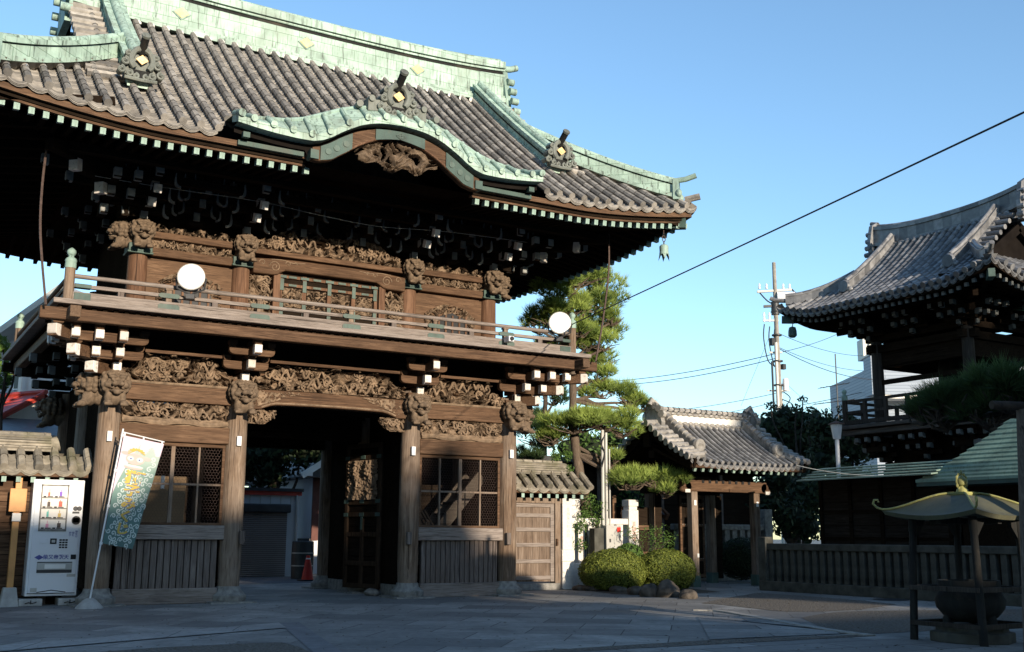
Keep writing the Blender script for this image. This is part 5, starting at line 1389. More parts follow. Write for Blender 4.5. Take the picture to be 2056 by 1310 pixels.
mb = MB()
for z in (.14, .5, 1.28, 1.75, 1.92): mb.b6(0, .80, .02, .045, z, z+.07)
mb.b6(0, .06, .02, .05, .12, 2.0); mb.b6(.74, .80, .02, .05, .12, 2.0)
mb.build('door_rail', 'wood_x', dl, .004, raw=True)
mb = MB()
for z in (1.30, 1.78, .53):
    for k in range(9): mb.ell((.08+k*.08, .05, z+.03), (.012, .01, .012), 6, 4)
mb.build('door_stud', 'greywhite', dl, raw=True)
# ------------------------------------------------------------------ right side: fence, bell tower, green roofs, incense shelter
FN = thing('precinct_fence', 'long dark fence of grey stone slabs along the right side of the court', 'fence', (9.3, -4.9, 0))
mb = MB(); mb.b6(-.16, .16, -5.2, 4.35, 0, .19); mb.build('base_course', 'stone_dark', FN, .01, raw=True)
mb = MB(); mb.b6(-.08, .08, -5.2, 4.3, .80, .93); mb.build('top_rail', 'stone_dark', FN, .015, raw=True)
s0 = MB(); s0.b6(-.05, .05, -.055, .055, .19, .80); s0 = s0.build('fence_slab', 'stone_dark', FN, .006, raw=True); s0.location = (0, 4.1, 0)
for k in range(1, 48): dup(s0, FN, (random.uniform(-.006, .006), 4.1-k*.195, 0))
mb = MB(); mb.b6(-.11, .11, 4.18, 4.40, 0, 1.06); mb.build('fence_pillar', 'stone_dark', FN, .015, raw=True)

# dark boarded storehouse with a low green copper roof
t = thing('storehouse', 'dark boarded storehouse with a low green copper roof behind the fence', 'storehouse', (10.6, -2.4, 0))
mb = MB(); mb.b6(-.06, .9, -1.8, 1.45, 0, 2.2); mb.build('wall', 'wood_dark_x', t, raw=True)
mb = MB()
for k in range(9): mb.b6(-.075, -.06, -1.8, 1.45, .12+k*.235, .12+k*.235+.225)
mb.build('boarding', wood('dark wall boards', (.018, .014, .012), (.032, .026, .022), (.052, .044, .038), 'y'), t, .004, raw=True)
mb = MB()
for k in range(5): mb.b6(-.11, -.07, -1.78+k*.78, -1.70+k*.78, 0, 2.2)
for z in (1.0, 1.55): mb.b6(-.10, -.072, -1.8, 1.45, z, z+.05)
mb.build('batten', 'wood_dark', t, raw=True)
mb = MB()
for k in range(5): mb.bar((-.70+k*.15, -1.95, 2.20+k*.062), (-.70+k*.15, 1.36, 2.20+k*.062), .20, .03, up=(-.12, 0, 1))
mb.build('roof', 'copper_g', t, .006, raw=True)
# hip roofed hall
t = thing('hip_roofed_hall', 'small hall with a stepped green copper hip roof at the right edge', 'hall', (11.0, -6.6, 0))
mb = MB(); mb.b6(-.5, 1.5, -2.3, 2.2, 0, 2.02); mb.build('wall', 'wood_dark_x', t, raw=True)
mb = MB()
for k in range(16):
    a = k*.092; z = 2.04+a*(.72+.18*a); tn = random.random()
    x0, x1, y0_, y1_ = -1.2+a, 2.4-a, -2.6+a, 2.6-a; b = a+.14; lip = .05
    zz = 2.04+b*(.72+.18*b)+.0
    X0, X1, Y0, Y1 = -1.2+b, 2.4-b, -2.6+b, 2.6-b
    mb.add([(x0, y0_, z), (x1, y0_, z), (x1, y1_, z), (x0, y1_, z), (x0, y0_, z+lip), (x1, y0_, z+lip), (x1, y1_, z+lip), (x0, y1_, z+lip), (X0, Y0, zz), (X1, Y0, zz), (X1, Y1, zz), (X0, Y1, zz)],
           [(0, 1, 5, 4), (1, 2, 6, 5), (2, 3, 7, 6), (3, 0, 4, 7), (4, 5, 9, 8), (5, 6, 10, 9), (6, 7, 11, 10), (7, 4, 8, 11)], 0, tn)
mb.build('roof', copper('weathered green copper shingles', (.20, .285, .215), .55), t, raw=True)
mb = MB(); mb.b6(-1.19, 2.39, -2.59, 2.59, 1.97, 2.045); mb.build('eave', 'copper_d', t, raw=True)

MAT['wood_tower'] = wood('shaded tower timber', (.022, .018, .015), (.045, .037, .031), (.08, .068, .06), 'z')  # timber colour lowered to carry the tower's shade
# bell tower
BT = thing('bell_tower', 'tall wooden bell tower with a curved silver tile roof and railed balcony', 'bell tower', (13.5, -2.28, 0), R(-90))
brf = Roof(2.80, 2.52, 5.93, .50, .105, .18, .31, False, 1.62)
roof_tiles(brf, 'roof_tiles', BT, 'tile_tower', .19, .060, None, (1, -1), .10, .2, True)
brp = [(lerp(-1.9, 1.9, k/16), 0, brf.f(2.34)-.03+.16*abs(lerp(-1, 1, k/16))**2.5) for k in range(17)]
mb = MB(); ridge_body(mb, brp, .30, .48, [(0, .16, 1.4), (.16, .30, 1.15), (.30, .82, 1), (.82, 1, 1.2)], 0, .06)
for k in range(19):
    x = -1.62+k*.18; mb.ell((x, -.24, brf.f(2.34)+.03), (.08, .04, .05), 8, 5)
br = mb.build('main_ridge', 'tile_tower', BT, raw=True)
for sx in (-1, 1):
    mb = MB(); e = brp[0] if sx < 0 else brp[-1]
    mb.prism([(-.26, e[2]-.3), (.26, e[2]-.3), (.3, e[2]+.1), (.2, e[2]+.5), (0, e[2]+.62), (-.2, e[2]+.5), (-.3, e[2]+.1)], e[0], e[0]+sx*.10, 'x')
    mb.tube([(e[0], 0, e[2]+.56), (e[0]+sx*.2, 0, e[2]+.62)], .05, 8)
    for k in range(4): mb.tube([(e[0]+sx*.02, -.2-.03*k, e[2]+.3-.17*k), (e[0]+sx*.17, -.2-.03*k, e[2]+.3-.17*k)], .06, 8)
    mb.build('onigawara', 'tile_tower', br, raw=True)
    for sy in (-1, 1):
        kp = [(sx*1.36, sy*(2.52-t_), brf.f(t_)+.04) for t_ in [lerp(2.3, .72, k/9) for k in range(10)]]
        mb = MB(); ridge_body(mb, kp, .17, .26, [(0, .9, 1), (.9, 1.0, 1.15)], 0, .055)
        e = kp[-1]; mb.lathe([(.13, -.05), (.16, 0), (.12, .06)], (e[0], e[1]+sy*.04, e[2]+.14), 12, axis='y'); mb.ell((e[0]-.13, e[1]+sy*.03, e[2]+.05), (.08, .06, .08)); mb.ell((e[0]+.13, e[1]+sy*.03, e[2]+.05), (.08, .06, .08))
        mb.build('descending_ridge', 'tile_tower', BT, raw=True)
        hp = [(sx*(2.8-d), sy*(2.52-d), brf.front(2.8-d, d)+.04) for d in [lerp(1.25, .15, k/8) for k in range(9)]]
        mb = MB(); ridge_body(mb, hp, .15, .20, [(0, .9, 1), (.9, 1, 1.2)], 0, .05); e = Vector(hp[-1]); d = Vector((sx, sy, 0)).normalized()
        mb.tube([e+Vector((0, 0, .1)), e+d*.22+Vector((0, 0, .12)), e+d*.34+Vector((0, 0, .18))], .05, 8)
        mb.build('corner_ridge', 'tile_tower', BT, raw=True)
    mb = MB()
    for sy in (-1, 1):
        for k in range(9):
            t_ = 1.15+k*.16; mb.tube([(sx*1.45, sy*(2.52-t_), brf.f(t_)+.06), (sx*1.80, sy*(2.52-t_), brf.f(t_)+.02)], .055, 8)
    mb.build('verge_tiles', 'tile_tower', BT, raw=True)
    mb = MB(); mb.prism([(-1.35, 6.35), (1.35, 6.35), (0, 7.5)], sx*1.58-.03, sx*1.58+.03, 'x')
    for sy in (-1, 1): mb.bar((sx*1.72, sy*1.5, 6.37), (sx*1.72, 0, 7.40), .06, .18)
    mb.build('gable_wall', 'black_wood', BT, raw=True)
mb = MB()
for sy in (-1, 1): mb.grid([[(lerp(-2.7, 2.7, i/24), sy*(2.44-t_), brf.front(lerp(-2.7, 2.7, i/24), 0)-.13+.1*t_) for t_ in [q*max(.05, min(1.5, 2.8-abs(lerp(-2.7, 2.7, i/24))+.05))/3 for q in range(4)]] for i in range(25)])
for sx in (-1, 1): mb.grid([[(sx*(2.72-t_), lerp(-2.44, 2.44, i/24), brf.side(lerp(-2.44, 2.44, i/24), 0)-.13+.1*t_) for t_ in [q*max(.05, min(1.7, 2.52-abs(lerp(-2.44, 2.44, i/24))+.05))/3 for q in range(4)]] for i in range(25)])
mb.build('soffit', 'wood_dark', BT, raw=True)
mb = MB()
path_strip(mb, lambda x: (x, -2.45, brf.front(x, 0)-.09), -2.74, 2.74, 30, .05, .06)
for sx in (-1, 1): path_strip(mb, lambda y: (sx*2.73, y, brf.side(y, 0)-.09), -2.45, 2.45, 26, .05, .06)
mb.build('eave_board', 'wood_dark_x', BT, raw=True)
bm_ = MB(); bm_.bar((0, 0, 0), (0, 1.2, .16), .06, .07); bme = bm_.mesh('rafter', ['wood_dark']); bm_ = MB(); bm_.bar((0, -.012, 0), (0, .05, .007), .066, .076); bce = bm_.mesh('rafter_cap', ['dimwhite'])
for k in range(31):
    x = -2.62+k*.1747; o = bpy.data.objects.new('rafter', bme); COL.objects.link(o); o.parent = BT; o.location = (x, -2.37, brf.front(x, 0)-.175)
    q = bpy.data.objects.new('rafter_cap', bce); COL.objects.link(q); q.parent = o
for k in range(27):
    y = -2.3+k*.177; o = bpy.data.objects.new('rafter', bme); COL.objects.link(o); o.parent = BT; o.location = (2.66, y, brf.side(y, 0)-.175); o.rotation_euler = (0, 0, PI/2)
    q = bpy.data.objects.new('rafter_cap', bce); COL.objects.link(q); q.parent = o
for sx in (-1, 1):
    for sy in (-1, 1):
        mb = MB(); mb.bar((sx*1.2, sy*1.0, 5.83), (sx*2.68, sy*2.40, 5.93), .11, .15); c = mb.build('corner_rafter', 'wood_dark', BT, raw=True)
        mb = MB(); mb.bar((sx*2.52, sy*2.25, 5.918), (sx*2.72, sy*2.44, 5.934), .12, .16); mb.build('rafter_cap', 'copper_d', c, raw=True)
        mb = MB(); mb.lathe([(.12, 3.42), (.125, 4.4), (.115, 5.3)], (sx*1.16, sy*1.16, 0), 16); mb.build('tower_post', 'wood_tower', BT, raw=True)
mb = MB()
for z0, z1 in ((5.05, 5.22), (5.30, 5.44)):
    for s_ in (-1, 1): mb.b6(-1.4, 1.4, s_*1.16-.07, s_*1.16+.07, z0, z1); mb.b6(s_*1.16-.068, s_*1.16+.068, -1.4, 1.4, z0+.004, z1-.004)
for s_ in (-1, 1): mb.b6(-1.16, 1.16, s_*1.16-.04, s_*1.16+.04, 4.34, 4.44)
mb.b6(-1.0, 1.0, -1.0, 1.0, 5.5, 6.0)
for s_ in (-1, 1): mb.b6(-1.1, 1.1, s_*1.12-.03, s_*1.12+.03, 4.70, 5.10); mb.b6(s_*1.12-.03, s_*1.12+.03, -1.08, 1.08, 4.70, 5.10)
mb.build('tie_beam', 'wood_dark_x', BT, raw=True)
def tower_brackets(z0, base, tiers, step, rise, mat):
    for s_, ax in ((-1, 'y'), (1, 'x'), (-1, 'x')):
        for u in (-1.16, 0, 1.16):
            mb = MB(); tips = []
            for k in range(tiers):
                l = base+step*(k+1); z = z0+rise*k
                P = (lambda a, b: (u+a, s_*b)) if ax == 'y' else (lambda a, b: (s_*b, u+a))
                D = (0, s_, 0) if ax == 'y' else (s_, 0, 0)
                for dx in (-.26, 0, .26) if k else (0,):
                    p, q = P(dx, base-.1), P(dx, l); mb.bar((*p, z), (*q, z), .085, .11); tips.append(((*q, z), D, .085, .11))
                p, q = P(-.36, l-.1), P(.36, l-.1); mb.bar((*p, z+.09), (*q, z+.09), .08, .09)
                block(mb, *P(0, l-.05), z+.05, .11)
            o = mb.build('bracket_set', 'wood_dark_x', BT, raw=True)
            for t_ in tips:
                n0 = len(o.children); w_ = white_tip(*t_, o, mat)
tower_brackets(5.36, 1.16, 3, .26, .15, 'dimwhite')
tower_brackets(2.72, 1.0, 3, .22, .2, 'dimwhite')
for s_ in (-1, 1):
    for l, z in ((1.75, 5.60), (2.1, 5.78)): 
        mb = MB(); mb.bar((s_*1.0, -1.0, z+.1), (s_*l, -l, z-.06), .10, .14); mb.build('tail_rafter', 'wood_dark', BT, raw=True)
mb = MB()
for k in range(14):
    z = k*.19; h = lerp(1.55, 1.1, k/14); mb.b6(-h, h, -h, h, z, z+.183)
mb.build('lower_boarding', 'wood_dark_x', BT, raw=True)
mb = MB(); mb.b6(-1.0, 1.0, -1.0, 1.0, 2.66, 3.4); mb.build('core_wall', 'wood_dark', BT, raw=True)
mb = MB(); mb.b6(-1.82, 1.82, -1.82, 1.82, 3.37, 3.45); mb.b6(-1.74, 1.74, -1.74, 1.74, 3.24, 3.35); mb.build('balcony_floor', wood('grey tower deck', (.05, .042, .036), (.10, .085, .075), (.17, .15, .135), 'x'), BT, .01, raw=True)
mb = MB()
for s_ in (-1, 1):
    for z, w_ in ((3.52, .09), (3.74, .06), (3.98, .06)):
        mb.bar((-1.68, s_*1.68, z), (1.68, s_*1.68, z), w_, w_); mb.bar((s_*1.68, -1.68, z), (s_*1.68, 1.68, z), w_*.96, w_*.96)
rl_ = mb.build('railing', 'wood_tower', BT, raw=True)
for s_ in (-1, 1):
    for k in range(5):
        x = -1.12+k*.56
        mb = MB(); mb.b6(x-.035, x+.035, s_*1.68-.035, s_*1.68+.035, 3.55, 3.97); mb.build('rail_post', 'wood_tower', rl_, raw=True)
        mb = MB(); mb.b6(s_*1.68-.035, s_*1.68+.035, x-.035, x+.035, 3.55, 3.97); mb.build('rail_post', 'wood_tower', rl_, raw=True)
    for s2 in (-1, 1):
        mb = MB(); mb.lathe([(.062, 3.45), (.06, 4.08)], (s_*1.68, s2*1.68, 0), 14); c = mb.build('corner_post', 'wood_tower', BT, raw=True)
        mb = MB(); mb.lathe([(.066, 4.02), (.066, 4.12), (.05, 4.14), (.03, 4.155), (.05, 4.19), (.055, 4.22), (.04, 4.25), (.004, 4.275)], (s_*1.68, s2*1.68, 0), 14); mb.build('post_finial', 'copper_p', c, raw=True)
t = thing('temple_bell', 'dark bronze bell hanging inside the open bell tower', 'bell', (13.5, -2.28, 3.75))
mb = MB(); mb.lathe([(.0, 1.30), (.16, 1.29), (.33, 1.2), (.39, 1.0), (.41, .5), (.45, .15), (.47, 0), (.42, 0), (.38, .5), (0, 1.1)], (0, 0, 0), 26); mb.build('bell_body', 'bronze_k', t, raw=True)
mb = MB(); mb.tube([(.1*math.cos(a), 0, 1.32+.14*math.sin(a)) for a in [PI*k/8 for k in range(9)]], .03, 6); mb.build('crown_loop', 'bronze_k', t, raw=True)
t = thing('wind_bell', 'dark green wind bell under the left eave corner of the bell tower', 'wind bell', tuple(atx(1591, 665, 11.0)))
mb = MB(); mb.lathe([(.02, .1), (.075, .08), (.095, .0), (.10, -.11), (.06, -.15), (.0, -.15)], (0, 0, 0), 6); mb.build('bell', 'copper_d', t, raw=True)
mb = MB(); mb.tube([(0, 0, .1), (.02, 0, .16), (0, 0, .22), (-.03, .04, .26)], .01, 5); mb.build('hook', 'iron', t, raw=True)

# incense shelter
KX, KY, KH = 3.36, -9.83, .585
t = thing('incense_shelter', 'bronze incense shelter with an upswept roof and lotus finial at the right', 'incense shelter', (KX, KY, 0))
mb = MB(); n = 16
def kz(s): return interp([(.1, 1.515), (.2, 1.51), (.3, 1.497), (.4, 1.475), (.55, 1.433), (.7, 1.388), (.85, 1.352), (.95, 1.340), (1, 1.342)], s)
for q in range(4):
    a0 = R(45+90*q); c, s_ = math.cos(a0), math.sin(a0); rows = []
    e0, e1 = Vector((math.cos(a0), math.sin(a0), 0)), Vector((math.cos(a0+PI/2), math.sin(a0+PI/2), 0))
    for i in range(n+1):
        s = .10+.90*i/n; row = []
        for j in range(n+1):
            u = j/n; p = e0.lerp(e1, u)*s*KH*1.414; sag = (1-(2*u-1)**2); p *= (1-.03*sag*s)
            row.append((p.x, p.y, kz(s)-.05*sag*s**4-.012*sag))
        rows.append(row)
    mb.grid(rows); mb.grid([[(v[0]*.96, v[1]*.96, v[2]-.045) for v in r_] for r_ in rows]); mb.grid([[v for v in rows[-1]], [(v[0]*.96, v[1]*.96, v[2]-.045) for v in rows[-1]]])
rf_k = mb.build('roof', copper('dull olive bronze roof', (.085, .083, .05), .45, False, .6, (.045, .042, .042)), t, raw=True)
mb = MB()
for q in range(4):
    a0 = R(45+90*q); e = Vector((math.cos(a0), math.sin(a0), 0))
    pts = [e*(s*KH*1.414)+Vector((0, 0, kz(s)+.012)) for s in [.1+.9*k/14 for k in range(15)]]
    L0 = KH*1.414; z1 = kz(1.0)+.012
    pts += [e*(L0+.05)+Vector((0, 0, z1+.02)), e*(L0+.085)+Vector((0, 0, z1+.06)), e*(L0+.07)+Vector((0, 0, z1+.10)), e*(L0+.035)+Vector((0, 0, z1+.10)), e*(L0+.03)+Vector((0, 0, z1+.075))]
    mb.tube(pts, [.011]*15+[.012, .013, .012, .011, .010], 8)
mb.build('hip_rib', 'bronze_y', rf_k, raw=True)
mb = MB(); mb.b6(-.105, .105, -.105, .105, kz(.1)-.06, kz(.1)+.0); mb.b6(-.115, .115, -.115, .115, kz(.1)-.005, kz(.1)+.018); zt = kz(.1)+.018; fin0 = len(mb.v)
mb.lathe([(.075, zt), (.07, zt+.03), (.045, zt+.06), (.04, zt+.08), (.065, zt+.095), (.075, zt+.13), (.06, zt+.17), (.03, zt+.19), (.004, zt+.21)], (0, 0, 0), 18)
for k in range(11):
    a = R(-60+k*30); mb.ell((.105*math.sin(a)*.95, .0, zt+.135+.105*math.cos(a)), (.02, .014, .028), 6, 5)
mb.tube([(.10*math.sin(a), 0, zt+.135+.10*math.cos(a)) for a in [R(-130+k*20) for k in range(14)]], .010, 5)
mb.prism([(-.02, zt+.22), (.02, zt+.22), (0, zt+.285)], -.01, .01)
mb.v = mb.v[:fin0]+[(x*.85, y*.85, zt+(z-zt)*.82) for x, y, z in mb.v[fin0:]]
mb.build('lotus_finial', 'bronze_y', rf_k, raw=True)
for sx in (-1, 1):
    for sy in (-1, 1):
        mb = MB(); a, b = Vector((sx*.36, sy*.37, 1.27)), Vector((sx*.39, sy*.42, 0)); mb.tube([a, b], [.036, .042], 12); lg = mb.build('leg', 'bronze_k', t, raw=True)
        mb = MB(); mb.tube([a, a.lerp(b, .12)], [.042, .043], 12)
        mb.prism([(sx*.34, 1.24), (sx*.18, 1.24), (sx*.34, 1.04)] if sx > 0 else [(sx*.18, 1.24), (sx*.34, 1.24), (sx*.34, 1.04)], sy*.37-.015, sy*.37+.015)
        mb.build('leg_bracket', 'bronze_k', lg, raw=True)
for z, w_ in ((.54, .05), (.18, .05)):
    mb = MB(); h = .42
    for s_ in (-1, 1): mb.bar((-h, s_*h*.96, z), (h, s_*h*.96, z), .05, w_); mb.bar((s_*h*.96, -h, z), (s_*h*.96, h, z), .048, w_*.96)
    mb.build('guard_rail', 'wood_tower', t, .004, raw=True)
mb = MB()
mb.b6(-.42, .42, -.03, .03, 1.2, 1.26); mb.b6(-.03, .03, -.42, .42, 1.2, 1.26)
mb.build('roof_tie', 'bronze_k', t, raw=True)
b = thing('incense_burner', 'round dark bronze incense burner on a stone base under the shelter', 'incense burner', (KX, KY, 0))
mb = MB(); mb.lathe([(.16, .20), (.26, .25), (.335, .34), (.35, .42), (.31, .50), (.28, .54), (.31, .56), (.31, .62), (.28, .62), (.26, .56), (.0, .52)], (0, 0, 0), 30)
mb.build('bowl', 'bronze_k', b, raw=True)
for k in range(3):
    a = R(30+k*120); mb = MB(); mb.tube([(.2*math.cos(a), .2*math.sin(a), .30), (.25*math.cos(a), .25*math.sin(a), .22), (.23*math.cos(a), .23*math.sin(a), .15)], [.06, .05, .06], 10); mb.build('leg', 'bronze_k', b, raw=True)
mb = MB(); mb.lathe([(.42, 0), (.42, .10), (.36, .11), (.36, .17), (.0, .17)], (0, 0, 0), 8); mb.build('stone_base', 'stone_dark', b, .01, raw=True)

# lamp post, leaning prop pole
L0 = Vector((11.25, -.85, 0)); zt = 3.46
t = thing('lamp_post', 'white lantern lamp post in front of the dark trees', 'lamp post', (L0.x, L0.y, 0))
mb = MB(); mb.tube([(0, 0, 0), (0, 0, zt-.32)], .045, 12); mb.build('post', 'white_metal', t, raw=True)
mb = MB(); mb.lathe([(.075, zt-.33), (.085, zt-.31), (.125, zt-.03), (.13, zt-.02), (.0, zt-.02)], (0, 0, 0), 6); mb.build('lantern', 'white_metal', t, raw=True)
mb = MB(); mb.lathe([(.17, zt-.02), (.17, zt), (.06, zt+.045), (.015, zt+.06), (.012, zt+.10), (.0, zt+.1)], (0, 0, 0), 6); mb.build('lantern_cap', wood('brown lantern cap', (.10, .06, .05), (.16, .1, .085), (.2, .14, .12)), t, raw=True)
PB = atd(2067, 1290, 10.2); PTp = atd(2053, 820, 10.0)
t = thing('prop_pole', 'grey weathered wooden prop pole at the right edge under the pine branch', 'pole', (PB.x, PB.y, 0))
mb = MB(); mb.tube([Vector((0, 0, -.05)), Vector(PTp)-Vector((PB.x, PB.y, 0))], [.062, .055], 14); mb.build('pole', 'wood_grey_z', t, raw=True)
mb = MB(); q = Vector(PTp)-Vector((PB.x, PB.y, 0)); mb.tube([q+Vector((-.3, .1, .02)), q+Vector((.3, -.1, .02))], .04, 10); mb.build('cross_log', 'bark_dark', t, raw=True)

# utility pole far behind
U = atd(1566, 830, 45); UZ = 12.45; t = thing('utility_pole', 'concrete utility pole with a transformer behind the bell tower', 'utility pole', (U.x, U.y, 0))
mb = MB(); mb.tube([(0, 0, 0), (0, 0, UZ)], [.155, .075], 14); mb.build('pole', plain('brown grey pole concrete', (.24, .215, .185), .9, 0, .25, 6), t, raw=True)
rx = Vector((_r0.x, _r0.y, 0)); fy = Vector((_r0.y*-1, _r0.x, 0))
def up(a, z, b=0): return rx*a+fy*b+Vector((0, 0, z))
for a, b, w_ in ((up(-.75, 11.18), up(.7, 11.28), .09), (up(-.35, 8.6), up(.2, 8.6), .07), (up(-.55, 9.95), up(.1, 9.95), .07), (up(-.5, 7.0), up(.45, 7.0), .06)): mb = MB(); mb.bar(a, b, w_, w_); mb.build('cross_arm', 'grey_metal', t, raw=True)
mb = MB(); c = up(.40, 10.95); mb.tube([c+Vector((0, 0, -.0))-rx*.35, c+rx*.36], .24, 16); mb.tube([c+rx*.36, c+rx*.40], .25, 16); mb.build('transformer', 'white_metal', t, raw=True)
mb = MB()
for a in (-.65, -.35, .35, .62): mb.lathe([(.04, 0), (.06, .06), (.03, .1), (.05, .16), (.02, .24)], tuple(up(a, 11.3)), 8)
for a in (-.5, -.28, -.06): mb.lathe([(.035, 0), (.05, .1), (.03, .2), (.05, .3), (.02, .4)], tuple(up(a, 9.9)), 8)
mb.lathe([(.12, 0), (.13, .3), (.11, .5), (.0, .5)], tuple(up(.28, 7.0)), 12)
mb.build('insulator', 'white_metal', t, raw=True)
mb = MB(); mb.tube([up(-.10, 0, -.1), up(-.08, 9.0, -.1)], .07, 8); mb.tube([up(.12, 0, .1), up(.11, 7.2, .1)], .05, 8); mb.build('conduit', 'grey_metal', t, raw=True)
mb = MB()
for a, z, s_ in ((-.5, 9.8, .5), (-.28, 9.7, .6), (-.06, 9.7, .7)): mb.tube(catmull([up(a, z), up(a-.05, z-.6), up(a+.1, z-1.3-s_*.5), up(-.05, 8.0)], 4), .025, 5)
for k in range(5): mb.tube(catmull([up(.1, 7.0-k*.35), up(.45+.1*k % .3, 6.7-k*.3), up(.2, 6.3-k*.3)], 4), .022, 5)
mb.tube(catmull([up(-.7, 11.2), up(-.2, 10.7), up(.3, 10.9)], 4), .03, 5); mb.tube(catmull([up(.7, 11.3), up(1.1, 10.9), up(1.5, 10.6)], 4), .035, 5); mb.tube([up(.95, 11.0), up(1.25, 10.78)], .07, 6); mb.tube(catmull([up(.5, 10.7), up(.9, 10.4), up(1.3, 10.2)], 4), .03, 5)
mb.build('cable_loop', 'cable', t, raw=True)
mb = MB(); mb.tube([up(-.02, 10.2), up(-.02, 10.75)], .17, 10); mb.bar(up(-.5, 10.55), up(.3, 10.6), .10, .10); mb.bar(up(-.28, 8.2, -.15), up(-.28, 6.0, -.15), .06, .06); mb.build('equipment_bracket', 'dark_metal', t, raw=True)
for a, d_ in ((up(-.2, 9.05), (.2, .2, .3)), (up(.22, 8.0), (.16, .16, .22))): mb = MB(); mb.box(a, d_); mb.build('equipment_box', 'dark_metal', t, raw=True)
mb = MB()
for z in (10.3, 9.3, 8.2, 7.2, 6.2): mb.tube([up(0, z), up(0, z+.06)], .21, 10)
mb.build('pole_band', 'dark_metal', t, raw=True)
# wires: each one its own thing
def wire(label, pts, r, sag=.0, mat='cable', cat='wire', grp='overhead wires in the sky'):
    a, b = Vector(pts[0]), Vector(pts[1]); n_ = 14
    P = [a.lerp(b, k/n_)-Vector((0, 0, sag*4*(k/n_)*(1-k/n_))) for k in range(n_+1)]
    mb = MB(); mb.tube(P, r if grp is None else r*.55, 5); tag(mb.build('overhead_wire', mat), label, cat, grp)
UP = lambda a, z: Vector((U.x, U.y, 0))+up(a, z)
wire('thick black cable rising from the right balcony floodlight across the open sky', (aty(1148, 652, -.9), aty(1148, 652, -.9).lerp(atd(2090, 198, 9.0), 2.2)), .010, .05, grp=None)
far = lambda px, py, d=60: atd(px, py, d)
wire('upper of the paired wires running left from the utility pole towards the pine', (UP(-.1, 8.55), far(1180, 768)), .03, .25)
wire('lower of the paired wires running left from the utility pole towards the pine', (UP(-.1, 8.35), far(1180, 775)), .03, .3)
wire('wire running left from the middle of the utility pole over the side gate ridge', (UP(-.1, 6.9), far(1250, 830)), .022, .2)
wire('low wire running left from the utility pole just above the side gate ridge', (UP(-.1, 6.55), far(1300, 845)), .022, .2)
wire('upper wire running right from the utility pole to the balcony of the pale block', (UP(.1, 9.4), far(1740, 715)), .022, .25)
wire('second wire falling right from the utility pole towards the pale block', (UP(.1, 8.8), far(1745, 745)), .022, .25)
wire('brown drooping wire falling right from the utility pole past the aerial', (UP(.1, 8.75), far(1800, 760)), .03, .5)
wire('wire rising right from the utility pole behind the bell tower eave', (UP(.1, 8.6), far(1690, 667)), .025, .1)
wire('lowest wire rising right behind the bell tower rail from the tree tops', (far(1600, 815), far(1860, 750)), .03, .15)
wire('thin stay wire slanting down left of the utility pole', (UP(-.3, 9.3), far(1488, 815, 50)), .012, 0)
wire('thin stay wire slanting down right of the utility pole', (UP(.2, 7.4), far(1665, 850, 50)), .012, 0)
wire('white cord sagging from the side gate eave to the storehouse roof', (atd(1600, 935, 22.5), atd(1850, 953, 20)), .010, .10, 'rope', grp=None)
# aerial
A = atd(1684, 850, 50); t = thing('tv_aerial', 'thin television aerial mast between the utility pole and pale block', 'aerial', (A.x, A.y, 0))
mb = MB(); mb.tube([(0, 0, 0), (0, 0, 9.4)], .03, 6); mb.build('mast', 'dark_metal', t, raw=True)
mb = MB()
for z, l in ((7.15, 1.1), (7.9, .8)):
    mb.tube([up(-l, z-.1), up(l*.7, z+.14)], .02, 5)
    for k in range(6): c = up(-l+k*l*.33, z-.1+k*.05); mb.tube([c-fy*.3, c+fy*.3], .012, 4)
mb.build('aerial_rod', 'dark_metal', t, raw=True)
# pale apartment block behind the bell tower
A0 = atd(1735, 760, 58); t = thing('apartment_block', 'pale tiled apartment block seen through the bell tower', 'apartment block', (A0.x, A0.y, 0), 0)
w0 = N('pale blue grey wall tile', .6); bt = w0.n.new('ShaderNodeTexBrick'); bt.inputs['Scale'].default_value = 1; bt.inputs['Brick Width'].default_value = 9; bt.inputs['Row Height'].default_value = .17; bt.inputs['Mortar Size'].default_value = .02
bt.inputs['Color1'].default_value = (.25, .29, .35, 1); bt.inputs['Color2'].default_value = (.28, .32, .38, 1); bt.inputs['Mortar'].default_value = (.17, .2, .25, 1); w0.l.new(w0.map((1, 1, 1), (R(90), 0, 0)), bt.inputs['Vector']); w0.col(bt.outputs[0])
ex = Vector((_r0.x, _r0.y, 0)); M_ = Matrix(((ex.x, fy.x, 0), (ex.y, fy.y, 0), (0, 0, 1)))
def orient(mb): mb.v = [tuple(M_ @ Vector(v)) for v in mb.v]; return mb
mb = MB(); mb.b6(.45, 12, 0, 8, 0, 8.0); mb.b6(.0, 12, -1.2, 0, 8.35, 10.4); mb.b6(.5, 12, 0, 8, 8, 10.0)
wall_ = orient(mb).build('wall', w0.m, t, raw=True)
mb = MB(); mb.b6(.3, 12, -1.15, 0, 8.15, 8.35); mb.b6(-.05, 12, -1.3, .1, 10.4, 10.5); orient(mb).build('balcony_slab', 'plaster', t, raw=True)
for k, (x, z) in enumerate(((2.2, 8.5), (3.2, 8.5), (6.3, 6.3), (7.6, 6.3), (8.8, 6.3), (3.0, 5.4))):
    mb = MB(); mb.b6(x, x+.9, -.06, 0, z-.9, z); f_ = orient(mb).build('window', 'white_metal', t, raw=True)
    mb = MB(); mb.b6(x+.06, x+.84, -.075, -.06, z-.84, z-.06); orient(mb).build('pane', 'glass', f_, raw=True)
mb = MB(); mb.b6(.2, 1.2, .5, 1.5, 10.5, 11.6); mb.tube([(.6, .3, 10.5), (.6, .3, 11.8)], .04, 6); orient(mb).build('roof_tank', 'grey_metal', t, raw=True)

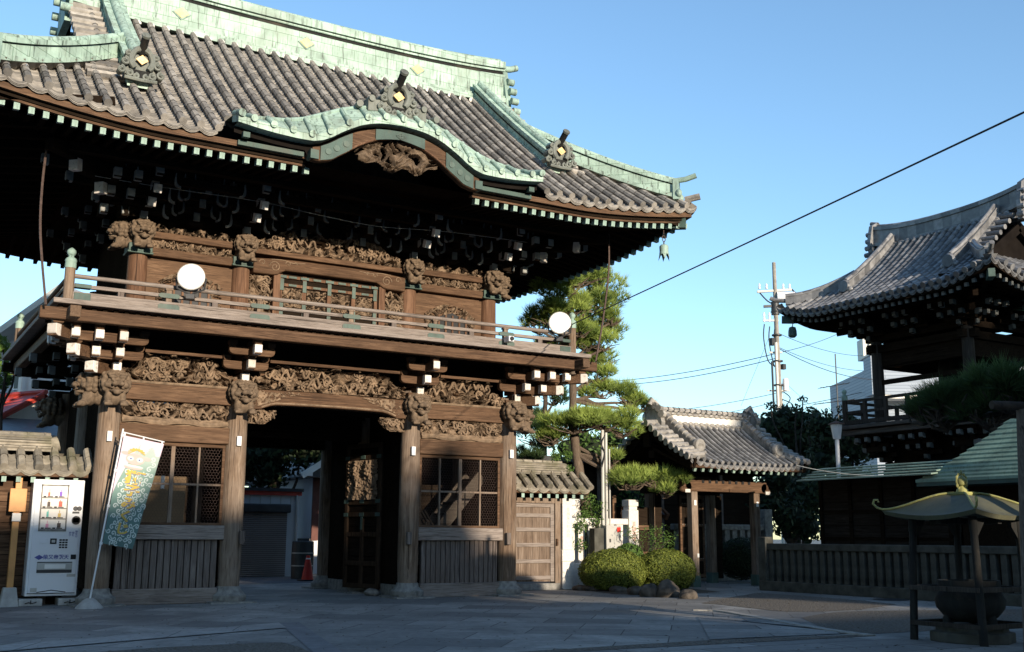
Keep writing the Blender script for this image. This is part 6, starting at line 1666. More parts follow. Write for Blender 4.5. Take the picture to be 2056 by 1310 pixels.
# ------------------------------------------------------------------ behind and left of the gate
t = thing('garage', 'white metal garage with a brown roller shutter seen through the gate', 'garage', (1.2, 10, 0))
mb = MB(); mb.b6(-2.4, 1.98, 0, 3, 0, 2.15); mb.build('wall', plain('white corrugated metal', (.50, .52, .54), .6, 0, .08, 2), t, raw=True)
mb = MB()
for k in range(16): mb.b6(-2.3+k*.27, -2.285+k*.27, -.012, 0, 1.75, 2.1)
mb.build('panel_seam', 'grey_metal', t, raw=True)
mb = MB(); mb.b6(-2.45, 2.03, -.06, 0, 2.04, 2.14); mb.build('red_fascia', 'red_paint', t, raw=True)
mb = MB(); mb.b6(-2.5, 2.06, -.10, 3.1, 2.14, 2.22); mb.build('roof', 'dark_metal', t, raw=True)
mb = MB()
for k in range(32): mb.tube([(-1.5, -.03, .03+k*.05), (1.66, -.03, .03+k*.05)], .026, 6)
sh = mb.build('roller_shutter', plain('brown shutter slats', (.20, .165, .145), .55, .1, .1, 2), t, raw=True)
mb = MB(); mb.b6(-1.55, 1.74, -.13, -.0, 1.60, 1.82); mb.build('shutter_box', 'dark_metal', sh, .03, raw=True)
mb = MB(); mb.tube([(1.9, -.05, 0), (1.9, -.05, 2.05)], .03, 8); mb.build('downpipe', 'grey_metal', t, raw=True)
t = thing('plastered_house', 'white plastered house with red brown posts behind the gate passage', 'house', (5.92, 13.5, 0))
mb = MB(); mb.b6(-1.75, 3, -1.9, 4, 0, 2.75); mb.build('wall', 'white_metal', t, raw=True)
mb = MB(); mb.b6(-1.79, -1.60, -1.96, -1.90, .9, 2.75); mb.b6(-1.3, -1.1, -1.96, -1.9, .0, 2.75); mb.b6(-1.8, 3, -1.96, -1.9, 2.62, 2.75); mb.build('wall_post', plain('red brown post paint', (.10, .035, .025), .6), t, raw=True)
mb = MB(); mb.prism([(-2.3, 2.6), (3.3, 2.6), (.5, 4.4)], -2.4, 4.4); mb.build('roof', 'dark_metal', t, raw=True)
mb = MB(); mb.b6(-2.2, -2.0, -2.44, -2.4, 2.62, 2.75); mb.bar((-2.3, -2.43, 2.62), (.5, -2.43, 4.42), .05, .16); mb.build('barge_board', 'plaster', t, raw=True)
mb = MB(); mb.b6(-1.82, -1.75, -1.9, -.4, 0, .95); mb.build('dado', 'dark_metal', t, raw=True)
p = atz(617, 1167); t = thing('traffic_cone', 'red traffic cone with white bands inside the gate passage', 'traffic cone', tuple(p))
mb = MB(); mb.lathe([(.14, .03), (.04, .58), (.0, .58)], (0, 0, 0), 20); mb.build('cone', 'pvc_red', t, raw=True)
mb = MB(); mb.lathe([(.098, .25), (.075, .36)], (0, 0, 0), 20); mb.lathe([(.064, .44), (.05, .52)], (0, 0, 0), 20); mb.v = [(x*1.02, y*1.02, z) for x, y, z in mb.v]; mb.build('white_band', 'white_metal', t, raw=True)
mb = MB(); mb.b6(-.19, .19, -.19, .19, 0, .035); mb.build('base', 'black', t, .01, raw=True)
p = atz(604, 1166)+Vector((.35, .9, 0)); t = thing('waste_drum', 'grey drum standing behind the red traffic cone', 'drum', (p.x, p.y, 0))
mb = MB(); mb.lathe([(.26, 0), (.27, .5), (.26, .88), (.24, .9), (.0, .9)], (0, 0, 0), 20); mb.build('drum_body', 'dark_metal', t, raw=True)
mb = MB(); mb.lathe([(.275, .3), (.275, .33)], (0, 0, 0), 20); mb.lathe([(.275, .6), (.275, .63)], (0, 0, 0), 20); mb.build('drum_hoop', 'grey_metal', t, raw=True)
# pale gable house and red roof at far left
P0 = atd(0, 668, 33); P1 = atd(106, 592, 33)
t = thing('gable_house', 'pale gable house far behind the left wall with a grey roof edge', 'house', (P0.x, P0.y, 0))
ux = Vector((P1.x-P0.x, P1.y-P0.y, 0)).normalized(); L1 = (Vector((P1.x, P1.y, 0))-Vector((P0.x, P0.y, 0))).length; s_ = (P1.z-P0.z)/L1
M2 = Matrix(((ux.x, -ux.y, 0), (ux.y, ux.x, 0), (0, 0, 1)))
def or2(mb): mb.v = [tuple(M2 @ Vector(v)) for v in mb.v]; return mb
W2 = L1*1.25; z0 = P0.z
mb = MB(); mb.prism([(-.4, 0), (2*W2+.4, 0), (2*W2+.4, z0-.3), (W2, z0+W2*s_-.15), (-.4, z0-.35)], .5, 8); or2(mb).build('wall', plain('pale house render', (.42, .44, .46), .8, 0, .08), t, raw=True)
mb = MB()
for a, b in (((-1.2, z0-1.2*s_), (W2, z0+W2*s_)), ((2*W2+1.2, z0-1.2*s_), (W2, z0+W2*s_))): mb.add([(a[0], -.3, a[1]), (b[0], -.3, b[1]), (b[0], 8.3, b[1]), (a[0], 8.3, a[1]), (a[0], -.3, a[1]-.22), (b[0], -.3, b[1]-.22), (b[0], 8.3, b[1]-.22), (a[0], 8.3, a[1]-.22)], [(0, 1, 2, 3), (4, 7, 6, 5), (0, 4, 5, 1), (3, 2, 6, 7), (0, 3, 7, 4), (1, 5, 6, 2)])
or2(mb).build('roof', 'grey_metal', t, raw=True)
for x, z in ((.3, z0-1.0), (1.0, z0-2.6), (.1, z0-2.6)):
    mb = MB(); mb.b6(x, x+.5, .42, .5, z-.7, z); f_ = or2(mb).build('window', 'white_metal', t, raw=True)
    mb = MB(); mb.b6(x+.05, x+.45, .40, .42, z-.65, z-.05); or2(mb).build('pane', 'glass', f_, raw=True)
mb = MB(); mb.b6(-.4, 1.6, -.0, .5, z0-3.3, z0-2.5); or2(mb).build('balcony', 'white_metal', t, raw=True)
P1 = atd(84, 790, 24); t = thing('red_roofed_house', 'house with a red sheet metal roof behind the left wall', 'house', (P1.x, P1.y, 0))
rd = Vector((.50, -.86, 0)).normalized(); dn = Vector((-rd.y*-1, rd.x*-1, 0)); dn = Vector((-.86, -.50, 0)); z1 = P1.z
mb = MB(); H2 = lambda a, b, z: tuple(rd*a+dn*b+Vector((0, 0, z)))
mb.add([H2(.1, 0, z1), H2(-7, 0, z1+.0), H2(-7, 2.6, z1-1.5), H2(.1, 2.6, z1-1.5), H2(-7, -2.6, z1-1.5), H2(.1, -2.6, z1-1.5), H2(.1, 0, z1-.1), H2(.1, 2.6, z1-1.62), H2(-7, 2.6, z1-1.62)], [(0, 1, 2, 3), (0, 5, 4, 1), (0, 3, 7, 6), (3, 2, 8, 7)])
rr_ = mb.build('roof', 'red_paint', t, raw=True)
mb = MB(); mb.tube([H2(.14, 0, z1+.02), H2(-7, 0, z1+.02)], .06, 6); mb.tube([H2(.12, .05, z1-.02), H2(.12, 2.6, z1-1.5)], .05, 6)
for k in range(9): mb.tube([H2(-.6-k*.7, .05, z1-.0), H2(-.6-k*.7, 2.6, z1-1.48)], .018, 4)
mb.build('roof_rib', 'red_paint', rr_, raw=True)
mb = MB(); mb.prism([(-2.2, 0), (2.2, 0), (2.2, z1-1.3), (0, z1-.15), (-2.2, z1-1.3)], -6.5, -.1, 'x'); mb.v = [H2(v[0], v[1], v[2]) for v in mb.v]; mb.build('wall', 'plaster', t, raw=True)
t = thing('rooftop_tank', 'white block on a far rooftop between the red roof and gate brackets', 'tank', tuple(atd(70, 790, 29)))
mb = MB(); mb.b6(-.35, .35, 0, .7, -1.2, .55); mb.b6(-.4, .4, -.05, .75, .55, .62)
for k in range(5): mb.b6(-.33+k*.15, -.26+k*.15, -.03, 0, -1.1, .5)
mb.build('casing', 'plaster', t, raw=True)
t = thing('grey_tiled_house', 'grey tiled low roof between the red roof and left wall', 'house', tuple(atd(78, 838, 22)))
mb = MB(); mb.add([(-2.4, 0, -.35), (1.2, 0, -.35), (1.2, 1.6, .1), (-1.6, 1.6, .1)], [(0, 1, 2, 3)]); mb.b6(-2.3, 1.1, .2, 1.5, -2.2, -.4); mb.build('roof', 'tile_silver', t, raw=True)
# small far tiled house right of the pine
p = atd(1208, 1000, 30); t = thing('tiled_house', 'small grey tiled house roof with brown barge boards behind the stone fence', 'house', (p.x, p.y, 0))
hz = p.z; mb = MB(); mb.grid([[(x, y, hz+z) for y, z in ((-1.3, -.45), (0, .42))] for x in (-2.6, 1.2)]); mb.grid([[(x, y, hz+z) for y, z in ((1.3, -.45), (0, .42))] for x in (-2.6, 1.2)])
for k in range(20): mb.tube([(-2.55+k*.19, -1.3, hz-.43), (-2.55+k*.19, 0, hz+.44)], .03, 5)
mb.build('roof', 'tile_silver', t, raw=True)
mb = MB()
for s_ in (-1, 1): mb.bar((1.2, s_*1.35, hz-.52), (1.2, 0, hz+.40), .08, .18)
mb.build('barge_board', wood('brown barge board', (.12, .05, .025), (.2, .09, .05), (.28, .14, .08)), t, raw=True)
mb = MB(); mb.b6(-2.4, 1.0, -1.0, 1.0, 0, hz-.35); mb.prism([(-1.0, hz-.36), (1.0, hz-.36), (0, hz+.3)], .9, 1.02, 'x'); mb.build('wall', 'wood_dark_x', t, raw=True)

# dark buildings behind the side gate
t = thing('office_house', 'dark timber house with a pale notice panel seen through the side gate', 'house', (11.2, 6.2, 0))
mb = MB(); mb.b6(-3.6, 4.2, 0, 4, 0, 2.9); mb.build('wall', 'wood_dark_x', t, raw=True)
mb = MB(); mb.b6(-3.9, 4.5, -.6, 4.5, 2.9, 3.02); mb.build('roof', 'dark_metal', t, raw=True)
for k in range(7):
    mb = MB(); mb.b6(-3.4+k*1.05, -3.3+k*1.05, -.05, 0, 0, 2.9); mb.build('wall_post', 'wood_grey_z', t, raw=True)
mb = MB(); mb.b6(-1.05, -.55, -.05, 0, .9, 1.75); mb.build('notice_panel', 'white_metal', t, raw=True)
mb = MB(); mb.b6(-.98, -.72, -.06, -.05, 1.0, 1.55); mb.build('notice_sheet', 'glass', t, raw=True)
t = thing('stone_fence', 'grey stone fence in shade between the side gate and dark wall', 'stone fence', (11.9, 3.6, 0))
mb = MB(); mb.b6(-1.6, 1.6, -.12, .12, 0, .5); mb.build('base_course', 'stone', t, .01, raw=True)
mb = MB(); mb.b6(-1.6, 1.3, -.09, .09, 1.22, 1.36); mb.build('top_rail', 'stone', t, .02, raw=True)
for k in range(11):
    mb = MB(); mb.b6(-1.5+k*.25, -1.34+k*.25, -.07, .07, .5, 1.22); mb.build('fence_slab', 'stone', t, .008, raw=True)
mb = MB(); mb.b6(1.3, 1.56, -.13, .13, 0, 1.75); mb.build('fence_pillar', 'stone', t, .012, raw=True)
# ------------------------------------------------------------------ plants
def rndv(rn): 
    while True:
        v = Vector((rn.uniform(-1, 1), rn.uniform(-1, 1), rn.uniform(-1, 1)))
        if .05 < v.length < 1: return v
def needle_pad(mb, c, rx, ry, rz, n, rn, ln=.19, wd=.012, ang=0.0):
    """an irregular cloud of needle tufts: several overlapping clumps, each tuft a fan of blades"""
    M_ = Matrix.Rotation(ang, 3, 'Z'); nc = max(4, int(7*rx/.6)); cl = []
    for k in range(nc):
        a = rn.uniform(0, 6.28); r = math.sqrt(rn.random())*.82
        cl.append((Vector((r*math.cos(a)*rx, r*math.sin(a)*ry, rn.uniform(-.45, .55)*rz)), rn.uniform(.30, .52), rn.uniform(-.16, .16)))
    for k in range(n):
        o_, q, tn = cl[k % nc]
        v = rndv(rn); v.z = abs(v.z)*(1 if rn.random() < .72 else -.6)
        s = v.length**-.3
        p = Vector(c) + M_ @ (o_ + Vector((v.x*s*rx*q, v.y*s*ry*q, v.z*rz*.75)))
        up_ = M_ @ (Vector((v.x*.8, v.y*.8, .75+v.z*.35))+rndv(rn)*.45).normalized()
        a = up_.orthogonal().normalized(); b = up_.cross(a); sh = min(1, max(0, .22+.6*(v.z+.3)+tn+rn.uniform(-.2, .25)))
        l0 = ln*rn.uniform(.7, 1.25); sp0 = rn.uniform(.35, .95)
        for j in range(9):
            t = 2*PI*j/9+rn.random(); d = (up_+ (a*math.cos(t)+b*math.sin(t))*sp0*rn.uniform(.6, 1.1)).normalized()
            q_ = p+d*l0*rn.uniform(.75, 1.1); w_ = d.cross(Vector((rn.uniform(-1, 1), rn.uniform(-1, 1), rn.uniform(-1, 1)))).normalized()*wd/2
            mb.add([p-w_, p+w_, q_], [(0, 1, 2)], 0, min(1, max(0, sh+rn.uniform(-.15, .15))))
def branch(mb, a, b, r0, r1, rn, wob=.12, n=5):
    a, b = Vector(a), Vector(b); P = [a.lerp(b, k/n)+(rndv(rn)*wob*(b-a).length*.35 if 0 < k < n else Vector()) for k in range(n+1)]
    P = catmull(P, 3); k = len(P); mb.tube(P, [lerp(r0, r1, i/(k-1)) for i in range(k)], 7); return P
def twigs(mb, c, rx, ry, n, rn, ang=0):
    M_ = Matrix.Rotation(ang, 3, 'Z')
    for k in range(n):
        q = Vector(c)+M_ @ Vector((rn.uniform(-rx, rx), rn.uniform(-ry, ry), rn.uniform(.0, .1)))
        P = [Vector(c)+Vector((0, 0, -.1)), Vector(c).lerp(q, .5)+rndv(rn)*.09-Vector((0, 0, .06)), q]
        mb.tube(P, [.022, .013, .006], 5)
def pine(name, label, base, trunk, tr, pads, seed, mat='needle', bark='bark', dens=1.0):
    """trunk polyline, then cloud pads ((px, py, pz), rx, ry, rz, trunk height)"""
    rn = random.Random(seed); t = thing(name, label, 'pine tree', base); o = Vector(base)
    P = catmull([Vector(p)-o for p in trunk], 5); k = len(P)
    mb = MB(); mb.tube(P, [tr*(1-.62*i/(k-1))*(1+.07*math.sin(i*2.3)) for i in range(k)], 12); tk = mb.build('trunk', bark, t, raw=True)
    bm = MB(); nm = MB()
    for c, rx, ry, rz, hz, ang in pads:
        c = Vector(c)-o; j = min(range(k), key=lambda i: abs(P[i].z-(hz-o.z)))
        branch(bm, P[j], c-Vector((0, 0, rz*.5)), .05, .022, rn)
        twigs(bm, c-Vector((0, 0, rz*.3)), rx*.85, ry*.85, 16, rn, ang)
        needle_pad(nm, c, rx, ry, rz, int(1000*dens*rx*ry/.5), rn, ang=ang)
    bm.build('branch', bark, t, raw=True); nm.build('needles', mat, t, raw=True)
    return t
W = lambda px, py, Y: aty(px, py, Y)
def pad(px, py, Y, wpx, hpx, hz, dy=.45, ang=-.5):
    c = aty(px, py, Y); D = (c-EYE).dot(_f); k = D/FPX
    return (c, wpx*k/2, max(.3, wpx*k*.36), hpx*k*.60, hz, ang)
T0 = aty(1207, 1112, 2.3); T0.z = 0
pads = [pad(1150, 560, 1.9, 90, 40, 6.2), pad(1140, 620, 1.8, 90, 40, 5.4), pad(1210, 690, 2.0, 80, 36, 4.8), pad(1160, 660, 1.9, 80, 40, 5.0), pad(1180, 610, 2.0, 90, 40, 5.6), pad(1180, 845, 1.7, 110, 30, 3.7), pad(1165, 560, 2.3, 150, 50, 6.2), pad(1120, 585, 2.0, 105, 40, 5.9), pad(1215, 600, 2.5, 80, 38, 5.8), pad(1180, 535, 2.4, 95, 40, 6.5), pad(1105, 640, 2.2, 95, 46, 5.2),
        pad(1195, 655, 2.5, 110, 44, 5.0), pad(1228, 640, 2.0, 60, 30, 5.1), pad(1175, 690, 2.2, 90, 36, 4.7), pad(1205, 725, 2.4, 100, 44, 4.4), pad(1195, 755, 2.2, 80, 28, 4.2), pad(1080, 655, 2.5, 60, 34, 5.1), pad(1100, 690, 2.6, 60, 26, 4.8),
        pad(1150, 855, 2.0, 130, 36, 3.7), pad(1215, 850, 1.8, 120, 36, 3.7), pad(1250, 865, 1.8, 80, 30, 3.5), pad(1110, 880, 2.4, 80, 28, 3.4),
        pad(1205, 785, 2.2, 80, 34, 4.0), pad(1262, 800, 2.1, 90, 42, 4.0), pad(1285, 815, 2.1, 55, 28, 4.0),
        pad(1225, 922, 2.0, 50, 26, 3.0), pad(1265, 968, 1.5, 90, 30, 2.9), pad(1315, 965, 1.3, 110, 34, 2.9), pad(1340, 985, 1.2, 60, 24, 2.9)]
pine('pine_tree', 'tall trained pine with layered pads right of the gate', (T0.x, 2.3, 0),
     [(T0.x, 2.3, 0), W(1165, 960, 2.3), W(1152, 860, 2.3), W(1150, 760, 2.3), W(1148, 600, 2.3), W(1165, 520, 2.4)], .125, pads, 5)
pads = [pad(1095, 845, 6, 80, 40, 3.6), pad(1075, 880, 6, 90, 44, 3.2), pad(1110, 800, 6, 60, 36, 4.0), pad(1070, 920, 5.6, 80, 30, 2.8), pad(1090, 765, 6, 50, 30, 4.3)]
b0 = aty(1092, 1100, 6); pine('pine_tree', 'darker pine partly hidden behind the rightmost gate post', (b0.x, 6, 0), [(b0.x, 6, 0), W(1092, 900, 6), W(1096, 790, 6)], .12, pads, 9, 'needle_d', 'bark_dark')
# pine branch reaching in from the right edge, its trunk outside the frame
c0 = atd(2190, 800, 10.6); tb = (c0.x, c0.y, 0)
def padd(px, py, D, wpx, hpx, hz, ang=-.5):
    c = atd(px, py, D); k = D/FPX; return (c, wpx*k/2, max(.18, wpx*k*.3), hpx*k*.6, hz, ang)
pads = [padd(1880, 815, 10.8, 100, 44, 2.4), padd(1940, 800, 10.6, 130, 60, 2.45), padd(2020, 795, 10.4, 140, 66, 2.5), padd(1900, 838, 10.9, 90, 30, 2.35), padd(1985, 835, 10.5, 120, 40, 2.35), padd(2080, 800, 10.4, 120, 70, 2.5), padd(1852, 828, 11, 50, 22, 2.3)]
pads += [padd(2200+i*150, 620+60*(i % 2)+j*110, 9.0+1.5*j, 240, 80, 2.8) for i in range(4) for j in range(3)]  # unseen crown pads added to keep sky light off the incense shelter
pine('pine_tree', 'dark pine branch reaching in above the prop pole at the right edge', tb, [tb, atd(2190, 1000, 10.6), atd(2170, 860, 10.6), atd(2180, 600, 10.6)], .11, pads, 13, 'needle_d', 'bark_dark', 2.6)

def leafball(mb, c, r, n, rn, size, lo=.55, tint0=0.0, amp=.22, noisef=2.0):
    for k in range(n):
        v = rndv(rn); l = v.length; v = v/l*(lo+(1-lo)*rn.random()**.5)
        bump_ = 1+amp*noise.noise(Vector(v)*noisef+Vector(c)*.7)
        p = Vector(c)+Vector((v.x*r[0], v.y*r[1], v.z*r[2]))*bump_
        nrm = (v+rndv(rn)*.9).normalized(); a = nrm.orthogonal().normalized(); b = nrm.cross(a); s = size*rn.uniform(.6, 1.2); t = rn.random()*PI
        a, b = a*math.cos(t)+b*math.sin(t), b*math.cos(t)-a*math.sin(t)
        mb.add([p-a*s, p+b*s*.5, p+a*s, p-b*s*.5], [(0, 1, 2, 3)], 0, min(1, max(0, tint0+rn.random()*.8)))
def bush(label, c, r, n, seed, mat='leaf_bush', size=.030, name='clipped_bush', cat='bush', grp=None):
    rn = random.Random(seed); t = thing(name, label, cat, (c[0], c[1], 0), 0, grp)
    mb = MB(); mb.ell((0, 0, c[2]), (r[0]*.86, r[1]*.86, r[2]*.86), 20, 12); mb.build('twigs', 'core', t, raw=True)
    mb = MB(); leafball(mb, (0, 0, c[2]), r, n, rn, size, .90, .0, .07, 4.0); leafball(mb, (0, 0, c[2]), (r[0]*1.06, r[1]*1.06, r[2]*1.07), n//40, rn, size*.9, .9); mb.v = [(x, y, max(.03, z)) for x, y, z in mb.v]; mb.build('leaves', mat, t, raw=True); return t
bush('large rounded clipped bush beside the stone pillar', (6.36, .62, .36), (.69, .66, .45), 22000, 1, size=.023)
bush('clipped bush behind the rocks with its right half in shade', (7.52, .42, .36), (.62, .62, .45), 19000, 2, size=.023)
bush('small dark clipped bush at the foot of the dark wall', (11.6, 2.6, .55), (.7, .6, .5), 5000, 3, 'leaf_dark')
bush('low dark green bush between the two clipped bushes', (7.0, .95, .66), (.30, .3, .26), 1400, 4, 'leaf_green', .032, 'leafy_bush')
# nandina with slender stems
rn = random.Random(8); t = thing('nandina_shrub', 'slender leafy shrub rising behind the clipped bushes', 'shrub', (7.55, 1.0, 0)); sm = MB(); lm = MB()
for k in range(17):
    a = rn.uniform(0, 6.28); l = rn.uniform(.15, .62); q = Vector((math.cos(a)*l, math.sin(a)*l*.7, rn.uniform(.75, 1.2)))
    sm.tube(catmull([Vector((0, 0, .2)), q*.55+Vector((0, 0, .25)), q], 3), .008, 4)
    for j in range(60):
        p = q+rndv(rn)*.17; d = rndv(rn).normalized(); u = d.orthogonal().normalized(); s = rn.uniform(.02, .038)
        lm.add([p-d*s, p+u*s*.32, p+d*s, p-u*s*.32], [(0, 1, 2, 3)], 0, rn.random())
sm.build('stem', 'bark_dark', t, raw=True); lm.build('leaves', 'leaf_green', t, raw=True)
# climbing plant around the pine trunk
rn = random.Random(18); c = aty(1175, 1020, 2.0); t = thing('creeping_shrub', 'light green leafy shrub around the leaning pine trunk', 'shrub', (c.x, c.y, 0)); lm = MB(); sm = MB()
for k in range(16):
    q = Vector((rn.uniform(-.28, .35), rn.uniform(-.2, .2), rn.uniform(.85, 1.95))); sm.tube(catmull([Vector((rn.uniform(-.1, .2), 0, .1)), q*.5+Vector((.1, 0, .4)), q], 3), .008, 4); leafball(lm, q, (.17, .15, .17), 170, rn, .028, .2)
sm.build('stem', 'bark_dark', t, raw=True); lm.build('leaves', 'leaf_green', t, raw=True)
def grasses():
    rn = random.Random(21); c = aty(1126, 925, 1.42); t = thing('roof_weeds', 'tuft of weeds growing at the end of the right wall roof', 'weeds', tuple(c)); lm = MB()
    for k in range(5): leafball(lm, (rn.uniform(-.2, .2), rn.uniform(-.1, .05), rn.uniform(-.2, .18)), (.13, .1, .12), 110, rn, .026, .2)
    lm.build('leaves', 'leaf_green', t, raw=True)
grasses()
def broadleaf(label, base, h, clumps, n, size, seed, mat, tr=.16, core=True, grp=None):
    rn = random.Random(seed); t = thing('broadleaf_tree', label, 'tree', base, 0, grp)
    tm = MB(); tm.tube([(0, 0, 0), (.05, 0, h*.45), (-.04, .05, h*.85)], [tr, tr*.7, tr*.3], 9)
    lm = MB(); cm_ = MB()
    for c, r in clumps:
        c = Vector(c); branch(tm, (0, 0, h*rn.uniform(.35, .6)), c, tr*.4, .02, rn)
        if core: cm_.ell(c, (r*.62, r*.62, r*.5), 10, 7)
        leafball(lm, c, (r, r, r*.8), int(n*r*r), rn, size, .45, .0, noisef=3.5)
    tm.build('trunk', 'bark_dark', t, raw=True)
    if core: cm_.build('twigs', 'core', t, raw=True)
    lm.build('leaves', mat, t, raw=True); return t
def clumps_px(lst, D, base): 
    out = []
    for px, py, rp in lst:
        c = atd(px, py, D); out.append((c-Vector(base), rp*D/FPX))
    return out
def btree(label, D, lst, seed, mat='leaf_dark', n=900, size=.10, tr=.16, core=True):
    c = atd(lst[0][0], lst[0][1], D); base = (c.x, c.y, 0)
    return broadleaf(label, base, c.z, clumps_px(lst, D, base), n, size, seed, mat, tr, core)
btree('dark evergreen tree behind the side gate, below the utility pole', 33, [(1590, 880, 60), (1550, 860, 45), (1545, 920, 50), (1615, 850, 45), (1640, 900, 50), (1600, 950, 60), (1575, 835, 30), (1535, 990, 45)], 31)
btree('dark evergreen tree left of the lamp post', 31, [(1680, 880, 50), (1650, 855, 36), (1700, 860, 36), (1720, 900, 45), (1660, 930, 50), (1640, 990, 60), (1700, 960, 50), (1610, 1010, 55)], 32)
btree('thin leafy sprigs standing above the dark trees beside the utility pole', 32, [(1600, 822, 14), (1612, 803, 11), (1548, 815, 13), (1660, 828, 12), (1690, 822, 12), (1632, 828, 14)], 33, n=1500, size=.055, tr=.05, core=False)
btree('mid green tree behind the roofed wall and pine', 30, [(1190, 900, 46), (1230, 880, 40), (1165, 880, 34), (1210, 940, 40), (1175, 830, 26), (1240, 930, 36), (1140, 900, 34), (1180, 960, 40)], 34, 'leaf_green', 800, .07)
btree('leafy shrubbery behind the stone fence', 28, [(1265, 1000, 30), (1255, 965, 26), (1285, 1030, 26), (1240, 1020, 26)], 35, 'leaf_green', 1500, .06)
btree('green leafy branch at the left edge beside the balcony', 22, [(8, 735, 26), (30, 732, 17), (-10, 690, 28), (6, 700, 16), (-14, 770, 30), (14, 760, 16)], 36, 'leaf_green', 2600, .06, .08, False)
btree('dark tree behind the gate passage above the garage', 30.5, [(560, 905, 60), (500, 920, 60), (620, 900, 60), (540, 950, 50), (470, 930, 60)], 37, n=700)
btree('dark tree behind the small side gate and fence', 29, [(1585, 1040, 50), (1540, 1010, 40), (1620, 1060, 40), (1560, 960, 40)], 38, n=900)

# ------------------------------------------------------------------ rocks and ground
def rock(label, px, py, w_, h_, seed, Z=0.0, d=.35):
    p = atz(px, py); rn = random.Random(seed); mb = MB()
    mb.ell((0, 0, h_*.3), (w_/2, d/2, h_*.72), 18, 12)
    mb.v = [tuple(Vector(v)*(1+.32*noise.noise(Vector(v)*4+Vector((seed*3.1, 0, 0)))+.12*noise.noise(Vector(v)*11+Vector((seed, 2, 0))))) for v in mb.v]
    mb.v = [(x, y, max(z, -.02)) for x, y, z in mb.v]
    o = mb.build('garden_rock', 'rock'); o.location = (p.x, p.y+.12, 0); tag(o, label, 'rock', 'rocks edging the planting bed')
for i, a in enumerate((('low flat rock at the left end of the bed edge', 1200, 1187, .45, .12), ('small rock second from the left along the bed edge', 1252, 1190, .34, .13), ('small pointed rock at the middle of the bed edge', 1283, 1195, .26, .15), ('mossy upright rock right of the middle of the bed edge', 1313, 1199, .36, .22), ('largest dark boulder below the shaded bush', 1350, 1200, .42, .28), ('dark rock at the right end of the bed edge', 1392, 1203, .36, .16), ('flat rock between the stone pillar and the large bush', 1172, 1186, .35, .10))): rock(*a, i+1)
p = atz(747, 1196); mb = MB(); mb.ell((0, 0, .05), (.15, .12, .075), 14, 9); mb.v = [tuple(Vector(v)*(1+.2*noise.noise(Vector(v)*7))) for v in mb.v]; o = mb.build('door_stone', 'stone'); o.location = (p.x, p.y, .0); tag(o, 'smooth round stone holding the open gate door', 'stone')
def slab_mat(name, bw, rh, rot, c1, c2, mortar, off=.5, ms=.008, loc=(0, 0, 0)):
    k = N(name, .8, 0, .25); b = k.n.new('ShaderNodeTexBrick'); b.offset = off; b.inputs['Scale'].default_value = 1
    b.inputs['Brick Width'].default_value = bw; b.inputs['Row Height'].default_value = rh; b.inputs['Mortar Size'].default_value = ms; b.inputs['Mortar Smooth'].default_value = .3; b.inputs['Bias'].default_value = -.1
    b.inputs['Color1'].default_value = (*c1, 1); b.inputs['Color2'].default_value = (*c2, 1); b.inputs['Mortar'].default_value = (*mortar, 1)
    k.l.new(k.map((1, 1, 1), (0, 0, rot), loc=loc), b.inputs['Vector'])
    n = k.noise(k.map(), 14, 6); c = k.mix(1.0, b.outputs[0], k.ramp(n, [(.3, (.78, .77, .76)), (.7, (1.12, 1.12, 1.12))]), 'MULTIPLY')
    st_ = k.noise(k.map(), .9, 6, .8, .65); c = k.mix(k.ramp(st_, [(.42, (0, 0, 0)), (.68, (.75, .75, .75))]), c, tuple(x*.62 for x in c1))
    sp = k.noise(k.map(), 5.5, 5, .3, .7); c = k.mix(k.ramp(sp, [(.60, (0, 0, 0)), (.70, (.6, .6, .6))]), c, tuple(x*.5 for x in c1))
    k.bump(b.outputs[1], -.35, .01); return k.col(c)
PAVE = slab_mat('worn stone paving', 1.05, .78, R(40), (.18, .177, .17), (.35, .34, .315), (.04, .038, .036))
PAVE2 = slab_mat('straight stone paving', 1.5, .48, R(3), (.19, .186, .18), (.34, .33, .31), (.035, .033, .03), ms=.014)
kg = N('dark gravel', .95); gv = kg.n.new('ShaderNodeTexVoronoi'); gv.inputs['Scale'].default_value = 38; kg.l.new(kg.map(), gv.inputs['Vector']); kg.bump(gv.outputs[0], .9, .03)
GRAV = kg.col(kg.mix(kg.ramp(kg.noise(kg.map(), 30, 3), [(.35, (0, 0, 0)), (.65, (1, 1, 1))]), (.085, .075, .062), (.19, .17, .145)))
def sheet(name, poly, z, mat):
    mb = MB(); mb.add([(p[0], p[1], z) for p in poly], [tuple(range(len(poly)))]); return tag(mb.build(name, mat), kind='structure')
mb = MB(); mb.b6(-400, 400, -400, 400, -1, 0); tag(mb.build('ground', PAVE), kind='structure')
Z = lambda *pts: [atz(*p)[:2] for p in pts]
def curve(pts, n=5): return [tuple(v)[:2] for v in catmull([(p[0], p[1], 0) for p in pts], n)]
sheet('gravel', curve(Z((1408, 1212), (1450, 1203), (1520, 1191)))+curve(Z((1600, 1196), (1700, 1204), (1800, 1214)))+curve(Z((1725, 1225), (1640, 1229), (1570, 1228), (1510, 1222), (1450, 1215))), .004, GRAV)
sheet('gravel', curve(Z((1608, 1241), (1660, 1232), (1720, 1228), (1850, 1226), (2056, 1224)))+Z((2056, 1262), (1900, 1266))+curve(Z((1740, 1274), (1690, 1268), (1640, 1256))), .004, GRAV)
sheet('paving', [(-1.9, -40), (2.95, -40), (2.95, -8.95), (-1.9, -8.75)], .004, PAVE2)
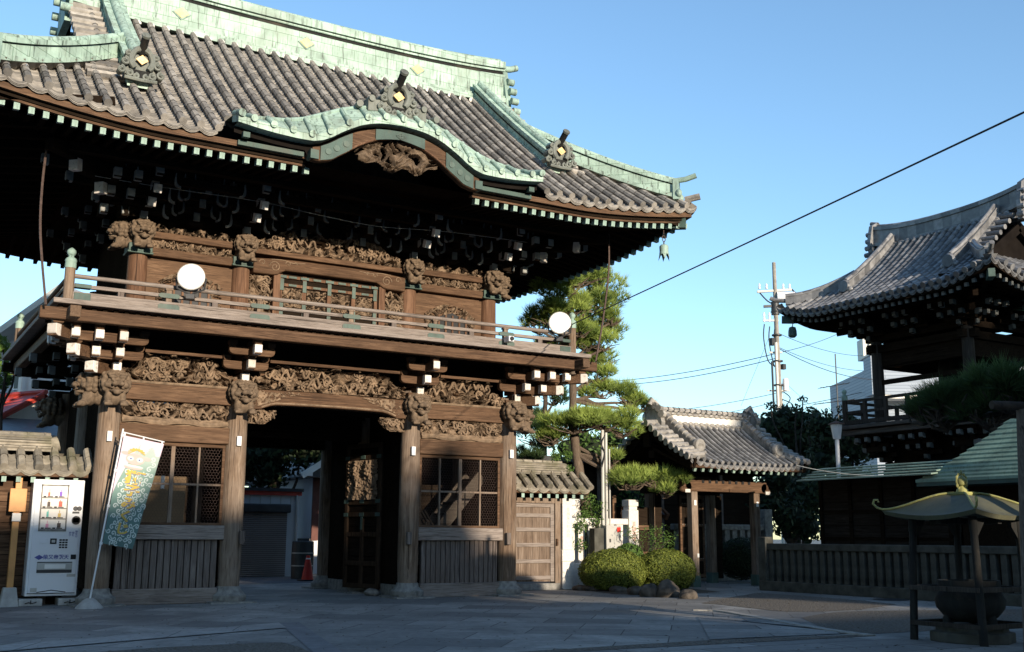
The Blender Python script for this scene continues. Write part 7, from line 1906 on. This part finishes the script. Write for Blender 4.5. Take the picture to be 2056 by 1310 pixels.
sheet('paving', [(3.1, -8.6)]+Z((1745, 1277), (1640, 1262), (1520, 1240), (1400, 1240))+[(1.0, -8.45)], .009, slab_mat('plaza edge slabs', 1.6, .55, R(35), (.19, .187, .182), (.35, .34, .32), (.035, .033, .03), ms=.012))
sheet('gravel', [(-1.9, -8.73), (2.95, -8.93), (2.98, -8.76), (1.0, -8.47), (-1.9, -8.58)], .006, GRAV)
sheet('gravel', Z((180, 1312), (330, 1301), (480, 1294), (565, 1291), (600, 1300), (625, 1312))+[(-3.2, -9.5), (-5.2, -9.0)], .006, GRAV)
sheet('kerb', Z((560, 1252), (600, 1250), (690, 1312), (630, 1312)), .005, plain('dark kerb stone', (.16, .16, .165), .85, 0, .2, 6))
sheet('kerb', Z((-20, 1300), (560, 1252), (575, 1262), (-20, 1312)), .010, slab_mat('pale kerb slabs', 1.1, 3.0, R(25), (.30, .29, .275), (.36, .35, .33), (.09, .085, .08)))
mb = MB(); kp_ = catmull([(*q, .0) for q in Z((1395, 1226), (1450, 1229), (1520, 1241), (1640, 1263), (1748, 1278))], 5)
for a, b in zip(kp_, kp_[1:]): mb.bar(a, b, .13, .036)
tag(mb.build('kerb', plain('worn pale kerb stone', (.30, .285, .26), .85, 0, .25, 7, .2)), kind='structure')
sheet('planting_bed', [(5.5, -.55), (6.3, -1.2), (7.9, -.8), (8.3, .6), (8.2, 1.9), (5.95, 1.9), (5.9, .9)], .005, plain('dark planting soil', (.075, .06, .045), .95, 0, .4, 12, .6))
sheet('road', [(-30, 6.2), (30, 6.2), (30, 9.9), (-30, 9.9)], .004, plain('grey asphalt', (.11, .11, .115), .9, 0, .25, 18, .2))

# drain cover, fallen leaves and grit
p = atz(1788, 1205); mb = MB(); mb.lathe([(.30, .006), (.29, .012), (.0, .012)], (0, 0, 0), 24); o = mb.build('drain_cover', 'dark_metal'); o.location = (p.x, p.y, 0); tag(o, 'round dark iron drain cover in the paving beside the fence', 'drain cover')
rn = random.Random(77); mb = MB()
for k in range(900):
    q = atz(rn.uniform(0, 2056), rn.choice((rn.uniform(1185, 1310), rn.uniform(1185, 1230))))
    if q.y > 0 or (q.x < -5 and q.y > -.5): continue
    a = rn.random()*6.28; l = rn.uniform(.008, .028); c_, s_ = math.cos(a)*l, math.sin(a)*l
    mb.add([(q.x-c_, q.y-s_, .008), (q.x+s_*.4, q.y-c_*.4, .014), (q.x+c_, q.y+s_, .009), (q.x-s_*.4, q.y+c_*.4, .010)], [(0, 1, 2, 3)])
tag(mb.build('leaf_litter', plain('dry leaf litter', (.10, .08, .05), .9, 0, .5, 30)), kind='stuff')

# main hall and trees across the court behind the camera: they shade the lower court in the evening sun
HALL = thing('main_hall', 'large tiled main hall across the court behind the viewer', 'temple hall', (-14, -52, 0))
mb = MB(); mb.b6(-16, 16.8, -8, 3, 0, 7.5); mb.build('wall', 'wood_dark_x', HALL, raw=True)
mb = MB(); mb.prism([(5.0, 9.6), (-3, 12.6), (-11, 9.6), (-10.7, 9.2), (4.7, 9.2)], -18, 17.3, 'x'); mb.build('roof', 'tile_silver', HALL, raw=True)
t = thing('covered_walk', 'low tiled corridor beside the main hall behind the viewer', 'corridor', (16, -52, 0))
mb = MB(); mb.b6(-12.6, 14, -3, 2, 0, 7.6); mb.build('wall', 'plaster', t, raw=True)
mb = MB(); mb.prism([(3, 7.5), (-.5, 9.35), (-4, 7.5)], -12.7, 14, 'x'); mb.build('roof', 'tile_silver', t, raw=True)
def shade_tree(label, x, y, clumps, seed):
    broadleaf(label, (x, y, 0), 8, clumps, 260, .22, seed, 'leaf_dark', .3)
shade_tree('round garden tree left of the hall steps behind the viewer', -1.75, -46, [((0, 0, 10.6), .75), ((.1, .2, 9.6), 1.1), ((-.3, 0, 8.6), 1.3), ((.3, 0, 11.1), .45)], 51)
shade_tree('round garden tree right of the hall steps behind the viewer', 2.75, -46, [((0, 0, 11.0), .8), ((.1, .2, 9.9), 1.1), ((-.3, 0, 8.7), 1.3), ((.35, 0, 11.6), .5)], 52)
shade_tree('spreading tree beside the corridor behind the viewer', 9.6, -44, [((-1.1, 0, 8.7), .95), ((0, .2, 8.8), 1.2), ((1.2, 0, 8.8), 1.2), ((2.2, 0, 8.7), 1.1), ((-.3, 0, 8.0), 1.2), ((1.6, 0, 8.0), 1.3)], 53)
shade_tree('very tall tree added behind the viewer to shade the bell tower', 14.6, -43, [((-1.9, 0, 12.4), 1.5), ((0, .2, 12.7), 1.6), ((1.8, 0, 12.6), 1.6), ((3.4, 0, 12.5), 1.6), ((-1.5, 0, 10.4), 1.7), ((1.0, 0, 10.3), 1.8), ((3.0, 0, 10.2), 1.8), ((-1.2, 0, 8.2), 1.8), ((1.2, 0, 8), 1.9), ((3.2, 0, 8), 1.8)], 54)  # added unseen so the body of the bell tower falls in shade
# unseen pine crown added right of the frame to shade the incense shelter side

def sky_block_tree(label, x, y, seed):  # unseen trees added to cut sky light from both sides
    broadleaf(label, (x, y, 0), 9, [((0, 0, 12), 4.2), ((2.5, 1, 9), 4), ((-2.5, -1, 9), 4), ((0, 3, 8), 4.2), ((1, -3, 7.5), 4), ((0, 0, 5.5), 4)], 40, .5, seed, 'leaf_dark', .45)
for k, (x, y) in enumerate(((-21, -12), (-23, -24), (-20, -36), (21.5, -16), (22, -27), (21, -38))): sky_block_tree(('tree added to block sky light, %s on the %s side behind the viewer' % (('first', 'second', 'third')[k % 3], 'left' if k < 3 else 'right')), x, y, 61+k)
